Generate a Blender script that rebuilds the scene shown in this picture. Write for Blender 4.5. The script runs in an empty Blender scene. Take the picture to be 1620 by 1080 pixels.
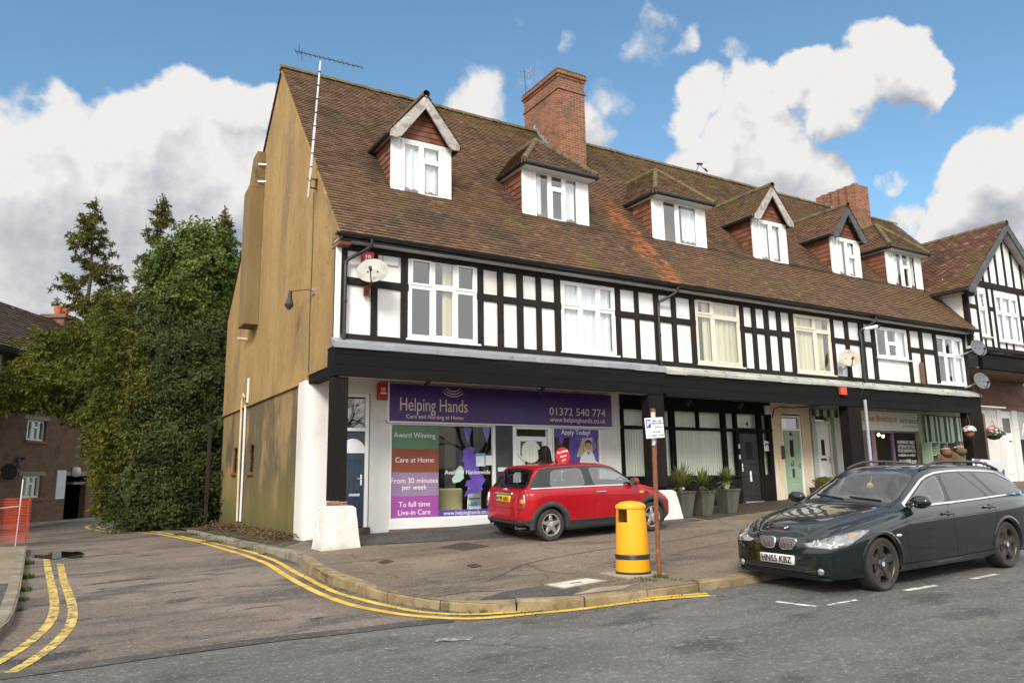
import bpy, bmesh, math, random
from mathutils import Vector, Matrix, noise
from mathutils.bvhtree import BVHTree
from mathutils.geometry import delaunay_2d_cdt
random.seed(7)
SC = bpy.context.scene
COL = SC.collection
PI = math.pi
R = math.radians
EYE = 1.6          # the survey below is relative to the eye point; everything is lifted by this at the end
XG, UY, SY, BY = 4.49, 14.2, 15.75, 13.94      # gable plane, upper front, shop front, canopy beam front
# ---------- survey: bearings measured from one station, turned into metric positions on known planes ----------
F0, CX0, CY0 = 1215.0, 810.0, 540.0
RM = Matrix(((0.85975451, 0.07849933, 0.50463852), (-0.51047553, 0.16187057, 0.84451918), (-0.01539194, -0.98368479, 0.17924094)))
def ray(px, py): return RM @ Vector((px-CX0, py-CY0, F0))
def onY(px, py, Y): r = ray(px, py); return r*(Y/r.y)
def onX(px, py, X): r = ray(px, py); return r*(X/r.x)
def hx(px, py, Y): return onY(px, py, Y).x
def hz(px, py, Y): return onY(px, py, Y).z
def zr(x, y):      # road surface
    g = .025*(y-6.08) if y < 16 else .248+.008*(y-16)
    return -1.395+.028*(x-8.81)+g
def zf(x, y):      # forecourt surface
    def g(t): return .035*(t-12.3) if t < 12.3 else .045*(min(t, 15.75)-12.3)
    k = max(0., min(1., (x-3.9)/1.2))
    return -1.11+.0285*(x-8.05)+g(y)*k+g(min(y, 13.4))*(1-k)
def onG(px, py, fn):
    r = ray(px, py); t = -1.2/r.z
    for _ in range(40):
        p = r*t; t *= .5+.5*(fn(p.x, p.y)/p.z)
    return r*t
# ---------- objects ----------
def tag(o, label=None, cat=None, group=None, kind=None):
    if label: o['label'] = label
    if cat: o['category'] = cat
    if group: o['group'] = group
    if kind: o['kind'] = kind
    return o
def thing(name, label, cat, loc=(0, 0, 0), group=None):
    o = bpy.data.objects.new(name, None); COL.objects.link(o); o.location = loc; o.empty_display_size = .2
    return tag(o, label, cat, group)
def chain(o):
    v = Vector((0, 0, 0))
    while o is not None: v += o.location; o = o.parent
    return v
def frame_of(d):
    d = d.normalized(); a = Vector((0, 0, 1)) if abs(d.z) < .95 else Vector((1, 0, 0))
    u = d.cross(a).normalized(); return u, d.cross(u).normalized()
class MB:
    def __init__(s): s.v = []; s.f = []; s.m = []; s.uv = []; s.has = False
    def face(s, pts, m=0, uv=None):
        n = len(s.v); s.v += [Vector(p) for p in pts]; s.f.append(list(range(n, n+len(pts)))); s.m.append(m); s.uv.append(uv)
        if uv: s.has = True
        return s
    def idx(s, verts, faces, m=0):
        n = len(s.v); s.v += [Vector(p) for p in verts]
        for f in faces: s.f.append([n+i for i in f]); s.m.append(m); s.uv.append(None)
        return s
    def box(s, x0, x1, y0, y1, z0, z1, m=0):
        v = [(x, y, z) for x in (x0, x1) for y in (y0, y1) for z in (z0, z1)]
        return s.idx(v, [(0, 1, 3, 2), (4, 6, 7, 5), (0, 4, 5, 1), (2, 3, 7, 6), (0, 2, 6, 4), (1, 5, 7, 3)], m)
    def hexa(s, lo, hi, m=0):      # two quads
        return s.idx(list(lo)+list(hi), [(3, 2, 1, 0), (4, 5, 6, 7), (0, 1, 5, 4), (1, 2, 6, 5), (2, 3, 7, 6), (3, 0, 4, 7)], m)
    def prism(s, poly, d, m=0):    # closed polygon (3d points) extruded by vector d
        n = len(poly); d = Vector(d); a = [Vector(p) for p in poly]
        return s.idx(a+[p+d for p in a], [list(range(n))[::-1], list(range(n, 2*n))]+[(i, (i+1) % n, n+(i+1) % n, n+i) for i in range(n)], m)
    def bar(s, p, q, w, h, m=0, up=(0, 0, 1)):
        p = Vector(p); q = Vector(q); d = (q-p).normalized(); u = Vector(up); r = d.cross(u)
        if r.length < .01: r = d.cross(Vector((1, 0, 0)))
        r.normalize(); u = r.cross(d).normalized(); r = r*(w/2); u = u*(h/2)
        return s.hexa([p-r-u, p+r-u, p+r+u, p-r+u], [q-r-u, q+r-u, q+r+u, q-r+u], m)
    def tube(s, path, r, n=10, m=0, cap=True):
        path = [Vector(p) for p in path]; rs = r if isinstance(r, (list, tuple)) else [r]*len(path)
        b = len(s.v); u = None
        for i, p in enumerate(path):
            d = (path[min(i+1, len(path)-1)]-path[max(i-1, 0)]).normalized()
            if u is None: u, w = frame_of(d)
            else:
                u = (u-d*u.dot(d)).normalized(); w = d.cross(u)
            for k in range(n):
                a = 2*PI*k/n; s.v.append(p+(u*math.cos(a)+w*math.sin(a))*rs[i])
        for i in range(len(path)-1):
            for k in range(n):
                s.f.append([b+i*n+k, b+i*n+(k+1) % n, b+(i+1)*n+(k+1) % n, b+(i+1)*n+k]); s.m.append(m); s.uv.append(None)
        if cap:
            s.f.append([b+k for k in range(n)][::-1]); s.m.append(m); s.uv.append(None)
            e = b+(len(path)-1)*n; s.f.append([e+k for k in range(n)]); s.m.append(m); s.uv.append(None)
        return s
    def lathe(s, prof, c=(0, 0, 0), ax='z', n=24, m=0, sx=1, sy=1):     # prof: (radius, height)
        c = Vector(c); b = len(s.v)
        for r, h in prof:
            for k in range(n):
                a = 2*PI*k/n; p = (r*math.cos(a)*sx, r*math.sin(a)*sy, h)
                s.v.append(c+Vector({'z': p, 'y': (p[0], p[2], p[1]), 'x': (p[2], p[0], p[1])}[ax]))
        for i in range(len(prof)-1):
            for k in range(n):
                s.f.append([b+i*n+k, b+i*n+(k+1) % n, b+(i+1)*n+(k+1) % n, b+(i+1)*n+k]); s.m.append(m); s.uv.append(None)
        return s
    def disc(s, c, r, ax='y', n=24, m=0):
        c = Vector(c); pts = []
        for k in range(n):
            a = 2*PI*k/n; p = (r*math.cos(a), r*math.sin(a))
            pts.append(c+Vector({'z': (p[0], p[1], 0), 'y': (p[0], 0, p[1]), 'x': (0, p[0], p[1])}[ax]))
        return s.face(pts, m)
    def build(s, name, mats, parent=None, smooth=False, bevel=0, fix=True, seg=1):
        me = bpy.data.meshes.new(name); off = chain(parent) if parent is not None else Vector((0, 0, 0))
        me.from_pydata([v-off for v in s.v], [], s.f)
        if not isinstance(mats, (list, tuple)): mats = [mats]
        for m in mats: me.materials.append(m)
        me.polygons.foreach_set('material_index', s.m)
        if s.has:
            ul = me.uv_layers.new(name='tile')
            dat = []
            for p, uv in zip(me.polygons, s.uv):
                dat += list(uv if uv else (0, 0))*p.loop_total
            ul.data.foreach_set('uv', dat)
        if fix or smooth:
            bm = bmesh.new(); bm.from_mesh(me)
            if smooth: bmesh.ops.remove_doubles(bm, verts=bm.verts, dist=1e-5)
            if fix: bmesh.ops.recalc_face_normals(bm, faces=bm.faces)
            bm.to_mesh(me); bm.free()
        if smooth:
            me.polygons.foreach_set('use_smooth', [True]*len(me.polygons))
            if smooth != 'all': me.set_sharp_from_angle(angle=R(40))
        o = bpy.data.objects.new(name, me); COL.objects.link(o)
        if parent is not None: o.parent = parent
        if bevel:
            b = o.modifiers.new('bevel', 'BEVEL'); b.width = bevel; b.segments = seg; b.limit_method = 'ANGLE'
        return o
def split(o, name=None):
    """every loose piece of a mesh becomes a part of its own"""
    me = o.data; bm = bmesh.new(); bm.from_mesh(me); bm.verts.ensure_lookup_table(); seen = {}; k = 0
    for v in bm.verts:
        if v in seen: continue
        st = [v]; seen[v] = k
        while st:
            for e in st.pop().link_edges:
                for q in e.verts:
                    if q not in seen: seen[q] = k; st.append(q)
        k += 1
    isl = {v.index: i for v, i in seen.items()}; bm.free(); out = []
    for i in range(k):
        m2 = me.copy(); bm = bmesh.new(); bm.from_mesh(m2); bmesh.ops.delete(bm, geom=[v for v in bm.verts if isl[v.index] != i], context='VERTS'); bm.to_mesh(m2); bm.free()
        c = o.copy(); c.data = m2; COL.objects.link(c)
        if name: c.name = name
        out.append(c)
    bpy.data.objects.remove(o); return out
def structure(o): o['kind'] = 'structure'; return o
def text(parent, s, mat, mx, w=None, h=None, ext=.004, align='LEFT', name='lettering', bold=0., fix_ratio=True):
    """lettering fitted into width w and/or body height h, lying in the xy plane of matrix mx"""
    cu = bpy.data.curves.new('t', 'FONT'); cu.body = s; cu.size = 1; cu.extrude = 0; cu.offset = bold; cu.resolution_u = 3
    ob = bpy.data.objects.new('t', cu); COL.objects.link(ob)
    bpy.context.view_layer.update()
    me = bpy.data.meshes.new_from_object(ob.evaluated_get(bpy.context.evaluated_depsgraph_get()))
    bpy.data.objects.remove(ob); bpy.data.curves.remove(cu)
    xs = [v.co.x for v in me.vertices]; ys = [v.co.y for v in me.vertices]
    x0, x1, y0, y1 = min(xs), max(xs), min(ys), max(ys)
    sx = w/(x1-x0) if w else h/(y1-y0); sy = h/(y1-y0) if h else sx
    ax = {'LEFT': 0, 'CENTER': .5, 'RIGHT': 1}[align]
    off = chain(parent)
    b = MB()
    fs = [list(p.vertices) for p in me.polygons]
    vs = [mx @ Vector(((v.co.x-x0)*sx-ax*(x1-x0)*sx, (v.co.y-y0)*sy, 0)) for v in me.vertices]
    nrm = (mx.to_3x3() @ Vector((0, 0, 1))).normalized()
    n = len(vs)
    b.idx([v+nrm*ext for v in vs], fs)
    ed = {}
    for f in fs:
        for i in range(len(f)):
            e = (f[i], f[(i+1) % len(f)]); ed[e] = 1
    b.idx([v+nrm*ext for v in vs]+vs, [(e[1], e[0], n+e[0], n+e[1]) for e in ed if (e[1], e[0]) not in ed])
    bpy.data.meshes.remove(me)
    return b.build(name, mat, parent, fix=False)
def face_y(p): return Matrix.Translation(Vector(p)) @ Matrix.Rotation(R(90), 4, 'X')      # text plane facing -Y
# ---------- materials ----------
class G:
    def __init__(s, name):
        s.mat = bpy.data.materials.new(name); s.mat.use_nodes = True; s.t = s.mat.node_tree; s.nn = s.t.nodes; s.b = s.nn['Principled BSDF']; s.out = s.nn['Material Output']
        s.co = None
    def n(s, ty, **k):
        x = s.nn.new('ShaderNode'+ty)
        for a, b in k.items():
            if a.startswith('i_'): s.set(x.inputs[a[2:].replace('_', ' ')], b)
            elif a.startswith('n') and a[1:].isdigit(): s.set(x.inputs[int(a[1:])], b)
            else: setattr(x, a, b)
        return x
    def set(s, inp, v):
        if isinstance(v, bpy.types.NodeSocket): s.t.links.new(v, inp)
        elif isinstance(v, bpy.types.Node): s.t.links.new(v.outputs[0], inp)
        else:
            if isinstance(v, tuple) and len(v) == 3 and inp.type == 'RGBA': v = (*v, 1)
            inp.default_value = v
    def obj(s):
        if s.co is None: s.co = s.n('TexCoord').outputs['Object']
        return s.co
    def noise(s, scale, stretch=(1, 1, 1), detail=4, rough=.6, off=(0, 0, 0), dist=0):
        m = s.n('Mapping', i_Vector=s.obj(), i_Scale=tuple(stretch), i_Location=tuple(off))
        return s.n('TexNoise', i_Vector=m.outputs[0], i_Scale=scale, i_Detail=detail, i_Roughness=rough, i_Distortion=dist).outputs[0]
    def ramp(s, fac, lo, hi):
        return s.n('MapRange', interpolation_type='SMOOTHSTEP', i_Value=fac, n1=lo, n2=hi).outputs[0]
    def mix(s, a, b, fac, mode='MIX'):
        x = s.n('Mix', data_type='RGBA', blend_type=mode); s.set(x.inputs[0], fac); s.set(x.inputs[6], a); s.set(x.inputs[7], b); return x.outputs[2]
    def math(s, op, a, b=0., c=0.):
        x = s.n('Math', operation=op); s.set(x.inputs[0], a); s.set(x.inputs[1], b); s.set(x.inputs[2], c); return x.outputs[0]
    def bump(s, h, strength=.3, dist=.01):
        prev = s.b.inputs['Normal'].links[0].from_socket if s.b.inputs['Normal'].links else None
        x = s.n('Bump', i_Height=h, i_Strength=strength, i_Distance=dist)
        if prev: s.t.links.new(prev, x.inputs['Normal'])
        s.set(s.b.inputs['Normal'], x.outputs[0])
def pmat(name, base, rough=.75, layers=(), bumps=(), metal=0., coat=0., spec=.5, tile=None, alpha=None, finish=None):
    """principled material: base colour, then layers (colour, scale, stretch, lo, hi) mixed in by noise"""
    g = G(name); c = base
    if tile:       # per tile tone from the tile uv
        wn = g.n('TexWhiteNoise', noise_dimensions='2D', i_Vector=g.n('UVMap', uv_map='tile').outputs[0])
        cr = g.n('ValToRGB'); g.set(cr.inputs[0], wn.outputs[0])
        e = cr.color_ramp.elements
        for i, (p, col) in enumerate(tile):
            el = e[i] if i < 2 else e.new(p)
            el.position = p; el.color = (*col, 1)
        c = cr.outputs[0]
    for i, (col, sc, st, lo, hi) in enumerate(layers):
        c = g.mix(c, col, g.ramp(g.noise(sc, st, off=(i*7.3, i*3.1, i*1.7)), lo, hi))
    if finish: c = finish(g, c)
    g.set(g.b.inputs['Base Color'], c)
    g.b.inputs['Roughness'].default_value = rough; g.b.inputs['Metallic'].default_value = metal
    g.b.inputs['Coat Weight'].default_value = coat; g.b.inputs['Coat Roughness'].default_value = .03
    g.b.inputs['Specular IOR Level'].default_value = spec
    for sc, stn, st in bumps: g.bump(g.noise(sc, st, detail=6), stn, .02)
    return g.mat
def zwash(col, z0, z1, amp=.8, sc=1.6):       # a stain that climbs from z0 to z1 with a ragged edge (metres above the thing's base)
    def f(g, c):
        z = g.n('SeparateXYZ', i_Vector=g.obj()).outputs[2]
        z = g.math('ADD', z, g.math('MULTIPLY', g.math('SUBTRACT', g.noise(sc, (1, 1, .5)), .5), amp*2))
        return g.mix(c, col, g.ramp(z, z1, z0))
    return f
def glassmat(name, tint=(.92, .96, .95), rough=.0, refl=.9, extra=.06):
    g = G(name); g.nn.remove(g.b)
    tr = g.n('BsdfTransparent', i_Color=(*tint, 1)); gl = g.n('BsdfGlossy', i_Color=(refl, refl, refl, 1), i_Roughness=rough)
    fr = g.n('Math', operation='POWER', n1=4.5); g.set(fr.inputs[0], g.n('LayerWeight').outputs['Facing'])
    bp = g.n('Bump', i_Height=g.noise(1.3, detail=1), i_Strength=.06, i_Distance=.02); g.set(gl.inputs['Normal'], bp.outputs[0])
    k = g.math('MULTIPLY_ADD', fr.outputs[0], .85, extra)
    mx = g.n('MixShader'); g.set(mx.inputs[0], k); g.set(mx.inputs[1], tr.outputs[0]); g.set(mx.inputs[2], gl.outputs[0])
    g.set(g.out.inputs[0], mx.outputs[0]); return g.mat
def brickmat(name, c1, c2, mortar, scale=1., stain=None, rough=.85, finish=None):
    g = G(name)
    s = g.n('SeparateXYZ', i_Vector=g.obj()); u = g.math('ADD', s.outputs[0], s.outputs[1])
    cb = g.n('CombineXYZ'); g.set(cb.inputs[0], u); g.set(cb.inputs[1], s.outputs[2])
    br = g.n('TexBrick', i_Vector=cb.outputs[0], i_Color1=(*c1, 1), i_Color2=(*c2, 1), i_Mortar=(*mortar, 1), i_Scale=scale)
    br.inputs['Brick Width'].default_value = .225; br.inputs['Row Height'].default_value = .075; br.inputs['Mortar Size'].default_value = .009; br.inputs['Bias'].default_value = -.1
    c = g.mix(br.outputs[0], (c1[0]*.35, c1[1]*.4, c1[2]*.5), g.ramp(g.noise(3.2, detail=6), .5, .78))
    if stain: c = g.mix(c, stain, g.ramp(g.noise(1.3, detail=5, off=(3, 3, 3)), .5, .75))
    if finish: c = finish(g, c)
    g.set(g.b.inputs['Base Color'], c); g.b.inputs['Roughness'].default_value = rough
    g.bump(g.math('SUBTRACT', 1., br.outputs[1]), .6, .01); g.bump(g.noise(60), .25, .01)
    return g.mat
M = {}
M['tile'] = None
def tile_finish(orange=None):
    def f(g, c):
        c = g.mix(c, (.045, .033, .024), g.math('MULTIPLY', g.ramp(g.noise(.55, (1, 1, .7), detail=6), .48, .76), .8))
        c = g.mix(c, (.12, .095, .02), g.math('MULTIPLY', g.ramp(g.noise(.8, (1, .6, .6), detail=7, off=(9, 2, 4)), .52, .70), .7))
        zz_ = g.n('SeparateXYZ', i_Vector=g.obj()).outputs[2]
        c = g.mix(c, (.16, .125, .018), g.math('MULTIPLY', g.ramp(g.math('ADD', zz_, g.math('MULTIPLY', g.noise(1.5, detail=6), 2.2)), 12.4, 13.5), .5))
        c = g.mix(c, (.10, .11, .02), g.math('MULTIPLY', g.ramp(g.noise(2.2, detail=6, off=(1, 7, 2)), .62, .8), .4))
        if orange:
            s = g.n('SeparateXYZ', i_Vector=g.obj())
            x = g.math('ADD', s.outputs[0], g.math('MULTIPLY', g.math('SUBTRACT', g.noise(1.6, detail=5), .5), .9))
            d = g.math('ABSOLUTE', g.math('SUBTRACT', x, orange[0]))
            k = g.math('MULTIPLY', g.ramp(d, orange[1], orange[1]*.5), g.ramp(s.outputs[2], orange[3], orange[2]))
            wn = g.n('TexWhiteNoise', noise_dimensions='2D', i_Vector=g.n('UVMap', uv_map='tile').outputs[0])
            k = g.math('MULTIPLY', k, g.ramp(wn.outputs[0], .35, .5))
            c = g.mix(c, (.40, .135, .05), g.math('MULTIPLY', k, .8))
        return c
    return f
TT = [(0., (.082, .047, .027)), (.3, (.122, .067, .035)), (.65, (.145, .080, .042)), (.95, (.170, .092, .049)), (1., (.25, .15, .09))]
M['roof'] = pmat('roof_tile', (.1, .06, .04), .85, tile=TT, finish=tile_finish((8.45, .46, 8.4, 9.6)), bumps=[(40, .25, (1, 1, 1))])
TR = [(0., (.06, .028, .018)), (.4, (.12, .052, .030)), (.75, (.16, .07, .042)), (.94, (.20, .10, .06)), (1., (.36, .23, .16))]
M['roof_red'] = pmat('red_roof_tile', (.13, .06, .04), .85, tile=TR, finish=tile_finish(), bumps=[(40, .25, (1, 1, 1))])
M['ridge'] = pmat('ridge_tile', (.11, .08, .05), .9, [((.15, .12, .04), 2.5, (1, 1, 1), .4, .6), ((.05, .04, .03), 6, (1, 1, 1), .5, .7)], [(30, .5, (1, 1, 1))])
HT = [(0., (.10, .035, .020)), (.4, (.17, .062, .034)), (.8, (.22, .085, .045)), (.95, (.26, .11, .06)), (1., (.09, .05, .035))]
M['hang'] = pmat('hung_tile', (.2, .08, .04), .8, [], [(40, .2, (1, 1, 1))], tile=HT)
def cracks(g, c, sc=.5, w=.012, col=(.025, .022, .020), amt=.6, st=(1, 1, .01)):
    v = g.n('TexVoronoi', feature='DISTANCE_TO_EDGE', i_Scale=sc)
    m = g.n('Mapping', i_Vector=g.obj(), i_Scale=st)
    nz = g.n('TexNoise', i_Vector=m.outputs[0], i_Scale=2.2, i_Detail=6.)
    ad = g.n('VectorMath', operation='MULTIPLY_ADD'); g.set(ad.inputs[0], nz.outputs[1]); ad.inputs[1].default_value = (.7, .7, 0 if st[2] < .1 else .7); g.set(ad.inputs[2], m.outputs[0]); g.set(v.inputs['Vector'], ad.outputs[0])
    k = g.math('MULTIPLY', g.ramp(v.outputs[0], w, w*.3), g.ramp(g.noise(.35, off=(5, 5, 0)), .47, .56) if st[2] < .1 else g.ramp(g.noise(.5, off=(5, 5, 0)), .50, .58))
    return g.mix(c, col, g.math('MULTIPLY', k, amt))
def ochre_fin(g, c):
    c = cracks(g, c, .45, .010, (.10, .07, .035), .55, (.01, 1, .6))
    c = g.mix(c, (.19, .13, .06), g.math('MULTIPLY', g.ramp(g.noise(38, (1, 1, .55), detail=4), .55, .75), .55))
    c = zwash((.155, .135, .035), .1, 1.9, 1.0)(g, c)
    c = zwash((.085, .082, .024), -.3, .75, .6, 2.3)(g, c)
    return c
M['ochre'] = pmat('ochre_render', (.33, .208, .074), .95, [((.385, .25, .092), .9, (1, 1, .6), .42, .60), ((.24, .16, .075), .8, (1, 1, .35), .50, .66), ((.27, .18, .08), 4.0, (1, 1, .3), .50, .72), ((.42, .30, .14), 12, (1, 1, .7), .55, .75), ((.21, .145, .07), 9, (1, 1, .5), .58, .74), ((.40, .27, .11), 6, (1, 1, .4), .64, .8), ((.56, .43, .24), 2.2, (1, 1.6, .5), .70, .76)], [(70, .5, (1, 1, 1)), (9, .15, (1, 1, .4))], finish=ochre_fin)
M['ochre_low'] = pmat('ochre_render_low', (.25, .17, .07), .95, [((.31, .215, .095), 1.2, (1, 1, .45), .45, .62), ((.115, .088, .045), 1.0, (1, 1, .5), .42, .56), ((.36, .25, .11), 4, (1, 1, .3), .6, .75)], [(70, .5, (1, 1, 1))], finish=ochre_fin)
M['breast'] = pmat('breast_render', (.19, .13, .055), .95, [((.24, .165, .07), 1.4, (1, 1, .2), .45, .65), ((.09, .06, .03), 2.2, (1, 1, .3), .55, .72)], [(70, .5, (1, 1, 1))])
M['white'] = pmat('white_render', (.80, .80, .785), .85, [((.70, .69, .65), 1.3, (1, 1, .4), .52, .8), ((.62, .58, .50), 5, (1, 1, .15), .66, .82)], [(120, .25, (1, 1, 1)), (7, .06, (1, 1, 1))])
M['panel'] = pmat('white_panel', (.84, .84, .83), .8, [((.77, .765, .74), 2.0, (1, 1, .3), .5, .8), ((.64, .60, .52), 9, (1, 1, .10), .62, .80), ((.72, .70, .66), 1.2, (1, 1, 1), .5, .7)], [(60, .12, (1, 1, 1))])
M['masonry'] = pmat('white_masonry', (.68, .675, .65), .85, [((.58, .55, .48), 1.5, (1, 1, .5), .52, .75), ((.52, .50, .44), 5, (1, 1, .3), .68, .8)], [(45, .3, (1, 1, 1))], finish=zwash((.46, .44, .36), -.1, .16, .2, 4))
M['cream'] = pmat('cream_wall', (.62, .52, .33), .85, [((.66, .60, .48), 1.6, (1, 1, .5), .45, .62), ((.50, .36, .18), 2.4, (1, 1, .4), .58, .76)], [(50, .3, (1, 1, 1))])
M['timber'] = pmat('black_timber', (.017, .0145, .014), .75, [((.030, .024, .022), 3, (1, 1, 1), .45, .75)], [(14, .3, (1, 1, 6)), (50, .1, (1, 1, 1))], spec=.2)
def scuff(g, c): return g.mix(c, (.13, .10, .085), g.math('MULTIPLY', g.ramp(g.noise(7, (1, 1, .12), detail=8), .66, .80), .35))
M['beam'] = pmat('black_beam', (.0075, .007, .0075), .8, [((.013, .012, .0125), 1.4, (.3, 1, 2), .45, .75)], [(12, .3, (.4, 1, 8)), (60, .1, (1, 1, 1))], finish=None, spec=.15)
M['post'] = pmat('black_post', (.011, .009, .0085), .8, [((.020, .016, .0145), 2.5, (1, 1, .3), .45, .75)], [(14, .3, (5, 5, .5))], finish=scuff, spec=.15)
M['lead'] = pmat('lead_sheet', (.30, .32, .35), .55, [((.42, .44, .46), 2.0, (.6, 1, 1), .45, .68), ((.17, .18, .2), 5, (1, 1, 1), .55, .75)], [(8, .3, (1, 1, 1))], metal=.25)
M['lead_moss'] = pmat('mossy_lead', (.36, .38, .36), .7, [((.50, .50, .42), 2.5, (.6, 1, 1), .45, .65), ((.34, .36, .12), 1.8, (1, 1, 1), .58, .72), ((.17, .18, .2), 6, (1, 1, 1), .6, .75)], [(10, .4, (1, 1, 1))])
M['upvc'] = pmat('white_plastic', (.80, .81, .81), .35, [((.74, .74, .72), 2, (1, 1, .4), .55, .8)])
M['paintcream'] = pmat('cream_window_paint', (.72, .66, .55), .5, [((.60, .52, .40), 3, (1, 1, .3), .55, .75)])
M['glass'] = glassmat('window_glass', (.90, .95, .96), extra=.20)
M['shopglass'] = glassmat('shop_glass', (.93, .95, .95), extra=.03)
M['carglass'] = glassmat('car_glass', (.72, .82, .80), extra=.20)
M['privacy'] = glassmat('tinted_car_glass', (.16, .19, .19), extra=.16)
M['curtain'] = pmat('net_curtain', (.88, .89, .89), .9, [((.76, .79, .80), 9, (1, 1, .03), .45, .65)])
M['curtain_y'] = pmat('cream_curtain', (.70, .62, .40), .9, [((.54, .47, .28), 9, (1, 1, .03), .45, .65)])
M['blind'] = pmat('pale_blind', (.80, .83, .72), .9, [((.72, .76, .64), 12, (1, 1, .02), .45, .6)])
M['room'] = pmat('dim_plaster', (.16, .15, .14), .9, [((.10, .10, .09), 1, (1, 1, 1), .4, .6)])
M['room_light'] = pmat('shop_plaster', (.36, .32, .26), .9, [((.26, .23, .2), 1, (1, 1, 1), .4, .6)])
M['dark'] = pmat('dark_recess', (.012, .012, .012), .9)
M['black'] = pmat('black_plastic', (.014, .014, .015), .45, [((.03, .03, .03), 6, (1, 1, 1), .5, .8)])
M['gutter'] = pmat('black_gutter', (.012, .012, .014), .4, [((.03, .03, .03), 3, (.3, 1, 1), .5, .8)])
M['soffit'] = pmat('grey_soffit', (.58, .56, .54), .7, [((.32, .30, .28), 2, (.3, 1, 1), .5, .75)])
M['soffit_w'] = pmat('white_soffit', (.62, .58, .54), .7, [((.5, .46, .42), 2, (.3, 1, 1), .5, .75)])
M['barge_grey'] = pmat('weathered_oak', (.40, .37, .34), .8, [((.25, .22, .19), 6, (1, 1, 1), .45, .65), ((.58, .56, .53), 3, (1, 1, 1), .55, .7)], [(25, .5, (1, 4, 1))])
M['barge_dark'] = pmat('slate_painted_board', (.055, .06, .07), .6, [((.10, .10, .11), 4, (1, 1, 1), .5, .7)])
M['brick'] = brickmat('chimney_brick', (.29, .085, .036), (.12, .045, .026), (.30, .23, .16), stain=(.12, .085, .04))
M['brick_house'] = brickmat('house_brick', (.22, .095, .055), (.14, .07, .045), (.18, .145, .10), stain=(.12, .10, .05))
M['brick_porch'] = brickmat('porch_brick', (.20, .085, .05), (.13, .06, .04), (.16, .13, .11))
M['capmoss'] = pmat('mossy_cap', (.16, .14, .05), .95, [((.10, .07, .05), 4, (1, 1, 1), .45, .65), ((.28, .26, .16), 7, (1, 1, 1), .6, .75)], [(25, .6, (1, 1, 1))])
M['door_blue'] = pmat('blue_door', (.010, .027, .055), .4, [((.017, .042, .08), 9, (4, 1, .35), .5, .65)], [(10, .2, (4, 1, .4))], coat=.2)
M['door_black'] = pmat('black_door', (.016, .013, .013), .45, [((.03, .025, .024), 4, (3, 1, .3), .5, .7)], [(12, .2, (4, 1, .4))])
M['door_green'] = pmat('sage_door', (.30, .42, .29), .5, [((.26, .37, .25), 3, (1, 1, .4), .45, .65)])
M['door_white'] = pmat('white_door', (.74, .74, .71), .45, [((.66, .65, .6), 3, (1, 1, .4), .5, .7)])
M['chrome'] = pmat('chrome', (.75, .75, .76), .12, metal=1.)
M['alu'] = pmat('aluminium', (.62, .63, .65), .35, [((.45, .46, .48), 6, (1, 1, 1), .5, .7)], metal=.9)
M['brass'] = pmat('brass', (.6, .45, .25), .3, metal=.9)
M['rust'] = pmat('rusty_steel', (.20, .072, .030), .85, [((.11, .04, .02), 8, (1, 1, .6), .48, .66), ((.28, .12, .05), 14, (1, 1, .8), .58, .72)], [(40, .4, (1, 1, 1))])
M['steel'] = pmat('grey_paint', (.36, .38, .40), .5, [((.28, .29, .3), 5, (1, 1, .3), .5, .7)])
M['slate'] = pmat('dark_slate_cladding', (.045, .045, .05), .7, [((.065, .065, .075), 3, (1, 1, 1), .45, .7)])
M['greypil'] = pmat('grey_green_paint', (.38, .42, .38), .6, [((.30, .34, .30), 3, (1, 1, .4), .5, .7)])
M['sagepil'] = pmat('sage_paint', (.36, .43, .26), .6, [((.28, .34, .20), 3, (1, 1, .4), .5, .7)])
M['red_alarm'] = pmat('red_plastic', (.42, .012, .014), .4, [((.32, .01, .012), 8, (1, 1, 1), .5, .7)])
M['orange_red'] = pmat('orange_red_plastic', (.62, .06, .025), .45, [((.5, .05, .02), 8, (1, 1, 1), .5, .7)])
M['dish_grey'] = pmat('dish_grey_enamel', (.42, .42, .38), .5, [((.33, .33, .29), 5, (1, 1, 1), .45, .65)])
M['dish_rust'] = pmat('rust_streaked_enamel', (.50, .45, .38), .6, [((.36, .22, .11), 3.0, (1, 1, .5), .48, .72)])
M['dish_dark'] = pmat('dish_dark_mesh', (.10, .11, .125), .5, [((.15, .16, .175), 20, (1, 1, 1), .45, .6)])
M['purple'] = pmat('purple_sign', (.055, .016, .16), .35, [((.045, .013, .135), .8, (1, 1, 1), .4, .6)], spec=.4)
M['pale_letter'] = pmat('pale_lettering', (.74, .63, .57), .6)
M['white_letter'] = pmat('white_lettering', (.85, .85, .85), .6)
M['black_letter'] = pmat('black_lettering', (.02, .02, .02), .6)
M['v_green'] = pmat('green_vinyl', (.085, .20, .105), .5, [((.10, .22, .12), 1.5, (1, 1, 1), .4, .6)])
M['v_brown'] = pmat('brown_vinyl', (.27, .062, .028), .5, [((.24, .055, .025), 1.5, (1, 1, 1), .4, .6)])
M['v_lilac'] = pmat('lilac_vinyl', (.27, .18, .32), .5, [((.30, .21, .34), 1.5, (1, 1, 1), .4, .6)])
M['v_magenta'] = pmat('magenta_vinyl', (.36, .075, .36), .5, [((.33, .07, .34), 1.5, (1, 1, 1), .4, .6)])
M['v_blue'] = pmat('blue_vinyl', (.085, .06, .33), .5, [((.075, .05, .30), 1.5, (1, 1, 1), .4, .6)])
M['v_violet'] = pmat('violet_vinyl', (.115, .06, .38), .5, [((.15, .08, .46), 3, (1, 1, 1), .42, .6)])
M['v_mint'] = pmat('mint_vinyl', (.45, .66, .58), .5)
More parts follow.
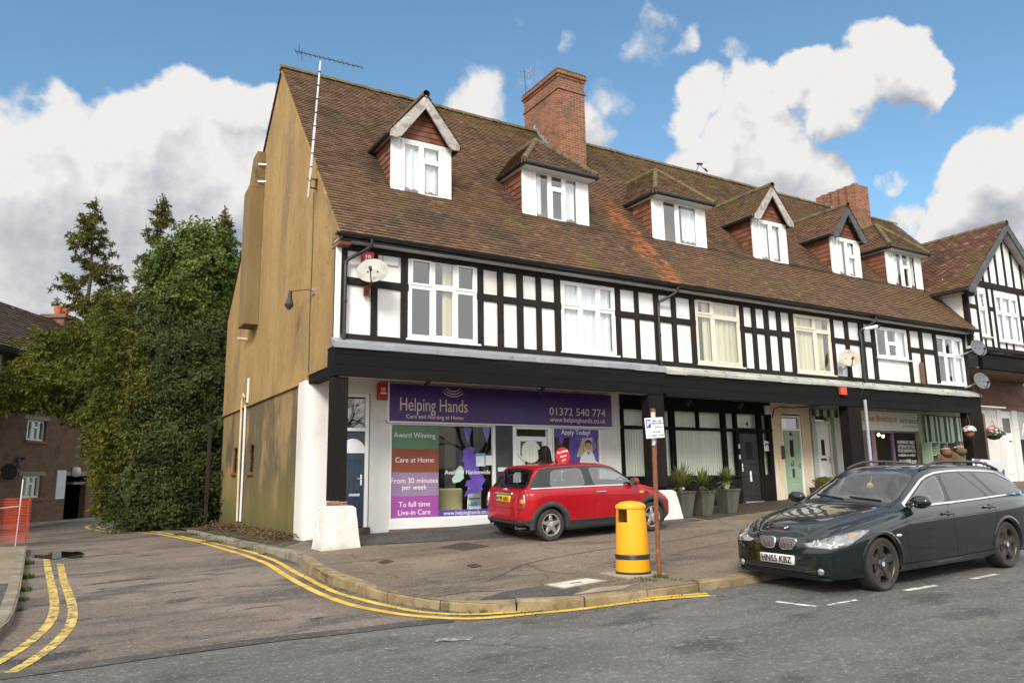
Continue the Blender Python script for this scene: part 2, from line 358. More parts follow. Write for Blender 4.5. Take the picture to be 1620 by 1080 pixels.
M['paper'] = pmat('white_paper', (.72, .75, .76), .7, [((.62, .66, .68), 9, (1, 1, 1), .5, .7)])
M['paper_b'] = pmat('blue_print', (.10, .38, .62), .6)
M['skin'] = pmat('skin', (.50, .29, .20), .55)
M['hair'] = pmat('black_hair', (.006, .005, .005), .7, [((.03, .024, .02), 30, (1, 1, .1), .5, .7)], [(60, .4, (3, 3, .3))], spec=.12)
M['coat_black'] = pmat('black_coat', (.014, .014, .018), .8, [], [(40, .3, (1, 1, 1))])
M['coat_brown'] = pmat('brown_quilted_coat', (.15, .065, .025), .7, [((.10, .042, .016), 6, (1, 1, 3), .45, .65)], [(9, .8, (1, 1, 3))])
M['coat_olive'] = pmat('olive_parka', (.12, .085, .035), .8, [((.085, .06, .025), 6, (1, 1, 2), .45, .65)], [(9, .7, (1, 1, 2))])
M['fur'] = pmat('tan_fur', (.45, .30, .16), .95, [((.25, .14, .06), 30, (1, 1, 1), .45, .6)], [(60, 1., (1, 1, 1))])
M['knit'] = pmat('dark_knit', (.025, .016, .022), .95, [], [(60, .8, (1, 1, 1))])
M['denim'] = pmat('dark_denim', (.02, .025, .045), .85, [((.03, .04, .06), 20, (1, 1, 1), .5, .7)])
M['leather'] = pmat('dark_leather', (.02, .015, .012), .5)
M['wood'] = pmat('brown_wood', (.16, .085, .04), .65, [((.10, .05, .025), 5, (.3, 3, 3), .45, .65)], [(20, .3, (.3, 4, 4))])
M['yellow_bin'] = pmat('yellow_plastic', (.80, .37, .008), .38, [((.74, .33, .007), 3, (1, 1, .4), .45, .65), ((.55, .26, .02), 16, (1, 1, 1), .66, .8)], [(25, .05, (1, 1, 1))])
M['planter'] = pmat('grey_planter', (.060, .056, .044), .75, [((.088, .088, .07), 2.5, (1, 1, .4), .45, .65), ((.07, .075, .06), 5, (1, 1, .5), .55, .75)], [(40, .15, (1, 1, 1))])
M['soil'] = pmat('soil', (.03, .022, .015), .95, [], [(30, .8, (1, 1, 1))])
def leafmat(name, cols, rough=.55, trans=.25):
    g = G(name)
    wn = g.n('TexWhiteNoise', noise_dimensions='2D', i_Vector=g.n('UVMap', uv_map='tile').outputs[0])
    cr = g.n('ValToRGB'); g.set(cr.inputs[0], wn.outputs[0]); e = cr.color_ramp.elements
    for i, c in enumerate(cols):
        el = e[i] if i < 2 else e.new(.5)
        el.position = i/(len(cols)-1); el.color = (*c, 1)
    c = g.mix(cr.outputs[0], tuple(x*.55 for x in cols[0]), g.ramp(g.noise(.9, detail=3), .45, .68))
    g.set(g.b.inputs['Base Color'], c); g.b.inputs['Roughness'].default_value = rough; g.b.inputs['Specular IOR Level'].default_value = .22
    tl = g.n('BsdfTranslucent'); g.set(tl.inputs[0], c); mx = g.n('MixShader', n0=trans); g.set(mx.inputs[1], g.b.outputs[0]); g.set(mx.inputs[2], tl.outputs[0]); g.set(g.out.inputs[0], mx.outputs[0])
    return g.mat
M['leaf_dark'] = leafmat('dark_evergreen_leaf', [(.027, .044, .010), (.045, .068, .014), (.066, .094, .021), (.105, .13, .042)], .6)
M['leaf_ivy'] = leafmat('ivy_leaf', [(.040, .066, .010), (.078, .118, .015), (.12, .17, .024), (.165, .22, .04)], .4)
M['leaf_gold'] = leafmat('golden_conifer_spray', [(.068, .085, .014), (.11, .125, .020), (.155, .16, .026), (.21, .19, .035)], .7)
M['leaf_con'] = leafmat('conifer_spray', [(.050, .062, .014), (.090, .100, .020), (.13, .13, .027), (.17, .15, .034)], .7)
M['leaf_yucca'] = leafmat('yucca_blade', [(.05, .085, .02), (.10, .14, .035), (.19, .21, .06), (.28, .28, .09)], .45)
M['leaf_basket'] = leafmat('basket_leaf', [(.03, .09, .05), (.05, .13, .07), (.09, .17, .10), (.14, .22, .15)], .5)
M['leaf_weed'] = leafmat('weed_blade', [(.03, .06, .008), (.06, .10, .012), (.09, .13, .02), (.12, .14, .03)], .6)
M['leaf_dead'] = leafmat('dead_leaf', [(.07, .035, .015), (.13, .065, .028), (.20, .11, .05), (.28, .19, .10)], .8, .1)
M['petal_w'] = pmat('white_petal', (.8, .78, .74), .7)
M['petal_p'] = pmat('pink_petal', (.62, .12, .14), .7)
M['darkwood'] = pmat('dark_weathered_wood', (.022, .017, .013), .95)
M['bark'] = pmat('bark', (.06, .045, .032), .95, [((.10, .075, .05), 8, (1, 1, .2), .45, .65)], [(20, .8, (1, 1, .2))])
# ground
def grit(g, c, amt=.5, sc=30, dark=(.012, .011, .010), light=(.52, .48, .43)):
    n = g.noise(sc, detail=5, rough=.85)
    c = g.mix(c, g.mix(c, (0, 0, 0), .45), g.ramp(g.noise(8, detail=8, rough=.85, off=(3, 1, 0)), .54, .74)); c = g.mix(c, g.mix(c, (1, .94, .85), .13), g.ramp(g.noise(7, (1, 1.6, 1), detail=6, rough=.7, off=(8, 1, 0)), .55, .72))
    c = g.mix(c, light, g.math('MULTIPLY', g.ramp(n, .57, .65), amt)); return g.mix(c, dark, g.math('MULTIPLY', g.ramp(n, .44, .36), min(1, amt*1.25)))
M['road'] = pmat('grey_tarmac', (.100, .099, .093), .85, [((.130, .128, .119), .35, (1, 1.8, 1), .44, .60), ((.058, .059, .058), .9, (1, 2.2, 1), .50, .70), ((.155, .153, .14), 2.3, (1, 2.4, 1), .62, .78)], [(160, .5, (1, 1, 1))], finish=lambda g, c: cracks(g, grit(g, c, .6), .22, .003))
M['side'] = pmat('worn_red_tarmac', (.140, .111, .09), .9, [((.195, .155, .128), .5, (1, 1, 1), .44, .60), ((.080, .072, .063), .8, (.6, 1.6, 1), .50, .62), ((.038, .036, .034), 1.3, (.6, 1.7, 1), .585, .68), ((.23, .21, .19), 3.5, (.8, 2, 1), .64, .8)], [(150, .5, (1, 1, 1))], finish=lambda g, c: cracks(g, grit(g, c, .65), .5, .006))
M['fore'] = pmat('forecourt_tarmac', (.150, .115, .080), .92, [((.20, .158, .113), .45, (1, 1, 1), .44, .60), ((.085, .066, .048), .7, (.5, 1.6, 1), .52, .70), ((.045, .04, .036), 1.5, (.5, 2.0, 1), .62, .76), ((.21, .18, .15), 4, (1, 1, 1), .62, .8)], [(140, .6, (1, 1, 1))], finish=lambda g, c: cracks(g, grit(g, c, .7), .42, .007))
M['darkpatch'] = pmat('dark_tarmac_patch', (.05, .047, .045), .85, [((.075, .07, .065), 1.2, (1, 1.5, 1), .42, .62), ((.09, .08, .07), 3, (1, 1, 1), .6, .75)], [(150, .5, (1, 1, 1))], finish=lambda g, c: grit(g, c, .5))
M['kerb'] = pmat('weathered_kerb_stone', (.22, .16, .078), .9, [((.30, .235, .13), 2.2, (1, 1, 1), .42, .6), ((.13, .10, .055), 3.5, (1, 1, 1), .52, .70), ((.10, .11, .035), 5, (1, 1, 1), .62, .76)], [(60, .7, (1, 1, 1)), (8, .3, (1, 1, 1))])
M['kerb_grey'] = pmat('grey_kerb_stone', (.19, .165, .12), .9, [((.27, .24, .19), 2.2, (1, 1, 1), .42, .6), ((.12, .11, .09), 3.5, (1, 1, 1), .52, .70)], [(60, .6, (1, 1, 1))])
def worn(g, c): return c
def linemat(name, col, under, lo=.56, hi=.66):
    g = G(name)
    k = g.ramp(g.noise(9, detail=8, rough=.75), lo, hi); k2 = g.ramp(g.noise(2.2, (1, 1, 1), detail=6, off=(2, 2, 0)), .50, .66)
    c = g.mix(g.mix(col, tuple(min(1, x*1.15+.06) for x in col), g.ramp(g.noise(3), .4, .6)), under, k); c = g.mix(c, tuple((a+b*1.2)/2.2 for a, b in zip(col, under)), g.math('MULTIPLY', k2, .7))
    g.set(g.b.inputs['Base Color'], c); g.b.inputs['Roughness'].default_value = .85; g.bump(g.noise(150), .4, .01); return g.mat
M['yline'] = linemat('yellow_road_paint', (.56, .36, .025), (.13, .11, .08), .61, .70)
M['yline_old'] = linemat('worn_yellow_road_paint', (.50, .36, .07), (.13, .105, .08), .48, .58)
M['wline'] = linemat('white_road_paint', (.62, .62, .58), (.12, .12, .115), .50, .60)
M['wworn'] = linemat('worn_white_road_paint', (.38, .38, .36), (.105, .107, .103), .40, .50)
M['concrete'] = pmat('pale_concrete', (.33, .29, .22), .9, [((.24, .21, .16), 2, (1, 1, 1), .45, .65)], [(60, .4, (1, 1, 1))])
M['cover'] = pmat('pale_cover', (.55, .54, .50), .75, [((.42, .41, .38), 4, (1, 1, 1), .45, .65)], [(50, .2, (1, 1, 1))])
M['iron'] = pmat('cast_iron', (.045, .036, .03), .7, [((.08, .055, .04), 8, (1, 1, 1), .45, .65)], [(90, .6, (1, 1, 1))])
M['water'] = pmat('puddle_water', (.020, .018, .016), .03, spec=.9)
M['netting'] = pmat('red_orange_netting', (.62, .06, .02), .6)
M['earth'] = pmat('mossy_earth', (.05, .042, .022), .95, [((.09, .075, .04), 2, (1, 1, 1), .45, .65), ((.06, .08, .02), 3, (1, 1, 1), .52, .66)], [(30, 1., (1, 1, 1))])
M['paving'] = pmat('left_paving', (.20, .165, .115), .92, [((.25, .21, .15), .8, (1, 1, 1), .42, .62), ((.13, .11, .08), 1.5, (1, 1, 1), .55, .72)], [(140, .5, (1, 1, 1))], finish=lambda g, c: grit(g, c, .5))
def lampmat(name, col, s):
    g = G(name); g.b.inputs['Emission Color'].default_value = (*col, 1); g.b.inputs['Emission Strength'].default_value = s; g.b.inputs['Base Color'].default_value = (*col, 1); return g.mat
M['lamp'] = lampmat('lit_diffuser', (1, .97, .9), 5)
M['bulb'] = lampmat('warm_bulb', (1, .72, .3), 14)
M['roof_far'] = pmat('brown_pantile', (.11, .075, .055), .85, tile=[(0., (.075, .05, .04)), (.5, (.10, .07, .052)), (1., (.13, .09, .07))])
M['pot'] = pmat('terracotta', (.42, .13, .06), .8)
M['stripe_w'] = pmat('cream_canvas', (.62, .60, .55), .85, [((.5, .46, .42), 3, (1, 1, .3), .5, .7)])
M['stripe_g'] = pmat('green_canvas', (.010, .14, .072), .85, [((.012, .11, .06), 3, (1, 1, .3), .5, .7)])
M['shelfpaint'] = pmat('pale_green_paint', (.33, .45, .34), .6)
M['greypost'] = pmat('grey_post_paint', (.50, .50, .49), .6, [((.34, .30, .27), 10, (1, 1, .6), .55, .66)])
M['signwhite'] = pmat('sign_white', (.70, .74, .76), .5, [((.62, .66, .68), 6, (1, 1, 1), .5, .7)])
M['counter'] = pmat('pale_yellow_laminate', (.55, .50, .27), .6)
M['red_disc'] = pmat('red_vinyl', (.55, .012, .02), .5)
# ================= GROUND =================
def sheet(name, poly, fn, mat, dz=0., step=.5, extra=()):
    """a surface over a plan polygon, draped on fn"""
    xs = [p[0] for p in poly]; ys = [p[1] for p in poly]
    pts = [Vector(p) for p in poly]; n = len(pts); edges = [(i, (i+1) % n) for i in range(n)]
    x = min(xs)+step/2
    rnd = random.Random(3)
    while x < max(xs):
        y = min(ys)+step/2
        while y < max(ys):
            pts.append(Vector((x+rnd.uniform(-.1, .1)*step, y+rnd.uniform(-.1, .1)*step))); y += step
        x += step
    vs, es, fs, *_ = delaunay_2d_cdt([p.to_2d() if len(p) == 3 else p for p in pts], edges, [list(range(n))], 1, 1e-5)
    b = MB(); b.idx([(v.x, v.y, fn(v.x, v.y)+dz) for v in vs], [list(f) for f in fs])
    o = b.build(name, mat, smooth='all', fix=False)
    if o.data.polygons[0].normal.z < 0: o.data.flip_normals()
    return o
def smoothline(pts, n=6):
    out = []
    P_ = [Vector(p) for p in pts]
    for i in range(len(P_)-1):
        a, b, c, d = P_[max(i-1, 0)], P_[i], P_[i+1], P_[min(i+2, len(P_)-1)]
        for k in range(n):
            t = k/n; out.append(.5*((2*b)+(c-a)*t+(2*a-5*b+4*c-d)*t*t+(3*b-a-3*c+d)*t*t*t))
    out.append(P_[-1]); return out
def wob(x, y, a=.012): return a*noise.noise((x*.6, y*.6, 0))+a*.5*noise.noise((x*1.7, y*1.7, 3))
def zr2(x, y): return zr(x, y)+wob(x, y)
def zf2(x, y): return zf(x, y)+wob(x, y, .010)
# kerb of the forecourt (top outer edge), from the alley round the corner and along the road
KP = [onG(*p, zf) for p in [(297, 838), (345, 849), (395, 859), (440, 868.5), (466.5, 874), (491.6, 891.6), (527, 909.5), (558, 919), (588, 929), (638, 940.5), (697.5, 948), (769, 952.5), (848, 950), (925, 944), (993, 936.5), (1060, 927), (1195, 908)]]
KP = [Vector((p.x, p.y)) for p in KP]
e = KP[-1]; KP += [Vector((e.x+4, e.y+.22)), Vector((e.x+12, e.y+.6)), Vector((45, e.y+1.2))]
KL = smoothline(KP, 5)
def along(line, step):
    out = [line[0].copy()]; acc = 0.
    for a, b in zip(line, line[1:]):
        L = (b-a).length
        if L == 0: continue
        t = step-acc
        while t <= L: out.append(a.lerp(b, t/L)); t += step
        acc = L-(t-step)
    return out
def offset(line, d):     # to the right of travel
    out = []
    for i, p in enumerate(line):
        t = (line[min(i+1, len(line)-1)]-line[max(i-1, 0)]).normalized(); out.append(p+Vector((t.y, -t.x))*d)
    return out
g0 = structure(MB().face([(-300, -300, -3.2), (300, -300, -3.2), (300, 400, -3.2), (-300, 400, -3.2)]).build('ground', M['earth']))
road = structure(sheet('road', [(-26, -16), (48, -16), (48, 12), (10, 12), (5, 32), (-26, 44)], zr2, M['road'], step=.6))
# the alley's own worn surface, up to the tar joint at the junction
J = [onG(*p, zr) for p in [(-60, 1077), (0, 1066), (200, 1040), (420, 1009), (560, 994), (640, 984), (720, 976)]]
J = [Vector((p.x, p.y)) for p in J]
inner = [p for p in KL if p.x < J[-1].x+.05 and p.y > J[-1].y-1]
side = structure(sheet('alley', [tuple(p) for p in J]+[tuple(p) for p in reversed(inner)]+[(3.0, 27), (-6, 40), (-18, 40), (-9, 12), (-8, 7)], zr2, M['side'], dz=.004, step=.5))
def ribbon(line, w, fn, dz, b, m=0):
    l, r = offset(line, w/2), offset(line, -w/2)
    for i in range(len(line)-1):
        b.face([(p.x, p.y, fn(p.x, p.y)+dz) for p in (l[i], l[i+1], r[i+1], r[i])], m)
    return b
b = MB(); JL = along(smoothline(J, 8), .25); ribbon(offset(JL, .10), .24, zr2, .007, b)
structure(b.build('tar_joint', M['darkpatch'], fix=False))
# forecourt
FP = [tuple(p) for p in KL]+[(45, 16.2), (5.2, 16.2), (XG, 15.9), (XG+.1, 25.4), (3.2, 25.6)]
fore = structure(sheet('forecourt', FP, zf2, M['fore'], step=.5))
# dark strips and patches laid on the forecourt
b = MB()
s0 = [Vector(p) for p in [(4.2, 14.0), (8, 14.2), (12.6, 14.3), (18, 14.3)]]
sh = sheet('shop_apron', [(4.9, 14.05), (7.5, 13.35), (9.5, 12.9), (12.9, 13.2), (13.2, 15.9), (4.52, 15.9), (4.5, 14.3)], zf2, M['darkpatch'], dz=.006); structure(sh)
def gpoly(name, px, mat, dz, fn=zf2, step=.25):
    return structure(sheet(name, [(lambda v: (v.x, v.y))(onG(*p, fn)) for p in px], fn, mat, dz=dz, step=step))
gpoly('tarmac_patch', [(758, 948), (850, 945.5), (905, 942), (918, 929), (860, 926), (800, 935)], M['darkpatch'], .005)
gpoly('tarmac_patch', [(800, 934), (860, 925), (1000, 906), (1010, 911), (918, 928.5)], M['fore'], .003)
gpoly('concrete_pad', [(905, 941), (985, 932), (1000, 925), (945, 929)], M['concrete'], .006)
gpoly('brick_paving', [(1060, 812), (1330, 770), (1330, 792), (1290, 797), (1120, 822)], M['iron'], .006)
# seams and cracks that run across the forecourt and the road
b = MB()
for px, w in (([(770, 919), (792, 909.5), (832, 891.6), (900, 878), (973, 866.5), (1060, 856), (1160, 838)], .022), ([(832, 892), (870, 905), (930, 906)], .012), ([(498, 898), (525, 911), (560, 905), (600, 908)], .018), ([(690, 944), (740, 936), (800, 934)], .02), ([(1075, 872), (1130, 862), (1230, 842)], .016), ([(930, 898), (1000, 884), (1090, 872)], .014)):
    ln = along(smoothline([(lambda v: Vector((v.x, v.y)))(onG(*p, zf2)) for p in px], 8), .06); r_ = random.Random(len(px)); ln = [p+Vector((r_.uniform(-.012, .012), r_.uniform(-.012, .012))) for p in ln]; ribbon(ln, w, zf2, .006, b)
structure(b.build('tar_seam', M['darkpatch'], fix=False))
# kerb stones
b = MB(); rk = random.Random(11)
pts = along(KL, .02); Ls = len(pts); i = 0
inn = offset(pts, -.15); lst = 0
while i < Ls-10:
    n = int(rk.uniform(.82, .96)/.02) if KL[0].y-pts[i].y > 5 else int(.9/.02)
    j = min(i+n, Ls-1); seg = list(range(i, j-1, 6))+[j-1]
    tilt = rk.uniform(-.012, .012); up = rk.uniform(.002, .014); out = rk.uniform(-.008, .012)
    far = 0 if pts[i].y > 13.5 else 1
    pr = []
    for q, s in enumerate(seg):
        a, c = pts[s], inn[s]; d = (a-c).normalized(); a2 = a+d*(out+.012)
        zt = zf(a.x, a.y)+up+tilt*(q/len(seg)-.5)*2; zb = zr(a.x, a.y)-.12
        ch = .025+.012*noise.noise((a.x*9, a.y*9, 0))
        pr.append([Vector((c.x, c.y, zt-.25)), Vector((c.x, c.y, zt)), Vector((a2.x-d.x*ch, a2.y-d.y*ch, zt)), Vector((a2.x, a2.y, zt-ch)), Vector((a2.x+d.x*.01, a2.y+d.y*.01, zb))])
    for p1, p2 in zip(pr, pr[1:]):
        for k in range(4): b.face([p1[k], p1[k+1], p2[k+1], p2[k]], 0 if far else 1)
    b.face(pr[0], 0 if far else 1); b.face(pr[-1][::-1], 0 if far else 1)
    i = j
structure(b.build('kerb', [M['kerb'], M['kerb_grey']]))
# left pavement with its kerb and verge
LP = [onG(*p, lambda x, y: zr(x, y)+.11) for p in [(-40, 1040), (0, 992), (17, 975), (30, 940), (37, 900), (43, 862)]]
LP = smoothline([Vector((p.x, p.y)) for p in LP], 6)
def zl(x, y): return zr(x, y)+.10
structure(sheet('left_pavement', [tuple(p) for p in LP]+[(LP[-1].x-.9, LP[-1].y+.5), (LP[-1].x-6, LP[-1].y+1.5), (LP[0].x-6, LP[0].y)], zl, M['paving'], step=.5))
b = MB(); pts = along(LP, .02); i = 0
while i < len(pts)-8:
    j = min(i+int(rk.uniform(.8, .95)/.02), len(pts)-1); inn = offset(pts, -.16)
    seg = list(range(i, j-1, 8))+[j-1]; pr = []; up = rk.uniform(.004, .02)
    for s in seg:
        a, c = pts[s], inn[s]; d = (a-c).normalized(); zt = zl(a.x, a.y)+up
        pr.append([Vector((c.x, c.y, zt-.2)), Vector((c.x, c.y, zt)), Vector((a.x-d.x*.025, a.y-d.y*.025, zt)), Vector((a.x, a.y, zt-.025)), Vector((a.x, a.y, zt-.25))])
    for p1, p2 in zip(pr, pr[1:]):
        for k in range(4): b.face([p1[k], p1[k+1], p2[k+1], p2[k]])
    b.face(pr[0]); b.face(pr[-1][::-1]); i = j
structure(b.build('left_kerb', M['kerb_grey']))
gpoly('left_tarmac_strip', [(-30, 1010), (-2, 985), (5, 960), (22, 922), (-30, 925)], M['darkpatch'], .006, zl)
# painted lines
def line_px(px, fn=zr): return along(smoothline([(lambda v: Vector((v.x, v.y)))(onG(*p, fn)) for p in px], 8), .12)
yo = line_px([(1122, 942), (1000, 953), (900, 964.5), (830, 971), (752, 978), (690, 976.5), (630, 971.5), (565, 959.5), (520, 945), (470, 921), (430, 896.5), (405, 885), (350, 867.5), (300, 853.5), (230, 843), (165, 840), (142, 836.5), (137, 833), (147, 830.5)])
yi = line_px([(1118, 939), (1000, 949.5), (900, 959.5), (830, 966), (752, 971.5), (690, 970), (640, 964.5), (585, 952.5), (530, 936.5), (500, 922), (460, 901), (440, 890), (408, 877), (350, 862), (312, 853.5), (240, 840.5), (180, 837.5), (158, 835), (155, 832.5)])
b = MB(); ribbon(yo, .10, zr2, .0085, b); ribbon(yi, .09, zr2, .0095, b)
structure(b.build('yellow_line', M['yline'], fix=False))
b = MB()
ribbon(line_px([(73, 884), (77, 905), (84, 938), (86, 962), (78, 985), (52, 1012), (20, 1036), (-20, 1058)]), .11, zr2, .009, b)
ribbon(line_px([(95, 892), (100, 915), (108, 938), (115, 965), (110, 990), (88, 1018), (52, 1045), (10, 1068)]), .11, zr2, .009, b)
structure(b.build('worn_yellow_line', M['yline_old'], fix=False))
b = MB()
for p, w in (([(1228, 951), (1303, 960)], .07), ([(1310, 957), (1358, 949)], .05), ([(1432, 934.5), (1484, 926)], .08), ([(1536, 916), (1580, 908.5)], .08)):
    ribbon(line_px(p), w, zr2, .006, b)
structure(b.build('parking_bay_line', M['wline'], fix=False))
b = MB()
for p, w in (([(690, 1013), (750, 1010)], .12), ([(1120, 943.5), (1160, 940)], .06), ([(612, 1024), (634, 1028)], .08), ([(780, 986), (830, 984)], .03)):
    ribbon(line_px(p), w, zr2, .006, b)
structure(b.build('worn_white_mark', M['wworn'], fix=False))
# covers in the forecourt and the puddle
def cover(px, mat, name, label, bar_=True):
    q = [onG(*p, zf2) for p in px]; c = sum(q, Vector())/4
    t = thing(name, label, 'cover', c)
    MB().prism([v+Vector((0, 0, -.02)) for v in q], (0, 0, .032)).build('plate', mat, t, bevel=.006)
    mid = c+Vector((0, 0, .013)); d = (q[1]-q[0]).normalized()
    MB().bar(mid-d*.09, mid+d*.09, .03, .004).build('slot', M['iron'], t)
    b = MB()
    for i in range(4):
        a, e2 = q[i], q[(i+1) % 4]; b.bar(a+Vector((0, 0, .004)), e2+Vector((0, 0, .004)), .03, .02)
    b.build('frame', M['iron'] if mat is M['iron'] else M['concrete'], t)
cover([(862, 925.5), (927, 915.5), (959, 919), (893, 931)], M['cover'], 'manhole_cover', 'pale concrete cover plate set in the pavement in front of the yellow bin')
cover([(697, 866), (734, 858.5), (772, 864), (735, 870)], M['iron'], 'manhole_cover', 'large rusty iron access cover in the forecourt behind the red hatchback')
cover([(600, 889), (613, 885.5), (621, 888), (607, 891.5)], M['iron'], 'manhole_cover', 'tiny square iron cover in the bare forecourt nearest the white post base')
cover([(740, 894.5), (752, 892), (760, 895), (748, 897.5)], M['iron'], 'manhole_cover', 'tiny square iron cover in the middle of the bare forecourt')
q = [onG(*p, zr2) for p in [(49, 882), (56, 878.5), (68, 879.5), (78, 877), (82, 874), (98, 872.5), (112, 873.5), (124, 872.5), (134, 876.5), (126, 879), (133, 880.5), (116, 883.5), (100, 882), (86, 885), (66, 883.5)]]
q = smoothline([Vector((v.x, v.y)) for v in q+[q[0]]], 4)[:-1]
zm = max(zr2(p.x, p.y) for p in q)
structure(sheet('puddle', [tuple(p) for p in q], lambda x, y: zr(x, y)+.016, M['water'], step=.2))
# verge between gable and kerb: earth, leaf litter
VG = [tuple(p) for p in offset(KL, -.16) if p.y > 15.2]
structure(sheet('verge', VG+[(XG-.05, 15.75), (XG-.05, 25.2), (2.6, 26.0)][0:3], lambda x, y: zf(x, y)+.008+.04*abs(noise.noise((x*2.3, y*2.3, 5)))*min(1, max(0, y-15.9)), M['earth'], step=.22))
def leafbits(name, n, area, mat, fn, smin, smax, kindlift=.05, seed=1):
    r_ = random.Random(seed); b = MB()
    for _ in range(n):
        x, y = area(r_); z = fn(x, y)+r_.random()*kindlift+.01; s = r_.uniform(smin, smax); a = r_.uniform(0, 2*PI)
        n_ = Vector((r_.uniform(-.7, .7), r_.uniform(-.7, .7), 1)).normalized(); u = n_.orthogonal().normalized(); u = Matrix.Rotation(a, 3, n_) @ u; w = n_.cross(u); c = Vector((x, y, z))
        b.face([c-u*s, c+w*s*.45+n_*s*.15, c+u*s, c-w*s*.45+n_*s*.15], 0, (r_.random(), r_.random()))
    o = b.build(name, mat, fix=False); o['kind'] = 'stuff'; return o
def on_verge(r_):
    y = 16+9*r_.random()**1.1; k = min(KL, key=lambda p: abs(p.y-y)+(50 if p.x > XG+.5 else 0)); x = k.x+.1+(XG-k.x-.12)*r_.random()**.5
    return x, y
leafbits('leaf_litter', 1100, on_verge, M['leaf_dead'], lambda x, y: zf(x, y)+.03, .022, .055, .10, 4)
# grass and weeds: clumps along the kerbs
def weeds(name, spots, seed=2):
    r_ = random.Random(seed); b = MB()
    for (x, y, z, rad, n, h) in spots:
        for _ in range(n):
            a = r_.uniform(0, 2*PI); d = rad*math.sqrt(r_.random()); c = Vector((x+d*math.cos(a), y+d*math.sin(a), z)); hh = h*r_.uniform(.4, 1); l = Vector((r_.uniform(-1, 1), r_.uniform(-1, 1), 0))*hh*.6; s = Vector((math.cos(a+1), math.sin(a+1), 0))*.006
            b.face([c-s, c+s, c+l*.5+Vector((0, 0, hh*.7))+s*.7, c+l+Vector((0, 0, hh))], 0, (r_.random(), r_.random()))
    o = b.build(name, M['leaf_weed'], fix=False); o['kind'] = 'stuff'; return o
sp = []
def kspot(px, fn, rad, n, h):
    v = onG(*px, fn); sp.append((v.x, v.y, fn(v.x, v.y), rad, n, h))
for px, fn, rad, n, h in [((1045, 913), zf2, .10, 60, .06), ((1062, 916), zf2, .16, 40, .03), ((1095, 918), zf2, .14, 24, .03), ((1020, 917), zf2, .2, 70, .04), ((766, 968), zr2, .06, 50, .05), ((922, 951), zr2, .08, 70, .07), ((993, 946), zr2, .06, 50, .06), ((1058, 934), zr2, .06, 50, .05), ((850, 962), zr2, .05, 30, .04), ((640, 955), zr2, .05, 26, .04),
                     ((42, 893), zr2, .12, 150, .10), ((41, 915), zr2, .12, 170, .10), ((38, 935), zr2, .10, 130, .09), ((36, 950), zr2, .08, 70, .07), ((33, 965), zr2, .07, 40, .05), ((300, 846), zr2, .4, 220, .07), ((345, 857), zr2, .4, 260, .05), ((395, 868), zr2, .3, 200, .04), ((430, 876), zr2, .25, 150, .03), ((480, 890), zr2, .2, 100, .03), ((1115, 819), zf2, .3, 80, .03), ((1180, 812), zf2, .3, 60, .03)]:
    kspot(px, fn, rad, n, h)
weeds('grass_tufts', sp)
def on_gutter(r_):
    i = r_.randrange(len(KL)//4, len(KL)-12); p = KL[i].lerp(KL[i+1], r_.random()); d = offset([KL[i], KL[i+1]], .05+.25*r_.random()**2)[0]-KL[i]; return p.x+d.x, p.y+d.y
leafbits('gutter_litter', 260, on_gutter, M['leaf_dead'], zr2, .008, .025, .01, 9)
# ================= TERRACE =================
XR = 26.46                       # right end of the terrace
EZ, EYv, RZ, RYv = 4.79, 13.84, 10.88, 19.17     # eaves and ridge of the street slope
TB = thing('terrace_building', 'long half timbered terrace of shops with tiled roof, dormers and ochre end wall', 'building', (XG, UY, -1.15))
def holes(u0, u1, v0, v1, hs):
    """cells of a rectangle left over around the holes (u0,u1,v0,v1)"""
    us = sorted({u0, u1, *[h[0] for h in hs], *[h[1] for h in hs]}); vs = sorted({v0, v1, *[h[2] for h in hs], *[h[3] for h in hs]})
    us = [u for u in us if u0 <= u <= u1]; vs = [v for v in vs if v0 <= v <= v1]; out = []
    for a, b in zip(us, us[1:]):
        for c, d in zip(vs, vs[1:]):
            m, n = (a+b)/2, (c+d)/2
            if not any(h[0] < m < h[1] and h[2] < n < h[3] for h in hs): out.append((a, b, c, d))
    return out
def wall_y(b, Y, th, u0, u1, v0, v1, hs, m=0):       # wall facing -Y with openings
    for a, c, d, e in holes(u0, u1, v0, v1, hs): b.face([(a, Y, d), (c, Y, d), (c, Y, e), (a, Y, e)], m)
    for h in hs:
        b.face([(h[0], Y, h[2]), (h[0], Y+th, h[2]), (h[0], Y+th, h[3]), (h[0], Y, h[3])], m); b.face([(h[1], Y, h[2]), (h[1], Y, h[3]), (h[1], Y+th, h[3]), (h[1], Y+th, h[2])], m)
        b.face([(h[0], Y, h[3]), (h[0], Y+th, h[3]), (h[1], Y+th, h[3]), (h[1], Y, h[3])], m); b.face([(h[0], Y, h[2]), (h[1], Y, h[2]), (h[1], Y+th, h[2]), (h[0], Y+th, h[2])], m)
def curtain(b, x0, x1, z0, z1, y, n=None, amp=.03, m=0, gather=0.):
    n = n or max(6, int((x1-x0)*40)); ph = random.uniform(0, 6); pts = []
    for i in range(n+1):
        x = x0+(x1-x0)*i/n; pts.append((x, amp*math.sin(x*34+ph)+amp*.5*math.sin(x*71+ph*2)))
    for (xa, ya), (xb, yb) in zip(pts, pts[1:]):
        b.face([(xa, y+ya*.7, z0), (xb, y+yb*.7, z0), (xb, y+yb, z1), (xa, y+ya, z1)], m)
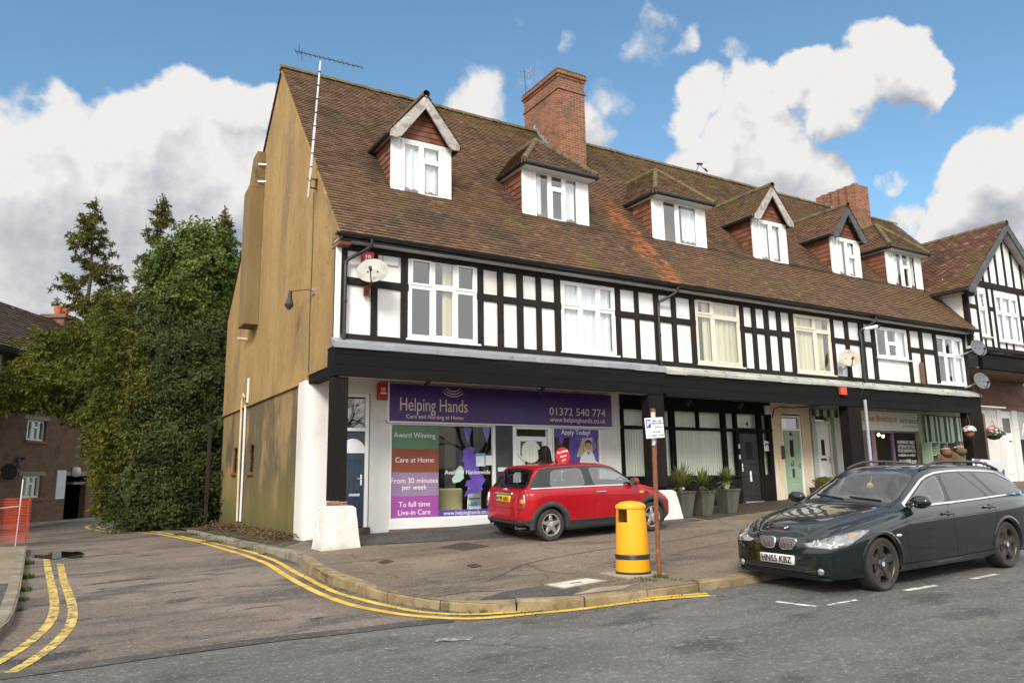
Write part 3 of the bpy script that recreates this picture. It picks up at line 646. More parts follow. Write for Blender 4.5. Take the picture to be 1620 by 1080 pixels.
def window(parent, name, x0, x1, z0, z1, Y, cols, mat=None, curtains=(), cmat=None, sill=True, fw=.055, sash=.042, glass=None, depth=.07):
    """cols: [(width share, [height shares from the bottom])]; the frame mesh is the part, pane, curtain and sill its sub-parts"""
    mat = mat or M['upvc']; b = MB(); g = MB()
    b.box(x0, x1, Y, Y+depth, z1-fw, z1); b.box(x0, x1, Y, Y+depth, z0, z0+fw)
    b.box(x0, x0+fw, Y+.001, Y+depth-.001, z0+fw, z1-fw); b.box(x1-fw, x1, Y+.001, Y+depth-.001, z0+fw, z1-fw)
    ix0, ix1, iz0, iz1 = x0+fw, x1-fw, z0+fw, z1-fw; tot = sum(c[0] for c in cols); x = ix0
    for ci, c in enumerate(cols):
        xe = x+(ix1-ix0)*c[0]/tot
        if ci: b.box(x-.018, x+.018, Y+.002, Y+depth-.002, iz0, iz1)
        rt = sum(c[1]); z = iz0
        for ri, r_ in enumerate(c[1]):
            ze = z+(iz1-iz0)*r_/rt; s = sash*(1.3 if (ci+ri) % 2 else 1)
            a0, a1, c0, c1 = x+(.018 if ci else 0), xe-(.018 if ci < len(cols)-1 else 0), z+(.016 if ri else 0), ze-(.016 if ri < len(c[1])-1 else 0)
            if ri: b.box(a0, a1, Y+.003, Y+depth-.003, z-.016, z+.016)
            yf = Y-.012 if (ci+ri) % 2 else Y+.006
            b.box(a0, a1, yf, Y+.05, c1-s, c1); b.box(a0, a1, yf, Y+.05, c0, c0+s); b.box(a0, a0+s, yf+.001, Y+.049, c0+s, c1-s); b.box(a1-s, a1, yf+.001, Y+.049, c0+s, c1-s)
            g.face([(a0+s, Y+.03, c0+s), (a1-s, Y+.03, c0+s), (a1-s, Y+.03, c1-s), (a0+s, Y+.03, c1-s)])
            z = ze
        x = xe
    o = b.build(name, mat, parent, bevel=.006)
    g.build('pane', glass or M['glass'], o, fix=False)
    for (f0, f1) in curtains:
        k = MB(); curtain(k, ix0+(ix1-ix0)*f0, ix0+(ix1-ix0)*f1, iz0-.02, iz1+.02, Y+.115, amp=.018); k.build('curtain', cmat or M['curtain'], o, smooth='all', fix=False)
    if sill:
        MB().box(x0-.05, x1+.05, Y-.075, Y+.03, z0-.045, z0-.002).build('sill', mat, o, bevel=.008)
    return o
# ---- end gable (ochre render) ----
YB = 25.05
def poly_x(b, X, pts, m=0): b.face([(X, y, z) for y, z in pts], m)
b = MB()
up = [(14.2, 2.25), (YB, 2.25), (YB, 5.05), (19.17, 10.80), (14.2, 5.06), ]
b.prism([(XG, y, z) for y, z in [(14.2, 2.25), (15.87, 2.25), (15.87, 2.14), (YB, 2.14), (YB, 5.1), (19.17, 10.82), (14.2, 5.1)]], (.24, 0, 0))
gw = b.build('gable_wall', M['ochre'], TB)
b = MB()       # lower wall, set 20 mm back, with two small windows
w1 = (onX(368, 708, XG).y, onX(374.5, 708, XG).y, onX(366, 751, XG).z, onX(368, 708, XG).z)
w2 = (onX(393, 702, XG).y, onX(401, 701, XG).y, onX(392, 750, XG).z, onX(393, 702.5, XG).z)
w1 = (min(w1[:2])-.0, max(w1[:2]), w1[2], w1[3]); w2 = (min(w2[:2]), max(w2[:2]), w2[2], w2[3])
for (a, c, d, e) in holes(16.55, YB, -1.6, 2.14, [w1, w2]):
    b.face([(XG+.025, a, d), (XG+.025, c, d), (XG+.025, c, e), (XG+.025, a, e)])
for h in (w1, w2):
    for q in ([(h[0], h[2]), (h[1], h[2])], [(h[1], h[2]), (h[1], h[3])], [(h[1], h[3]), (h[0], h[3])], [(h[0], h[3]), (h[0], h[2])]):
        b.face([(XG+.025, *q[0]), (XG+.025, *q[1]), (XG+.2, *q[1]), (XG+.2, *q[0])])
b.face([(XG+.025, YB, -1.6), (XG+.4, YB, -1.6), (XG+.4, YB, 2.14), (XG+.025, YB, 2.14)])
b.build('lower_gable_wall', M['ochre_low'], TB)
MB().box(XG-.028, XG+.02, 16.5, YB, 2.10, 2.165).build('string_course', M['ochre'], TB, bevel=.01)
for h in (w1, w2):
    f = MB()
    X0 = XG+.035
    f.box(X0, X0+.06, h[0], h[1], h[3]-.04, h[3]); f.box(X0-.06, X0+.06, h[0]-.03, h[1]+.03, h[2]-.03, h[2]+.05); f.box(X0, X0+.06, h[0], h[0]+.04, h[2]+.05, h[3]-.04); f.box(X0, X0+.06, h[1]-.04, h[1], h[2]+.05, h[3]-.04)
    o = f.build('side_window', M['rust'], TB, bevel=.005)
    MB().face([(X0+.012, h[0]+.03, h[2]+.04), (X0+.012, h[1]-.03, h[2]+.04), (X0+.012, h[1]-.03, h[3]-.03), (X0+.012, h[0]+.03, h[3]-.03)]).build('pane', M['glass'], o)
# white pier at the front of the gable
b = MB(); prof = [(XG+.0, 16.56), (XG-.012, 16.2), (XG-.012, 15.95), (XG+.03, 15.83), (XG+.12, 15.76), (XG+.3, 15.755), (XG+.62, 15.76), (XG+.62, 16.56)]
b.prism([(x, y, -1.5) for x, y in prof], (0, 0, 1.5+2.16)); b.build('white_pier', M['masonry'], TB, smooth=True)
MB().box(XG+.02, XG+.22, 14.25, 15.9, 2.06, 2.24).build('gable_bearer', M['post'], TB, bevel=.01)
# rear wall and floor slabs keep the rooms dark
b = MB(); b.face([(XG+.2, YB-.02, -1.5), (XR+4, YB-.02, -1.5), (XR+4, YB-.02, 5.2), (XG+.2, YB-.02, 5.2)]); b.face([(XR, 14.3, 2.42), (XR, YB, 2.42), (XR, YB, 4.9), (XR, 19, 10.5), (XR, 14.3, 4.9)]); b.face([(30, SY+2.3, -1.5), (30, SY+2.3, 2.4), (XR, SY+2.3, 2.4), (XR, SY+2.3, -1.5)])
b.build('rear_wall', M['ochre'], TB)
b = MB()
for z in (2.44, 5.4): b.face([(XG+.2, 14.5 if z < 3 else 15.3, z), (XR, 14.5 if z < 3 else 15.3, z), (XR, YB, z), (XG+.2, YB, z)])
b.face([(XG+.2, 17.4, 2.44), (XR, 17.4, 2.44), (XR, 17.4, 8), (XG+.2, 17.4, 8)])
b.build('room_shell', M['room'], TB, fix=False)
# chimney breast climbing the gable
b = MB()
A = XG-.37; C = XG-.27; y0, y1 = 20.72, 21.25
b.hexa([(A, y0, 4.22), (XG, y0, 4.22), (XG, y1+.25, 4.22), (A, y1+.25, 4.22)], [(A, y0, 8.05), (XG, y0, 8.05), (XG, y1+.25, 8.05), (A, y1+.25, 8.05)])
b.hexa([(A, y0, 8.05), (XG, y0, 8.05), (XG, y1+.25, 8.05), (A, y1+.25, 8.05)], [(C, y0, 8.35), (XG, y0, 8.35), (XG, y1+.1, 8.35), (C, y1+.1, 8.35)])
b.hexa([(C, y0, 8.35), (XG, y0, 8.35), (XG, y1+.1, 8.35), (C, y1+.1, 8.35)], [(C+.05, y0, 9.12), (XG, y0, 9.12), (XG, y1, 9.2), (C+.05, y1, 9.1)])
o = b.build('chimney_breast', M['breast'], TB, bevel=.01)
b = MB()
for z in (8.72, 8.22): b.bar((XG-.19, y0-.04, z), (XG-.0, y0-.12, z+.0), .025, .025)
split(b.build('bracket', M['alu'], o))
# cables and pipes on the gable
b = MB()
p = [onX(*q, XG-.015) for q in [(496, 304), (494, 400), (490, 500), (488, 588)]]; b.tube(p, .008, 6)
b.build('cable', M['black'], TB)
b = MB(); P1 = [onX(*q, XG-.02) for q in [(393.5, 598), (391.5, 636), (388.5, 640), (386, 700), (380, 824)]]; b.tube(P1, .028, 8)
b.build('waste_pipe', M['upvc'], TB, smooth=True)
b = MB(); P1 = [onX(*q, XG-.02) for q in [(383, 632), (382, 650), (379, 720), (375, 824)]]; b.tube(P1, .03, 8); b.tube([onX(*q, XG-.04) for q in [(387, 628), (384.5, 623), (383, 632)]], .025, 8)
b.build('waste_pipe', M['cream'], TB, smooth=True)
v = onX(391, 537, XG); b = MB(); b.tube([v, v+Vector((-.10, 0, 0)), v+Vector((-.26, -.02, .015))], [.05, .05, .035], 10); b.build('flue', M['cream'], TB, smooth=True)
# ---- upper front: panels, timbers, windows ----
ZT, ZB = 4.68, 2.74
def zU(y, x): return hz(x, y, UY)
Wn = [  # name px-left, px-right, (px, y) top, (px, y) bottom, layout, frame, curtains
 dict(l=(645, 471), r=(755, 471), t=(700, 411), b=(700, 540), cols=[(.335, [.64, .36]), (.355, [.66, .34]), (.31, [.64, .36])], cur=[(.52, .66)], cm='curtain_y'),
 dict(l=(887, 488), r=(973, 493), t=(930, 448), b=(930, 559), cols=[(.335, [.64, .36]), (.355, [.66, .34]), (.31, [.64, .36])], cur=[(.0, .3), (.3, .62), (.62, .98)], cm='curtain'),
 dict(l=(1100.5, 520), r=(1171.5, 533), t=(1135, 475.5), b=(1135, 578), cols=[(.37, [.76, .24]), (.63, [.76, .24])], mat='paintcream', cur=[(.18, .36), (.40, 1.)], cm='curtain_y'),
 dict(l=(1257, 540), r=(1315, 543), t=(1285, 499.5), b=(1285, 591), cols=[(.56, [.76, .24]), (.44, [.76, .24])], mat='paintcream', cur=[(0, .55), (.62, .9)], cm='curtain_y'),
 dict(l=(1384.3, 535), r=(1435.4, 546), t=(1407, 519), b=(1407, 567), cols=[(.34, [1]), (.34, [.5, .5]), (.32, [1])], cur=[(.7, .98)], cm='curtain'),
 dict(l=(1481, 574), r=(1525, 570), t=(1500, 533), b=(1500, 608), cols=[(.34, [.62, .38]), (.34, [.62, .38]), (.32, [.62, .38])], mat='upvc', cur=[(.6, .95)], cm='curtain'),
]
hl = []
for w in Wn:
    w['X'] = (hx(*w['l'], UY), hx(*w['r'], UY)); w['Z'] = (hz(*w['b'], UY), hz(*w['t'], UY)); hl.append((*w['X'], *w['Z']))
b = MB(); wall_y(b, UY+.03, .12, XG+.01, XR-.02, ZB-.3, ZT+.1, hl); b.face([(XG+.01, UY+.03, 2.3), (XG+.01, UY+.03, 5.0), (XG+.01, UY+.9, 5.0), (XG+.01, UY+.9, 2.3)])
b.build('front_wall', M['panel'], TB)
for i, w in enumerate(Wn):
    window(TB, 'window', *w['X'], *w['Z'], UY-.012, w['cols'], M[w.get('mat', 'upvc')], w['cur'], M[w['cm']])
tb = MB(); T0, T1 = UY-.035, UY+.04
def vpost(px0, px1, y, z0=None, z1=None):
    x0, x1 = hx(px0, y, UY), hx(px1, y, UY); rr = random.uniform(-.004, .004)
    tb.box(x0+rr, x1+rr, T0+random.uniform(0, .012), T1, z0 if z0 is not None else ZB+.13, z1 if z1 is not None else ZT-.12)
MID = hz(611, 451, UY); mt = .075
posts = [(539.5, 549, 430), (587, 596.7, 489), (634.6, 644.5, 471), (755.3, 764.4, 471), (787.5, 796, 488), (818, 827, 488), (848.6, 856, 488), (878, 886.7, 488), (973.8, 981.7, 495), (1005.6, 1011.6, 515), (1036, 1043, 515), (1063.7, 1070, 516), (1093.6, 1100.3, 520), (1172, 1178, 534), (1191.5, 1197.4, 534), (1211, 1217.4, 534), (1230.7, 1236.7, 534), (1251, 1256.7, 534), (1315.2, 1319.6, 531), (1336.6, 1341.7, 528), (1358.8, 1365.8, 528), (1378.6, 1384, 531), (1435.6, 1439.9, 545), (1455, 1459.5, 542), (1476.6, 1480.8, 542), (1525.5, 1529.5, 573)]
for p in posts: vpost(*p)
tb.box(XG+.16, XR, T0+.005, T1, ZT-.125, ZT)                                  # head
tb.box(XG+.16, XR, T0-.01, T1, ZB, ZB+.13)                                    # sole
xs = [hx(549, 430, UY)] + sum([[w['X'][0]-.0, w['X'][1]+.0] for w in Wn], []) + [XR]
gaps = [(hx(549, 430, UY), Wn[0]['X'][0]), (Wn[0]['X'][1], Wn[1]['X'][0]), (Wn[1]['X'][1], Wn[2]['X'][0]), (Wn[2]['X'][1], Wn[3]['X'][0]), (Wn[3]['X'][1], Wn[4]['X'][0]), (Wn[4]['X'][1]+.0, Wn[5]['X'][0]), (Wn[5]['X'][1], XR)]
for a, c in gaps: tb.box(a-.02, c+.02, T0+.016, T1, MID-mt, MID+mt)
split(tb.build('timber', M['timber'], TB, bevel=.008))
MB().box(hx(1453, 575, UY), hx(1458, 575, UY)+.03, T0-.012, T0, 2.85, 3.55).build('bare_batten', M['wood'], TB)
MB().box(XG+.0, hx(539.3, 430, UY), UY-.03, UY+.06, ZB+.02, ZT).build('corner_board', M['panel'], TB, bevel=.005)
v = onY(618, 413, UY); b = MB(); b.box(v.x-.16, v.x+.16, UY-.01, UY+.05, v.z-.09, v.z+.09)
for k in range(7): b.box(v.x-.15+k*.045, v.x-.125+k*.045, UY-.02, UY-.008, v.z-.08, v.z+.08)
b.build('air_vent', M['paper'], TB)
# ---- eaves ----
MB().box(XG-.02, XR+.05, EYv+.06, UY+.03, ZT-.005, ZT+.02).build('soffit', M['soffit'], TB)
b = MB()
arc = [(-.065*math.cos(a), -.065*math.sin(a)) for a in [PI*k/8 for k in range(9)]]
prof = [(EYv-.01+y, EZ-.02+z) for y, z in arc]+[(EYv+.075, EZ-.02)]
gx = [XG-.12, XG+.3]+[XG+1+k*2. for k in range(11)]+[XR+.15]
for a, c in zip(gx, gx[1:]):
    sa, sc_ = .012*math.sin(a*1.3), .012*math.sin(c*1.3)
    for (p, q) in zip(prof, prof[1:]): b.face([(a, p[0], p[1]+sa), (c, p[0], p[1]+sc_), (c, q[0], q[1]+sc_), (a, q[0], q[1]+sa)])
b.box(XG-.02, XR+.05, EYv+.055, EYv+.075, ZT-.02, EZ+.02)
b.build('gutter', M['gutter'], TB, smooth=True)
def downpipe(px, y0, zt, zb):
    x = hx(px, y0, UY-.09); b = MB(); Y = UY-.09
    b.tube([(x+.42, EYv-.01, EZ-.06), (x+.42, EYv+.0, EZ-.2), (x+.30, EYv+.1, EZ-.30), (x+.05, Y, EZ-.45), (x, Y, EZ-.55), (x, Y, zb)], .036, 10)
    for z in (EZ-.56, (zt+zb)/2): b.lathe([(.036, z), (.047, z), (.047, z+.06), (.036, z+.06)], (x, Y, 0), n=10)
    return b.build('downpipe', M['gutter'], TB, smooth=True)
downpipe(545.5, 480, 4.2, 2.74); downpipe(1044, 540, 4.2, 2.72); downpipe(1362.5, 540, 4.2, 2.72)
# bird wire / ragged corner brickwork at the gable eaves
b = MB(); b.box(XG-.012, XG+.22, EYv+.10, UY+.2, 4.58, 4.80); b.build('corner_brickwork', M['brick'], TB)
# ---- roof ----
def tiles(b, O, U, V, L, Hh, tw=.168, gauge=.108, thick=.023, left=None, right=None, m=0, seed=0, jit=.006):
    """plain tiles as real courses: O lower corner, U along the eaves, V up the slope"""
    O = Vector(O); U = Vector(U).normalized(); V = Vector(V).normalized(); Nn = U.cross(V).normalized()
    if Nn.z < 0 and abs(Nn.z) > .02: Nn = -Nn
    r_ = random.Random(seed+5); rows = int(Hh/gauge)+1
    for j in range(rows):
        v0, v1 = j*gauge, min((j+1)*gauge+.012, Hh+.0)
        if v0 >= Hh: break
        a = left(v0) if left else 0; e = right(v0) if right else L
        a2 = left(v1) if left else 0; e2 = right(v1) if right else L
        if e-a < .02: continue
        x = a-(r_.random()*.5+.0)*tw if not left else a-((a+j*.084) % tw)
        x = a-((j % 2)*.5*tw)-r_.random()*.02
        sag = .012*noise.noise((O.x+j*.11, O.y, j*.3))
        while x < e:
            x0, x1 = max(x, a)+.002, min(x+tw, e)-.002
            if x1-x0 > .01:
                t = thick+r_.uniform(-jit, jit)*.9; dv = r_.uniform(-.006, .006); lift = .008*noise.noise((x*.5, j*.14, O.x))
                f = lambda xx, vv: xx+((a2-a)*(1-(xx-a)/(e-a))+(e2-e)*((xx-a)/(e-a))) if (left or right) else xx
                p0, p1 = O+U*x0+V*(v0+dv), O+U*x1+V*(v0+dv); q1, q0 = O+U*f(x1, v1)+V*v1, O+U*f(x0, v1)+V*v1
                n0 = Nn*(t+lift+r_.uniform(0, .004)); n1 = Nn*(t+lift+r_.uniform(0, .004)); nb = Nn*(lift)
                uv = (r_.random(), r_.random())
                b.face([p0+n0, p1+n1, q1+nb, q0+nb], m, uv); b.face([p0-Nn*.004, p1-Nn*.004, p1+n1, p0+n0], m, uv)
            x += tw
    return b
b = MB()
SV = Vector((0, RYv-EYv, RZ-EZ)); SL = SV.length
def _right(v):      # the street slope runs into the valley of the gabled neighbour
    z = EZ+v/SL*(RZ-EZ)
    return (XR+.10)-(XG-.05)+(0 if z < 6.42 else 4.6)
tiles(b, (XG-.05, EYv-.06, EZ-.02), (1, 0, 0), SV, 1, SL, right=_right, seed=1)
# rear slope, simple courses
RV = Vector((0, RYv-YB-.3, RZ-4.85))
tiles(b, (XG-.05, YB+.3, 4.85), (1, 0, 0), RV, 25.0, RV.length, tw=.5, gauge=.21, seed=2)
b.face([(XG+.02, EYv, EZ-.035), (XR+.1, EYv, EZ-.035), (XR+4.6, RYv, RZ-.04), (XG+.02, RYv, RZ-.04)], 0, (.1, .1))
roof = b.build('roof', M['roof'], TB, fix=False)
b = MB(); x = XG-.06
while x < 31.0:
    rz = random.uniform(-.01, .012)
    for k in range(6):
        a0, a1 = PI*k/6, PI*(k+1)/6
        p = [(x, RYv-.13*math.cos(a0), RZ-.03+.13*math.sin(a0)+rz), (x+.30, RYv-.13*math.cos(a0), RZ-.03+.13*math.sin(a0)+rz), (x+.30, RYv-.13*math.cos(a1), RZ-.03+.13*math.sin(a1)+rz), (x, RYv-.13*math.cos(a1), RZ-.03+.13*math.sin(a1)+rz)]
        b.face(p)
    b.face([(x, RYv-.13*math.cos(PI*k/6), RZ-.03+.13*math.sin(PI*k/6)+rz) for k in range(7)])
    x += .305
b.build('ridge_tiles', M['ridge'], roof)
b = MB(); b.prism([(XG-.045, EYv+.0, EZ-.045), (XG-.045, RYv, RZ-.05), (XG-.045, RYv, RZ-.11), (XG-.045, EYv+.05, EZ-.11)], (.07, 0, 0)); b.build('verge_mortar', M['ochre'], roof)
# ---- dormers ----
DY = 15.25
def roofY(z): return EYv+(z-EZ)*(RYv-EYv)/(RZ-EZ)
def roofZ(y): return EZ+(y-EYv)*(RZ-EZ)/(RYv-EYv)
def hung(b, X, z0, z1, yfront, sgn):      # hung tiles on a cheek (plane x = X)
    z = z0; j = 0
    while z < z1:
        yb = roofY(z)+.05; zt = min(z+.15, z1)
        y = yfront
        while y < yb:
            ye = min(y+.2, yb); uv = (random.random(), random.random())
            b.face([(X-sgn*.02, y, z), (X-sgn*.02, ye, z), (X-sgn*.003, ye, zt), (X-sgn*.003, y, zt)], 0, uv); b.face([(X, y, z), (X, ye, z), (X-sgn*.02, ye, z), (X-sgn*.02, y, z)], 0, uv); y += .2
        z += .15
def dormer(x0, x1, kind, cols, curtains, barge=None, cm='curtain', idx=0):
    z0, z1 = 6.36, 7.71; ze = 7.78; cx = (x0+x1)/2; hw = (x1-x0)/2
    b = MB()
    hung(b, x0, 6.3, ze, DY+.02, 1); hung(b, x1, 6.3, ze, DY+.02, -1)
    b.face([(x0+.01, DY+.1, 5.9), (x0+.01, roofY(7.9)+.2, 5.9), (x0+.01, roofY(7.9)+.2, 7.8), (x0+.01, DY+.1, 7.8)], 0, (.1, .1)); b.face([(x1-.01, DY+.1, 5.9), (x1-.01, roofY(7.9)+.2, 5.9), (x1-.01, roofY(7.9)+.2, 7.8), (x1-.01, DY+.1, 7.8)], 0, (.1, .1))
    if kind == 'gable':
        zz = z1+.02
        while zz < 8.55:
            h = hw*(8.72-zz)/(8.72-z1)*.86; x = cx-h
            while x < cx+h:
                xe = min(x+.2, cx+h); uv = (random.random(), random.random()); b.face([(x, DY-.0, zz), (xe, DY-.0, zz), (xe, DY+.018, zz+.13), (x, DY+.018, zz+.13)], 0, uv); b.face([(x, DY-.0, zz), (xe, DY-.0, zz), (xe, DY+.02, zz), (x, DY+.02, zz)], 0, uv); x += .2
            zz += .13
        b.face([(x0, DY+.03, z1), (x1, DY+.03, z1), (cx, DY+.03, 8.75)], 0, (.1, .1))
    b.box(x0, x1, DY+.035, DY+.1, z1-.02, ze-.02); b.box(x0, x1, DY+.06, DY+.1, 6.0, 6.3)
    d = b.build('dormer', M['hang'], TB, fix=False)
    r_ = MB(); ov = .13
    if kind == 'gable':
        az = 8.83; ex = hw+ov; yf = DY-.24; U0 = (0, 1, 0); rise = az-(ze-.03)
        yb = roofY(az)+.1
        for s in (-1, 1):
            sl = math.hypot(ex, rise)
            ytop = yb-yf; ylow = roofY(ze)-yf+.06
            tiles(r_, (cx+s*ex, yf, ze-.05), (0, 1, 0), (-s*ex, 0, rise), 1, sl, right=lambda v, sl=sl: ylow+(ytop-ylow)*v/sl, seed=idx*3+s, tw=.168)
        y = yf-.02
        k2 = MB()
        while y < yb:
            k2.lathe([(.085, y), (.095, y+.27)], (cx, 0, az-.03), 'y', n=10); y += .27
        dr = r_.build('dormer_roof', M['roof'], d, fix=False); k2.build('dormer_ridge', M['ridge'], d, smooth=True)
        bm = barge or M['barge_grey']; g = MB(); t = .24
        for s in (-1, 1):
            p0 = Vector((cx+s*ex, yf+.01, ze-.09)); p1 = Vector((cx, yf+.01, az-.05))
            dn = Vector((0, 0, -t*1.25))
            g.prism([p0+Vector((0, 0, .04)), p1, p1+dn*1.1, Vector((cx+s*(hw-.14), yf+.01, ze-.14)), Vector((cx+s*(hw-.05), yf+.01, ze-.20)), p0+Vector((0, 0, -.10))], (0, .045, 0))
        split(g.build('barge_board', bm, d, bevel=.006))
        s2 = MB()
        for s in (-1, 1):
            s2.face([(cx+s*ex, yf+.05, ze-.1), (cx+s*hw, yf+.05, ze-.1), (cx+s*hw, roofY(ze), ze-.1), (cx+s*ex, roofY(ze), ze-.1)])
        split(s2.build('dormer_soffit', M['soffit'], d))
    else:
        az = 8.95; ex = hw+ov; yf = DY-.27; hipd = 1.15
        yb = roofY(az)+.1; rise = az-ze+.03; h0 = ze-.05
        sl = math.hypot(ex, rise); yl = roofY(ze)-yf+.06; yt = yb-yf
        for s in (-1, 1):
            tiles(r_, (cx+s*ex, yf, h0), (0, 1, 0), (-s*ex, 0, rise), 1, sl, left=lambda v, sl=sl: hipd*v/sl, right=lambda v, sl=sl: yl+(yt-yl)*v/sl, seed=idx*3+s)
        sf = math.hypot(hipd, rise)
        tiles(r_, (cx-ex, yf, h0), (1, 0, 0), (0, hipd, rise), 1, sf, left=lambda v: ex*v/sf, right=lambda v: 2*ex-ex*v/sf, seed=idx*3+7)
        k2 = MB()
        def run(p, q, r0=.075):
            p, q = Vector(p), Vector(q); n = max(2, int((q-p).length/.26))
            for i in range(n):
                a, c = p.lerp(q, i/n), p.lerp(q, (i+1)/n); k2.tube([a, c], [r0*1.08, r0*.92], 8)
        for s in (-1, 1): run((cx+s*ex, yf, h0+.02), (cx, yf+hipd, az-.01))
        run((cx, yf+hipd, az-.01), (cx, yb, az-.01), .085)
        dr = r_.build('dormer_roof', M['roof'], d, fix=False); k2.build('dormer_ridge', M['ridge'], d, smooth=True)
        g = MB(); g.box(cx-ex-.03, cx+ex+.03, yf-.07, yf+.02, h0-.09, h0+.0)
        for s in (-1, 1): g.box(min(cx+s*ex-.05, cx+s*ex+.05), max(cx+s*ex-.05, cx+s*ex+.05), yf+.02, roofY(ze)+.02, h0-.09, h0+.0)
        split(g.build('dormer_gutter', M['gutter'], d, bevel=.02))
        s2 = MB(); s2.box(cx-ex+.05, cx+ex-.05, yf+.02, DY+.02, h0-.13, h0-.095)
        for s in (-1, 1): s2.box(min(cx+s*(ex-.05), cx+s*hw), max(cx+s*(ex-.05), cx+s*hw), DY+.02, roofY(ze), h0-.13, h0-.095)
        split(s2.build('dormer_soffit', M['soffit'], d))
    if kind == 'gable':
        g = MB()
        for s in (-1, 1): g.box(min(cx+s*(ex-.04), cx+s*(ex+.07)), max(cx+s*(ex-.04), cx+s*(ex+.07)), yf+.03, roofY(ze)+.02, ze-.15, ze-.05)
        split(g.build('dormer_gutter', M['gutter'], d, bevel=.02))
    # front: white jamb boards and the window
    j = MB(); jw = (x1-x0)*.145
    for (a, c) in ((x0-.02, x0+jw), (x1-jw, x1+.02)): j.box(a, c, DY-.012, DY+.05, 6.30, z1)
    j.box(x0+jw, x1-jw, DY-.01, DY+.05, z1-.04, z1); j.box(x0+.05, x1-.05, DY-.11, DY-.0, 6.27, 6.335)
    split(j.build('jamb_board', M['upvc'], d, bevel=.006))
    window(TB, 'dormer_window', x0+jw, x1-jw, 6.345, z1-.04, DY-.03, cols, None, curtains, M[cm], sill=False, fw=.05, sash=.045)
    lf = MB(); 
    zz = 6.28
    lf.hexa([(x0-.02, DY-.13, 6.245), (x1+.02, DY-.13, 6.245), (x1+.02, DY+.0, 6.36), (x0-.02, DY+.0, 6.36)], [(x0-.02, DY-.14, 6.262), (x1+.02, DY-.14, 6.262), (x1+.02, DY-.01, 6.375), (x0-.02, DY-.01, 6.375)]); lf.build('apron_flashing', M['lead'], d)
    return d
dormer(6.05, 7.51, 'gable', [(.48, [1]), (.52, [.7, .3])], [(.03, .44), (.52, .95)], idx=1)
dormer(9.50, 11.47, 'hip', [(.34, [1]), (.33, [.7, .3]), (.33, [1])], [(.05, .2), (.68, .95)], idx=2)
dormer(13.68, 15.63, 'hip', [(.4, [1]), (.6, [1])], [(.0, .1), (.62, .98)], idx=3)
dormer(17.60, 19.06, 'gable', [(.5, [1]), (.5, [1])], [(.03, .45), (.55, .95)], idx=4)
dormer(21.23, 22.67, 'gable', [(.5, [1]), (.5, [.6, .4])], [(.05, .45), (.55, .95)], M['barge_dark'], idx=5)
dormer(24.15, 26.12, 'hip', [(.36, [1]), (.32, [.62, .38]), (.32, [1])], [(.03, .3), (.72, .98)], idx=6)
# ---- chimneys ----
def chimney(x0, x1, y0, y1, z0, z1, cap=True, pots=0):
    b = MB(); b.box(x0, x1, y0, y1, z0, z1-.0)
    if cap:
        b.box(x0-.035, x1+.035, y0-.035, y1+.035, z1-.62, z1-.54)
        b.box(x0-.03, x1+.03, y0-.03, y1+.03, z1-.22, z1-.14); b.box(x0-.07, x1+.07, y0-.07, y1+.07, z1-.14, z1+.0)
    c = b.build('chimney', M['brick'], TB, bevel=.012)
    if cap: MB().box(x0-.055, x1+.055, y0-.055, y1+.055, z1+.003, z1+.075).build('chimney_cap', M['capmoss'], c, bevel=.03)
    for i in range(pots):
        y = y0+.2+(y1-y0-.4)*i/(pots-1)
        MB().lathe([(.14, z1-.05), (.15, z1+.02), (.13, z1+.09), (.05, z1+.12)], (x0+.28, y, 0), n=14).build('chimney_pot', M['brick'], c, smooth=True)
        b = MB(); b.box(x0-.05, x0-.002, y-.13, y+.13, z0+1.4, z1-.03); b.build('brick_rib', M['brick'], c)
    b = MB(); y = y0-.02
    while y < min(y1, RYv):
        zz = roofZ(y); b.box(x0-.03, x0-.012, y, y+.1, zz+.0, zz+.24+.05*((y*10) % 1)); y += .12
    b.build('stepped_flashing', M['lead'], c)
    return c
chimney(12.46, 13.45, 17.86, 19.85, 8.3, 12.42)
chimney(26.75, 27.6, 17.9, 19.75, 8.4, 11.5, cap=False, pots=5)
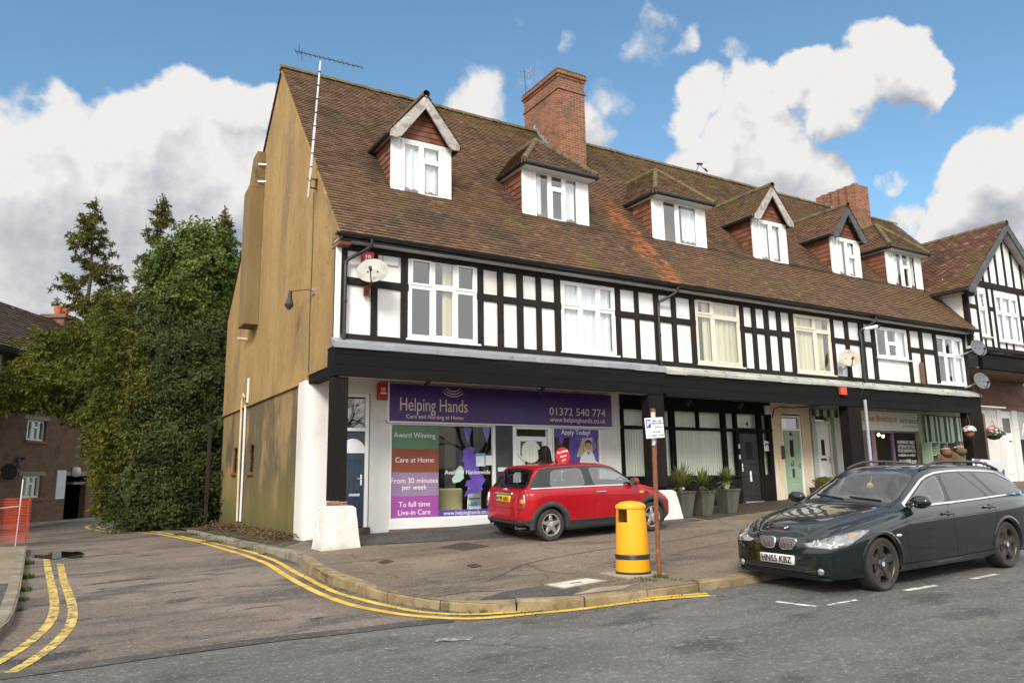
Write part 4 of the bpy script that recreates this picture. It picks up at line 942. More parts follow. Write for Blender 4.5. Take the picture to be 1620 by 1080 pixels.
# ---- canopy: black fascia beams, lead, posts, soffit ----
XB1, XB2 = hx(1052, 600, BY), hx(1364, 620, BY)
ends = [(XG-.05, XB1), (XB1, XB2), (XB2, XR+.02)]
for i, (a, c) in enumerate(ends):
    b = MB(); y = BY-(.03 if i == 0 else 0.)+(.0 if i < 2 else .02); zt = 2.60; zb = hz(800, 609, BY) if i == 0 else hz(1250, 637, BY)
    b.box(a+.002, c-.002, y, y+.1, zb, zt); 
    for k in (1, 2): b.box(a+.002, c-.002, y-.006, y+.0, zb+.03+(zt-zb)*k/3-.012, zb+.03+(zt-zb)*k/3+.0)
    if i == 0: b.box(a-.0, a+.10, y+.1, y+.47, zb, zt-.02); b.box(c-.14, c-.002, y-.02, y, zb+.02, zb+.16)
    else: b.box(c-.1, c-.002, y+.1, y+.4, zb, zt)
    b.build('canopy_beam', M['beam'], TB, bevel=.01)
    l = MB(); x = a-.03 if i == 0 else a
    e2 = c+(.03 if i == 2 else 0)
    while x < e2-.05:
        xe = min(x+random.uniform(1.0, 1.5) if i == 0 else x+random.uniform(.6, .75), e2); d = random.uniform(0, .012); n = 6
        pr = [(UY-.03, ZB+.03), (UY-.06, ZB+.0), (y+.08, ZB-.05), (y-.01-d, ZB-.075), (y-.035-d, ZB-.10), (y-.03-d, ZB-.20+random.uniform(-.01, .01)), (y-.005, ZB-.21)]
        if i: pr = [(UY-.03, ZB+.01), (UY-.06, ZB-.02), (y+.05, ZB-.085), (y-.03-d, ZB-.125), (y-.055-d, ZB-.145), (y-.05-d, ZB-.225+random.uniform(-.012, .012)), (y-.01, ZB-.235)]
        xs_ = [x+(xe-x)*k/n for k in range(n+1)]
        for xa, xb in zip(xs_, xs_[1:]):
            wa, wb = .006*noise.noise((xa*3, 0, i)), .006*noise.noise((xb*3, 0, i))
            for (p, q) in zip(pr, pr[1:]): l.face([(xa, p[0], p[1]+wa), (xb, p[0], p[1]+wb), (xb, q[0], q[1]+wb), (xa, q[0], q[1]+wa)])
        l.box(xe-.02, xe+.01, y-.045, y+.2, ZB-.19, ZB-.062) if xe < e2-.1 and i else None
        if x == a-.03: l.face([(x, p[0], p[1]) for p in pr])
        x = xe
    l.build('lead_canopy', M['lead'] if i == 0 else M['lead_moss'], TB, smooth=True)
b = MB(); b.box(XG+.08, XR, BY+.1, SY+.1, 2.20, 2.24); b.box(XR, 29.2, BY+.6, SY+.1, 2.30, 2.34); b.build('canopy_soffit', M['soffit_w'], TB)
def post(px0, px1, y, dep, zb, kind):
    x0, x1 = hx(px0, y, BY+.01), hx(px1, y, BY+.01)
    b = MB(); b.box(x0, x1, BY+.012, BY+dep, zb, 1.99); o = b.build('post', M['post'], TB, bevel=.012); return x0, x1
def base_block(cx, w0, w1, yf, yb, z1, tp):
    g = min(zf(cx-w1, yf), zf(cx+w1, yf))-.06; b = MB()
    lo = [(cx-w1, yf, g), (cx+w1, yf, g), (cx+w1, yb, g), (cx-w1, yb, g)]; hi = [(cx-w0, yf+tp, z1-.05), (cx+w0, yf+tp, z1-.05), (cx+w0, yb-tp, z1-.05), (cx-w0, yb-tp, z1-.05)]
    b.hexa(lo, hi); top = [(cx-w0+.06, yf+tp+.05, z1), (cx+w0-.06, yf+tp+.05, z1), (cx+w0-.06, yb-tp-.05, z1), (cx-w0+.06, yb-tp-.05, z1)]; b.hexa(hi, top)
    o = b.build('post_base', M['masonry'], TB)
    for p in o.data.polygons: p.use_smooth = False
    sb = o.modifiers.new('sub', 'SUBSURF'); sb.subdivision_type = 'SIMPLE'; sb.levels = sb.render_levels = 4
    tx = bpy.data.textures.new('lumps', 'CLOUDS'); tx.noise_scale = .22
    dm = o.modifiers.new('lump', 'DISPLACE'); dm.texture = tx; dm.strength = .028; dm.mid_level = .5
    return o
x0, x1 = post(527, 551, 640, .30, -.30, 0)
MB().box(x0+.01, x1+.012, BY-.005, BY+.28, -.395, -.31).build('brick_packer', M['brick'], TB)
base_block((x0+x1)/2+.02, .28, .37, BY-.16, BY+.46, -.385, .06)
x0, x1 = post(1027, 1051, 640, .30, -.17, 0)
base_block((x0+x1)/2+.06, .27, .43, BY-.2, BY+.45, -.25, .07)
for px0, px1 in ((1346, 1366), (1538, 1559)):
    x0, x1 = hx(px0, 690, BY+.02), hx(px1, 690, BY+.02); g = zf(x0, BY+.2)-.05
    b = MB(); b.box(x0, x1, BY+.022, BY+.34, g, 2.0); b.build('post', M['post'], TB, bevel=.012)
MB().box(XR+.0, XR+.22, BY+.05, BY+.5, zf(XR, BY)-.1, 2.0).build('end_pier', M['brick_porch'], TB)
b = MB(); p = [onY(*q, BY-.06) for q in [(1368, 632), (1371, 664), (1376, 700), (1383, 755)]]; b.tube([p[0], Vector((p[0].x+.0, BY-.06, -.5))], .045, 10); b.build('rain_pipe', M['steel'], TB, smooth=True)
b = MB(); b.tube([onY(*q, BY-.04) for q in [(1364, 560), (1364, 600), (1366, 612), (1362, 625)]], .012, 6); b.tube([onY(*q, BY-.05) for q in [(1543, 608), (1550, 622), (1554, 634)]], .012, 6); b.build('loose_cable', M['black'], TB)
# ---- shop fronts (plane SY) ----
def SX(px, y=740): return hx(px, y, SY)
def SZ(y, px=616): return hz(px, y, SY)
D1 = (SX(531, 740), SX(584.5, 740)); shopA = (SX(616.2, 740), SX(784, 740)); zTopA = hz(616, 671, SY); zBotA = hz(616, 824, SY)
doorA = (SX(811, 700), SX(873, 700)); winA2 = (SX(873, 700)+.0, SX(951, 700)); gA = zf(8, SY)-.1
zD1 = hz(570, 622, SY)
b = MB(); hs = [(D1[0], D1[1], gA-.4, zD1), (shopA[0], shopA[1], zBotA, zTopA+.05), (doorA[0], doorA[1], gA-.4, zTopA+.05), (winA2[0], winA2[1], zBotA+.1, zTopA+.05)]
wall_y(b, SY, .16, XG+.5, SX(983.5), gA-.45, 2.3, hs); b.build('shop_wall', M['masonry'], TB)
MB().box(shopA[0], shopA[1], SY-.02, SY+.01, zf(7, SY)+.02, zBotA-.0).build('stall_riser', M['upvc'], TB, bevel=.006)
MB().box(shopA[0], shopA[1]+.3, SY-.06, SY-.0, zf(6.5, SY)-.03, zf(7, SY)+.015).build('red_skirting', M['brick'], TB)
def panel_door(x0, x1, z0, z1, Y, mat, fmat, panels, name='door', handle='R', letter=None, vis=None, fan=None, frame=.07):
    """framed door: panels = [(u0,u1,v0,v1)] shares of the leaf; fan = height of the fanlight above"""
    t = thing_part = None
    f = MB(); zt = z1+(fan or 0)
    f.box(x0-frame, x0, Y, Y+.1, z0, zt+frame); f.box(x1, x1+frame, Y, Y+.1, z0, zt+frame); f.box(x0, x1, Y+.001, Y+.099, zt, zt+frame)
    if fan: f.box(x0, x1, Y+.001, Y+.099, z1, z1+.07)
    d = MB(); d.box(x0+.006, x1-.006, Y+.045, Y+.085, z0+.01, z1-.006); w, h = x1-x0, z1-z0
    for u0, u1, v0, v1 in panels:
        a, c, p, q = x0+u0*w, x0+u1*w, z0+v0*h, z0+v1*h
        d.box(a, c, Y+.036, Y+.046, q-.018, q); d.box(a, c, Y+.036, Y+.046, p, p+.018); d.box(a, a+.018, Y+.037, Y+.046, p+.018, q-.018); d.box(c-.018, c, Y+.037, Y+.046, p+.018, q-.018)
        d.box(a+.045, c-.045, Y+.034, Y+.046, p+.045, q-.045)
    o = d.build(name, mat, TB, bevel=.005)
    f.build('door_frame', fmat, o, bevel=.006)
    if fan: MB().face([(x0, Y+.06, z1+.07), (x1, Y+.06, z1+.07), (x1, Y+.06, zt), (x0, Y+.06, zt)]).build('fanlight', M['glass'], o)
    hxx = x1-.075 if handle == 'R' else x0+.075; hzz = z0+h*.49
    k = MB(); k.box(hxx-.018, hxx+.018, Y+.028, Y+.046, hzz-.11, hzz+.11); k.tube([(hxx, Y+.03, hzz+.02), (hxx, Y-.02, hzz+.02), (hxx-(.11 if handle == 'R' else -.11), Y-.02, hzz+.02)], .011, 8); k.build('handle', M['chrome'], o, smooth=True)
    if letter:
        u, v, ww, hh, mt_ = letter; c = x0+u*w; e_ = z0+v*h; MB().box(c-ww/2, c+ww/2, Y+.026, Y+.046, e_-hh/2, e_+hh/2).build('letterbox', mt_, o, bevel=.005)
    return o
# blue door
z0 = zf(5.4, SY)+.14; zL = hz(577, 682, SY)
xl0, xl1 = D1[0]+.10, SX(577.3, 740)
db = panel_door(xl0, xl1, z0, zL, SY-.01, M['door_blue'], M['upvc'], [(.12, .46, .36, .70), (.54, .88, .36, .70), (.12, .46, .06, .30), (.54, .88, .06, .30)], 'blue_door', letter=(.6, .335, .24, .055, M['chrome']), fan=zD1-zL-.08, frame=.075)
k = MB(); cx_ = (xl0+xl1)/2; zc = z0+.77*(zL-z0)
k.face([(cx_, SY+.022, zc)]+[(cx_+.29*math.cos(PI*i/16), SY+.022, zc+.30*math.sin(PI*i/16)) for i in range(17)]); k.build('arched_light', M['paper'], db)
MB().box(D1[0], D1[1], SY-.1, SY+.1, zf(5.4, SY)-.1, z0-.0).build('doorstep', M['iron'], TB)
# shop window with printed panels
def shopwin(x0, x1, z0, z1, Y, name='shop_window', fw=.06, mat=None, mull=(), trans=()):
    b = MB(); mat = mat or M['upvc']; b.box(x0, x1, Y, Y+.09, z1-fw, z1); b.box(x0, x1, Y, Y+.09, z0, z0+fw); b.box(x0, x0+fw, Y+.001, Y+.089, z0+fw, z1-fw); b.box(x1-fw, x1, Y+.001, Y+.089, z0+fw, z1-fw)
    for m_ in mull: b.box(m_-fw/2, m_+fw/2, Y+.002, Y+.088, z0+fw, z1-fw)
    for t_ in trans: b.box(x0+fw, x1-fw, Y+.003, Y+.087, t_-fw/2, t_+fw/2)
    o = b.build(name, mat, TB, bevel=.006); MB().face([(x0+fw, Y+.05, z0+fw), (x1-fw, Y+.05, z0+fw), (x1-fw, Y+.05, z1-fw), (x0+fw, Y+.05, z1-fw)]).build('pane', M['shopglass'], o, fix=False); return o
wA = shopwin(shopA[0], shopA[1], zBotA, zTopA+.05, SY+.01, fw=.05)
Yv = SY+.052
px_ = [672.5, 709, 747, 785, 823]; zs = [hz(617, p, SY) for p in px_]; xa, xb = shopA[0]+.03, SX(695.4, 740)
for k, (mm, ls) in enumerate([('v_green', ['Award Winning']), ('v_brown', ['Care at Home']), ('v_lilac', ['From 30 minutes', 'per week']), ('v_magenta', ['To full time', 'Live-in Care'])]):
    o = MB().box(xa, xb, Yv, Yv+.004, zs[k+1]+.001, zs[k]-.001).build('printed_panel', M[mm], wA)
    n = len(ls)
    for q, t_ in enumerate(ls):
        zc = zs[k]-(zs[k]-zs[k+1])*([.58], [.46, .80])[n-1][q]
        wd = {'Award Winning': .86, 'Care at Home': .79, 'From 30 minutes': .96, 'per week': .50, 'To full time': .64, 'Live-in Care': .66}[t_]
        text(wA, t_, M['white_letter'], face_y(((xa+xb)/2, Yv-.004, zc)), w=(xb-xa)*wd, align='CENTER', ext=.003, bold=.0)
zb1, zb2 = hz(720, 806, SY), hz(720, 820.5, SY)
MB().box(xb+.002, shopA[1]-.05, Yv, Yv+.004, zb2, zb1).build('printed_strip', M['v_blue'], wA)
text(wA, 'www.helpinghands.co.uk', M['white_letter'], face_y((xb+.12, Yv-.004, zb2+.065)), w=(shopA[1]-xb)*.86, ext=.003, bold=.0)
# map of the islands in vinyl
def outline(px, Y): return [onY(*p, Y) for p in px]
b = MB(); b.prism([v for v in outline([(737, 708), (746, 706), (752, 709), (748, 716), (754, 722), (752, 730), (758, 738), (757, 746), (764, 752), (768, 760), (762, 768), (764, 774), (755, 779), (742, 781), (734, 786), (738, 776), (744, 771), (736, 768), (738, 760), (746, 758), (741, 750), (739, 744), (732, 742), (735, 733), (730, 728), (734, 720), (731, 714)], Yv+.0)], (0, .004, 0)); b.build('map_print', M['v_violet'], wA)
b = MB(); b.prism([v for v in outline([(715, 757), (720, 750), (722, 742), (728, 736), (735, 741), (733, 750), (734, 756), (727, 762), (717, 764)], Yv+.0)], (0, .004, 0)); b.build('map_print', M['v_mint'], wA)
text(wA, 'Available Nationwide', M['white_letter'], face_y((hx(705, 748, SY), Yv-.006, hz(705, 750, SY))), w=hx(777, 748, SY)-hx(705, 748, SY), ext=.003, bold=.004)
for (pa, pb, mm) in (((753, 717), (768, 737), 'paper'), ((766.5, 720), (779, 735.5), 'paper')):
    a, c = onY(*pa, Yv), onY(*pb, Yv); o = MB().box(a.x, c.x, Yv-.003, Yv+.003, c.z, a.z).build('notice', M[mm], wA)
    if pa[0] < 760:
        MB().box(a.x, c.x, Yv-.005, Yv-.003, a.z-.06, a.z-.005).build('notice_band', M['paper_b'], wA)
for p0 in (733, 745.5, 763):
    a = onY(p0, 676, Yv+.05); MB().prism([a, a+Vector((.23, 0, 0)), a+Vector((.12, 0, -.38 if p0 != 745.5 else -.42))], (0, .004, 0)).build('pennant', M['v_violet'] if p0 != 745.5 else M['knit'], wA)
# slate pier, entrance door, right window
MB().box(shopA[1]+.01, doorA[0]-.01, SY-.015, SY+.02, zf(9, SY), zTopA+.06).build('slate_pier', M['slate'], TB)
b = MB(); za, zb_ = hz(790, 739, SY), hz(790, 745.5, SY); b.box(hx(787, 740, SY), hx(807, 740, SY), SY-.035, SY-.015, zb_, za); b.build('letterbox', M['paper'], TB, bevel=.005)
b = MB(); fz = zf(9.5, SY)+.02
b.box(doorA[0], doorA[0]+.10, SY-.02, SY+.1, fz, zTopA+.05); b.box(doorA[1]-.12, doorA[1], SY-.02, SY+.1, fz, zTopA+.05); b.box(doorA[0]+.1, doorA[1]-.12, SY-.019, SY+.099, zTopA-.03, zTopA+.05)
de = b.build('entrance_frame', M['upvc'], TB, bevel=.006)
a, c = doorA[0]+.11, doorA[1]-.13; tz = zTopA-.20; b = MB()
b.box(a, a+.12, SY+.02, SY+.07, fz+.02, tz); b.box(c-.12, c, SY+.02, SY+.07, fz+.02, tz); b.box(a+.12, c-.12, SY+.021, SY+.069, tz-.12, tz); b.box(a+.12, c-.12, SY+.021, SY+.069, fz+.02, fz+.25)
eo = b.build('entrance_door', M['upvc'], TB, bevel=.006); MB().face([(a+.12, SY+.045, fz+.25), (c-.12, SY+.045, fz+.25), (c-.12, SY+.045, tz-.12), (a+.12, SY+.045, tz-.12)]).build('pane', M['shopglass'], eo, fix=False)
cc = onY(840, 714, SY+.04); MB().lathe([(0, SY+.037), (.27, SY+.037), (.27, SY+.041)], (cc.x, 0, cc.z), 'y', n=28).build('round_sticker', M['blind'], eo)
a_, c_ = onY(822, 721, SY+.03), onY(831, 737, SY+.03); MB().box(a_.x, c_.x, SY+.03, SY+.036, c_.z, a_.z).build('notice', M['paper'], eo)
wB = shopwin(winA2[0]+.03, winA2[1], zBotA+.1, zTopA+.05, SY+.01, fw=.05)
xa2, xb2 = winA2[0]+.06, winA2[1]-.05; z1b, z2b = hz(900, 676, SY), hz(900, 691.5, SY)
MB().box(xa2, xb2, Yv, Yv+.004, z2b, z1b+.06).build('printed_strip', M['v_blue'], wB)
text(wB, 'Apply Today!', M['white_letter'], face_y(((xa2+xb2)/2, Yv-.004, z2b+.035)), w=(xb2-xa2)*.64, align='CENTER', ext=.003, bold=.01)
for p0 in (884, 910): 
    a = onY(p0, 692, Yv); MB().prism([a, a+Vector((.15, 0, 0)), a+Vector((.075, 0, -.22))], (0, .004, 0)).build('pennant', M['v_violet'], wB)
# printed picture of a carer in the window (flat print)
def flat(px, mat, dy, nm, par): MB().prism(outline(px, Yv+dy), (0, .003, 0)).build(nm, mat, par)
flat([(901, 690), (940, 690), (950, 732), (940, 738), (900, 738)], M['v_violet'], .014, 'printed_ground', wB)
flat([(922, 692), (936, 692), (938, 722), (912, 722)], M['cream'], .012, 'printed_shape', wB)
flat([(917, 732), (919, 722), (924, 715), (929, 712), (934, 713), (939, 718), (942, 728), (949, 733), (949, 735), (917, 735)], M['paper'], .006, 'printed_tunic', wB)
flat([(927.5, 699), (932, 698), (934.5, 701), (934.5, 707), (933, 711), (929.5, 711.5), (927.5, 708), (926.8, 703)], M['skin'], .003, 'printed_face', wB)
flat([(926, 703), (926, 698), (930, 695), (934, 696), (936, 700), (935, 706), (934, 701), (930, 699.5), (927.5, 701), (927, 706)], M['leather'], .001, 'printed_hair', wB)
flat([(929, 713), (931, 716), (933, 713), (934, 714), (931.5, 719), (928, 714)], M['v_violet'], .002, 'printed_collar', wB)
# shop interior
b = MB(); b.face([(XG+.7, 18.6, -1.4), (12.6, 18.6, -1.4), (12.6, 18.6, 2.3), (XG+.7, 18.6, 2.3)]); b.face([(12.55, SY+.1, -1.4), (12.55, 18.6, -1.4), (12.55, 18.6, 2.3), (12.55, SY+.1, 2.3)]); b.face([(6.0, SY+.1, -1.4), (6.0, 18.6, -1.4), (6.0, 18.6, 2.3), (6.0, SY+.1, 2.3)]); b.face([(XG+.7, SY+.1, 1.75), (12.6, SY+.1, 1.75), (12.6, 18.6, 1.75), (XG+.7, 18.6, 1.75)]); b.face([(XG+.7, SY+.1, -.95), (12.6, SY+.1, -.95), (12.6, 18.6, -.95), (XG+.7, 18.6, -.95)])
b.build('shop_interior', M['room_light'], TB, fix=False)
b = MB(); b.box(8.3, 8.9, 18.45, 18.58, -.9, 1.2); b.box(7.1, 7.9, 18.5, 18.58, .1, 1.0); b.box(9.3, 10.9, 18.45, 18.58, -.9, 1.5); b.build('back_wall_panels', M['leather'], TB)
for x in (6.6, 8.2): MB().box(x, x+.9, 16.3, 16.7, 1.70, 1.745).build('ceiling_panel', M['lamp'], TB)
# ---- black shop front ----
bx0, bx1 = SX(983.8, 740), SX(1229, 790); zk = [hz(1000, p, SY) for p in (646, 673.5, 677.5, 753)]
W_ = [(SX(984.5), SX(1019)), (SX(1052), SX(1065)), (SX(1068), SX(1147)), (SX(1150.5), SX(1167.5))]
lowz = (hz(1000, 753, SY), hz(1000, 678, SY)); topz = (hz(1000, 673, SY), hz(1000, 646.5, SY))
Dk = (SX(1170.5, 740), SX(1204, 740)); Lk = (SX(1207, 740), SX(1219.5, 740)); g2 = zf(16, SY)
hs = []
WW = [(SX(985, 740)+.05, SX(1028, 740)-.05), (SX(1031, 740), SX(1064.5, 740)), (SX(1069, 740), SX(1147, 740)), (SX(1150.5, 740), SX(1167, 740)), (Lk[0]+.02, Lk[1])]
for i, (a, c) in enumerate(WW):
    hs += [(a, c, lowz[0], lowz[1]), ]
    if i == 2: m_ = (a+c)/2; hs += [(a, m_-.03, *topz), (m_+.03, c, *topz)]
    else: hs += [(a, c, *topz)]
hs += [(Dk[0], Dk[1], g2-.3, topz[0]-.06), (Dk[0], Dk[1], topz[0]+.03, topz[1])]
b = MB(); wall_y(b, SY-.02, .12, bx0, bx1, g2-.6, 2.3, hs); b.build('black_shop_front', M['beam'], TB)
b = MB()
for h in hs[:-2]+hs[-1:]: b.face([(h[0], SY+.03, h[2]), (h[1], SY+.03, h[2]), (h[1], SY+.03, h[3]), (h[0], SY+.03, h[3])])
b.build('shop_glazing', M['shopglass'], TB, fix=False)
b = MB()
for (a, c) in WW: b.box(a-.02, a+.03, SY-.045, SY-.02, g2-.3, topz[1]+.05); b.box(c-.02, c+.03, SY-.045, SY-.02, g2-.3, topz[1]+.05)
b.box(bx0, bx1, SY-.05, SY-.02, topz[0]-.05, topz[0]+.0); b.box(bx0, Dk[0], SY-.07, SY-.02, lowz[0]-.07, lowz[0]-.0)
b.build('glazing_bars', M['post'], TB, bevel=.006)
b = MB()
for (a, c) in WW[:3]:
    x = a
    while x < c: 
        b.face([(x, SY+.05, lowz[0]-.1), (min(x+.09, c), SY+.08, lowz[0]-.1), (min(x+.09, c), SY+.08, lowz[1]+.08), (x, SY+.05, lowz[1]+.08)]); x += .085
b.build('vertical_blind', M['blind'], TB, fix=False)
b = MB(); b.face([(bx0, SY+.2, -1.2), (bx1, SY+.2, -1.2), (bx1, SY+.2, 2.3), (bx0, SY+.2, 2.3)]); b.build('inner_screen', M['blind'], TB, fix=False)
dk = panel_door(Dk[0]+.04, Dk[1]-.04, g2+.08, topz[0]-.12, SY-.03, M['door_black'], M['post'], [(.1, .46, .35, .55), (.54, .9, .35, .55), (.1, .46, .06, .32), (.54, .9, .06, .32), (.1, .28, .6, .92), (.72, .9, .6, .92)], 'panelled_black_door', 'L', letter=(.5, .36, .07, .3, M['paper']), frame=.05)
MB().box(Dk[0]+.06, Dk[1]-.06, SY-.1, SY-.03, g2+.03, g2+.075).build('threshold', M['alu'], TB)
cx_ = (Dk[0]+Dk[1])/2; MB().box(cx_-.12, cx_+.12, SY+.004, SY+.012, g2+1.25, g2+1.75).build('door_light', M['dark'], dk)
k = MB()
for z in (g2+1.62, g2+1.32): k.box(Dk[0]-.05, Dk[0]-.0, SY-.06, SY-.045, z-.06, z+.06)
split(k.build('bell_push', M['paper'], TB))
text(TB, '4', M['black_letter'], face_y((cx_, SY+.025, topz[0]+.07)), h=.17, align='CENTER', bold=.02)
p = onY(1213, 700, SY-.0); MB().box(p.x-.11, p.x+.11, SY-.03+.04, SY+.02, p.z-.24, p.z+.05).build('paper_notice', M['paper'], TB)
k = MB(); p = p+Vector((0, .009-.0, -.09))
k.face([(p.x+.08*math.cos(PI*i/10), SY+.006, p.z+.08*math.sin(PI*i/10)) for i in range(11)]+[(p.x+.04*math.cos(PI*i/10), SY+.006, p.z+.04*math.sin(PI*i/10)) for i in range(10, -1, -1)]); k.build('paper_arc', M['slate'], TB)
v = onY(1213, 649, SY-.02); MB().box(v.x-.13, v.x+.13, SY-.09, SY-.02, v.z-.12, v.z+.14).build('junction_box', M['soffit_w'], TB, bevel=.01)
b = MB(); b.tube([onY(*q, SY-.06) for q in [(1222, 660), (1224, 648), (1232, 643), (1255, 645), (1290, 642), (1320, 639)]], .015, 6); b.build('soffit_cable', M['black'], TB)
# ---- cream wall, sage door, white door ----
cx0, cx1 = SX(1229, 790), SX(1289, 760); gd = (SX(1248, 790)-.0, SX(1275.5, 790)); g3 = zf(19, SY); zg = hz(1252, 681, SY)
zfan = hz(1252, 659, SY)
b = MB(); wall_y(b, SY, .14, cx0, cx1, g3-.6, 2.3, [(gd[0]-.06, gd[1]+.06, g3-.4, zfan+.08)]); b.build('cream_wall', M['cream'], TB)
dg = panel_door(gd[0], gd[1], g3+.02, zg, SY+.03, M['door_green'], M['upvc'], [(.1, .42, .76, .96), (.58, .9, .76, .96), (.1, .32, .52, .72), (.68, .9, .52, .72), (.1, .46, .28, .48), (.54, .9, .28, .48), (.1, .46, .05, .24), (.54, .9, .05, .24)], 'sage_door', 'R', fan=zfan-zg-.02, frame=.06, letter=(.5, .37, .09, .26, M['black']))
k = MB(); cc = (gd[0]+gd[1])/2; k.box(cc-.07, cc+.07, SY+.055, SY+.066, g3+1.25, g3+1.75); k.build('door_light', M['dark'], dg)
k = MB(); k.tube([(cc, SY+.06, g3+1.12+.05*math.cos(t/10*PI*1.6)) if 0 else (cc-.03+.05*math.sin(t/10*PI*1.5), SY+.05, g3+1.06+.07*math.cos(t/10*PI*1.5)) for t in range(11)], .012, 6); k.lathe([(0, SY+.045), (.05, SY+.05), (.05, SY+.066)], (cc, 0, g3+1.93), 'y', n=12); split(k.build('door_furniture', M['iron'], dg, smooth=True))
v = onY(1238, 715, SY); MB().box(v.x-.06, v.x+.06, SY-.05, SY, v.z-.2, v.z+.19).build('entry_phone', M['iron'], TB, bevel=.008)
px1, px2 = SX(1289, 740), SX(1341, 740)
wd = (SX(1298, 740), SX(1321.5, 740)); zw = hz(1305, 669, SY)
b = MB(); wall_y(b, SY+.05, .12, px1, px2+.3, g3-.6, 2.3, [(wd[0]-.06, wd[1]+.06, g3-.4, hz(1305, 656, SY)+.06)]); b.build('grey_shop_wall', M['greypil'], TB)
b = MB(); b.box(px1-.02, px1+.16, SY-.05, SY+.06, g3-.3, 2.05); b.box(SX(1324, 740), SX(1338.5, 740), SY-.05, SY+.06, g3-.3, 2.05); b.build('grey_pilaster', M['greypil'], TB, bevel=.008)
dw = panel_door(wd[0], wd[1], g3+.05, zw, SY+.08, M['door_white'], M['paintcream'], [(.1, .46, .55, .9), (.54, .9, .55, .9), (.1, .46, .08, .42), (.54, .9, .08, .42)], 'white_door', 'R', fan=hz(1305, 656, SY)-zw-.02, frame=.06, letter=(.5, .5, .25, .07, M['iron']))
k = MB(); cc = (wd[0]+wd[1])/2; k.box(cc-.07, cc+.07, SY+.10, SY+.115, g3+1.3, g3+1.78); k.build('door_light', M['dark'], dw)
k = MB(); x = px1-.05
while x < px2: k.prism([(x, SY-.1, 2.06), (x+.18, SY-.1, 2.06), (x+.16, SY-.1, 1.86), (x+.09, SY-.1, 1.82), (x+.02, SY-.1, 1.86)], (0, .01, 0), 0 if int(x/.18) % 2 else 1); x += .18
k.build('scalloped_valance', [M['leaf_dark'], M['greypil']], TB)
# ---- cafe front ----
q0, q1 = SX(1339, 740), SX(1457, 700); g4 = zf(22, SY)
cw = [(SX(1341, 700), SX(1369, 700)), (SX(1384, 700), SX(1413.5, 700)), ]
zc1 = hz(1400, 682, SY)
b = MB(); wall_y(b, SY, .12, q0, q1+.2, g4-.6, 2.3, [(q0+.15, q1-.12, g4-.3, zc1)]); b.build('cafe_wall', M['sagepil'], TB)
b = MB()
for p0, p1, mm in ((1357, 1362, 0), (1379, 1384, 0), (1412.5, 1416, 0)): b.box(SX(p0, 700), SX(p1, 700), SY-.01, SY+.08, g4, zc1)
b.box(q0+.15, q1-.12, SY+.0, SY+.07, zc1-.05, zc1)
co = b.build('cafe_glazing', M['v_lilac'], TB, bevel=.005); MB().face([(q0+.15, SY+.05, g4), (SX(1416, 700), SY+.05, g4), (SX(1416, 700), SY+.05, zc1), (q0+.15, SY+.05, zc1)]).build('pane', M['shopglass'], co, fix=False)
MB().box(SX(1384, 700), SX(1390, 700), SY+.1, SY+.16, g4, zc1).build('yellow_curtain', M['yellow_bin'], TB)
MB().box(SX(1451, 700), SX(1465, 700), SY-.12, SY+.05, g4-.2, 2.1).build('sage_pilaster', M['sagepil'], TB, bevel=.008)
b = MB(); b.face([(q0, SY+2.2, -1), (29, SY+2.2, -1), (29, SY+2.2, 2.3), (q0, SY+2.2, 2.3)]); b.face([(px2, SY+.1, 1.9), (29, SY+.1, 1.9), (29, SY+2.2, 1.9), (px2, SY+2.2, 1.9)]); b.build('cafe_interior', M['room_light'], TB, fix=False)
for q in ((1390, 687.5), (1397, 690), (1345.5, 683)):
    v = onY(*q, SY+.9); MB().lathe([(0, -.05), (.035, -.035), (.05, 0), (.035, .035), (0, .05)], v, n=10).build('lit_bulb', M['bulb'], TB, smooth='all')
zz0, zz1 = hz(1400, 681, SY-.06), hz(1400, 643, SY-.06)
b = MB(); wall_y(b, SY+.12, .1, SX(1460, 700), 29.25, g4-.5, 2.5, []); b.build('recess_wall', M['greypil'], TB)
# ================= GABLED NEIGHBOUR (right) =================
GY, GX0, GAX, GAZ, GEZ = 14.0, 26.48, 28.97, 8.83, 6.48
GX1 = GAX*2-GX0
HB = thing('gabled_house', 'black and white gabled house adjoining the far end of the terrace', 'house', (GX0, GY, -.6))
b = MB()
W1 = (hx(1549, 500, GY), hx(1562, 500, GY), hz(1556, 532, GY), hz(1552, 461, GY)); W2 = (hx(1575.5, 500, GY), hx(1612, 500, GY), hz(1590, 541, GY), hz(1590, 469, GY))
for (a, c, d, e) in holes(GX0, GX1, 4.2, 6.54, [W1, W2]): b.face([(a, GY, d), (c, GY, d), (c, GY, e), (a, GY, e)])
b.face([(GX0, GY, 6.9), (GX1, GY, 6.9), (GX1-.33, GY, 6.92), (GAX, GY, GAZ-.06), (GX0+.33, GY, 6.92)]) if 0 else b.face([(GX0, GY, 6.54), (GX1, GY, 6.54), (GAX, GY, GAZ-.1)]); b.face([(GX0, GY, 4.2), (GX0, 20, 4.2), (GX0, 20, 6.12), (GX0, GY, 6.12)])
b.face([(GX1, GY, 4.2), (GX1, 20, 4.2), (GX1, 20, 6.6), (GX1, GY, 6.6)])
b.face([(GX0+.1, GY+.8, 4.2), (GX1-.1, GY+.8, 4.2), (GX1-.1, GY+.8, 6.8), (GX0+.1, GY+.8, 6.8)])
b.build('front_wall', M['panel'], HB, fix=False)
tb = MB(); T0 = GY-.04
def gz_(x): return GEZ-.1+(GAZ-GEZ)*(1-abs(x-GAX)/(GAX-GX0+.35))
tb.box(GX0-.02, GX1, T0-.01, GY+.03, hz(1580, 462, GY)+.05, hz(1580, 462, GY)+.27)
zr_ = hz(1580, 462, GY)+.16
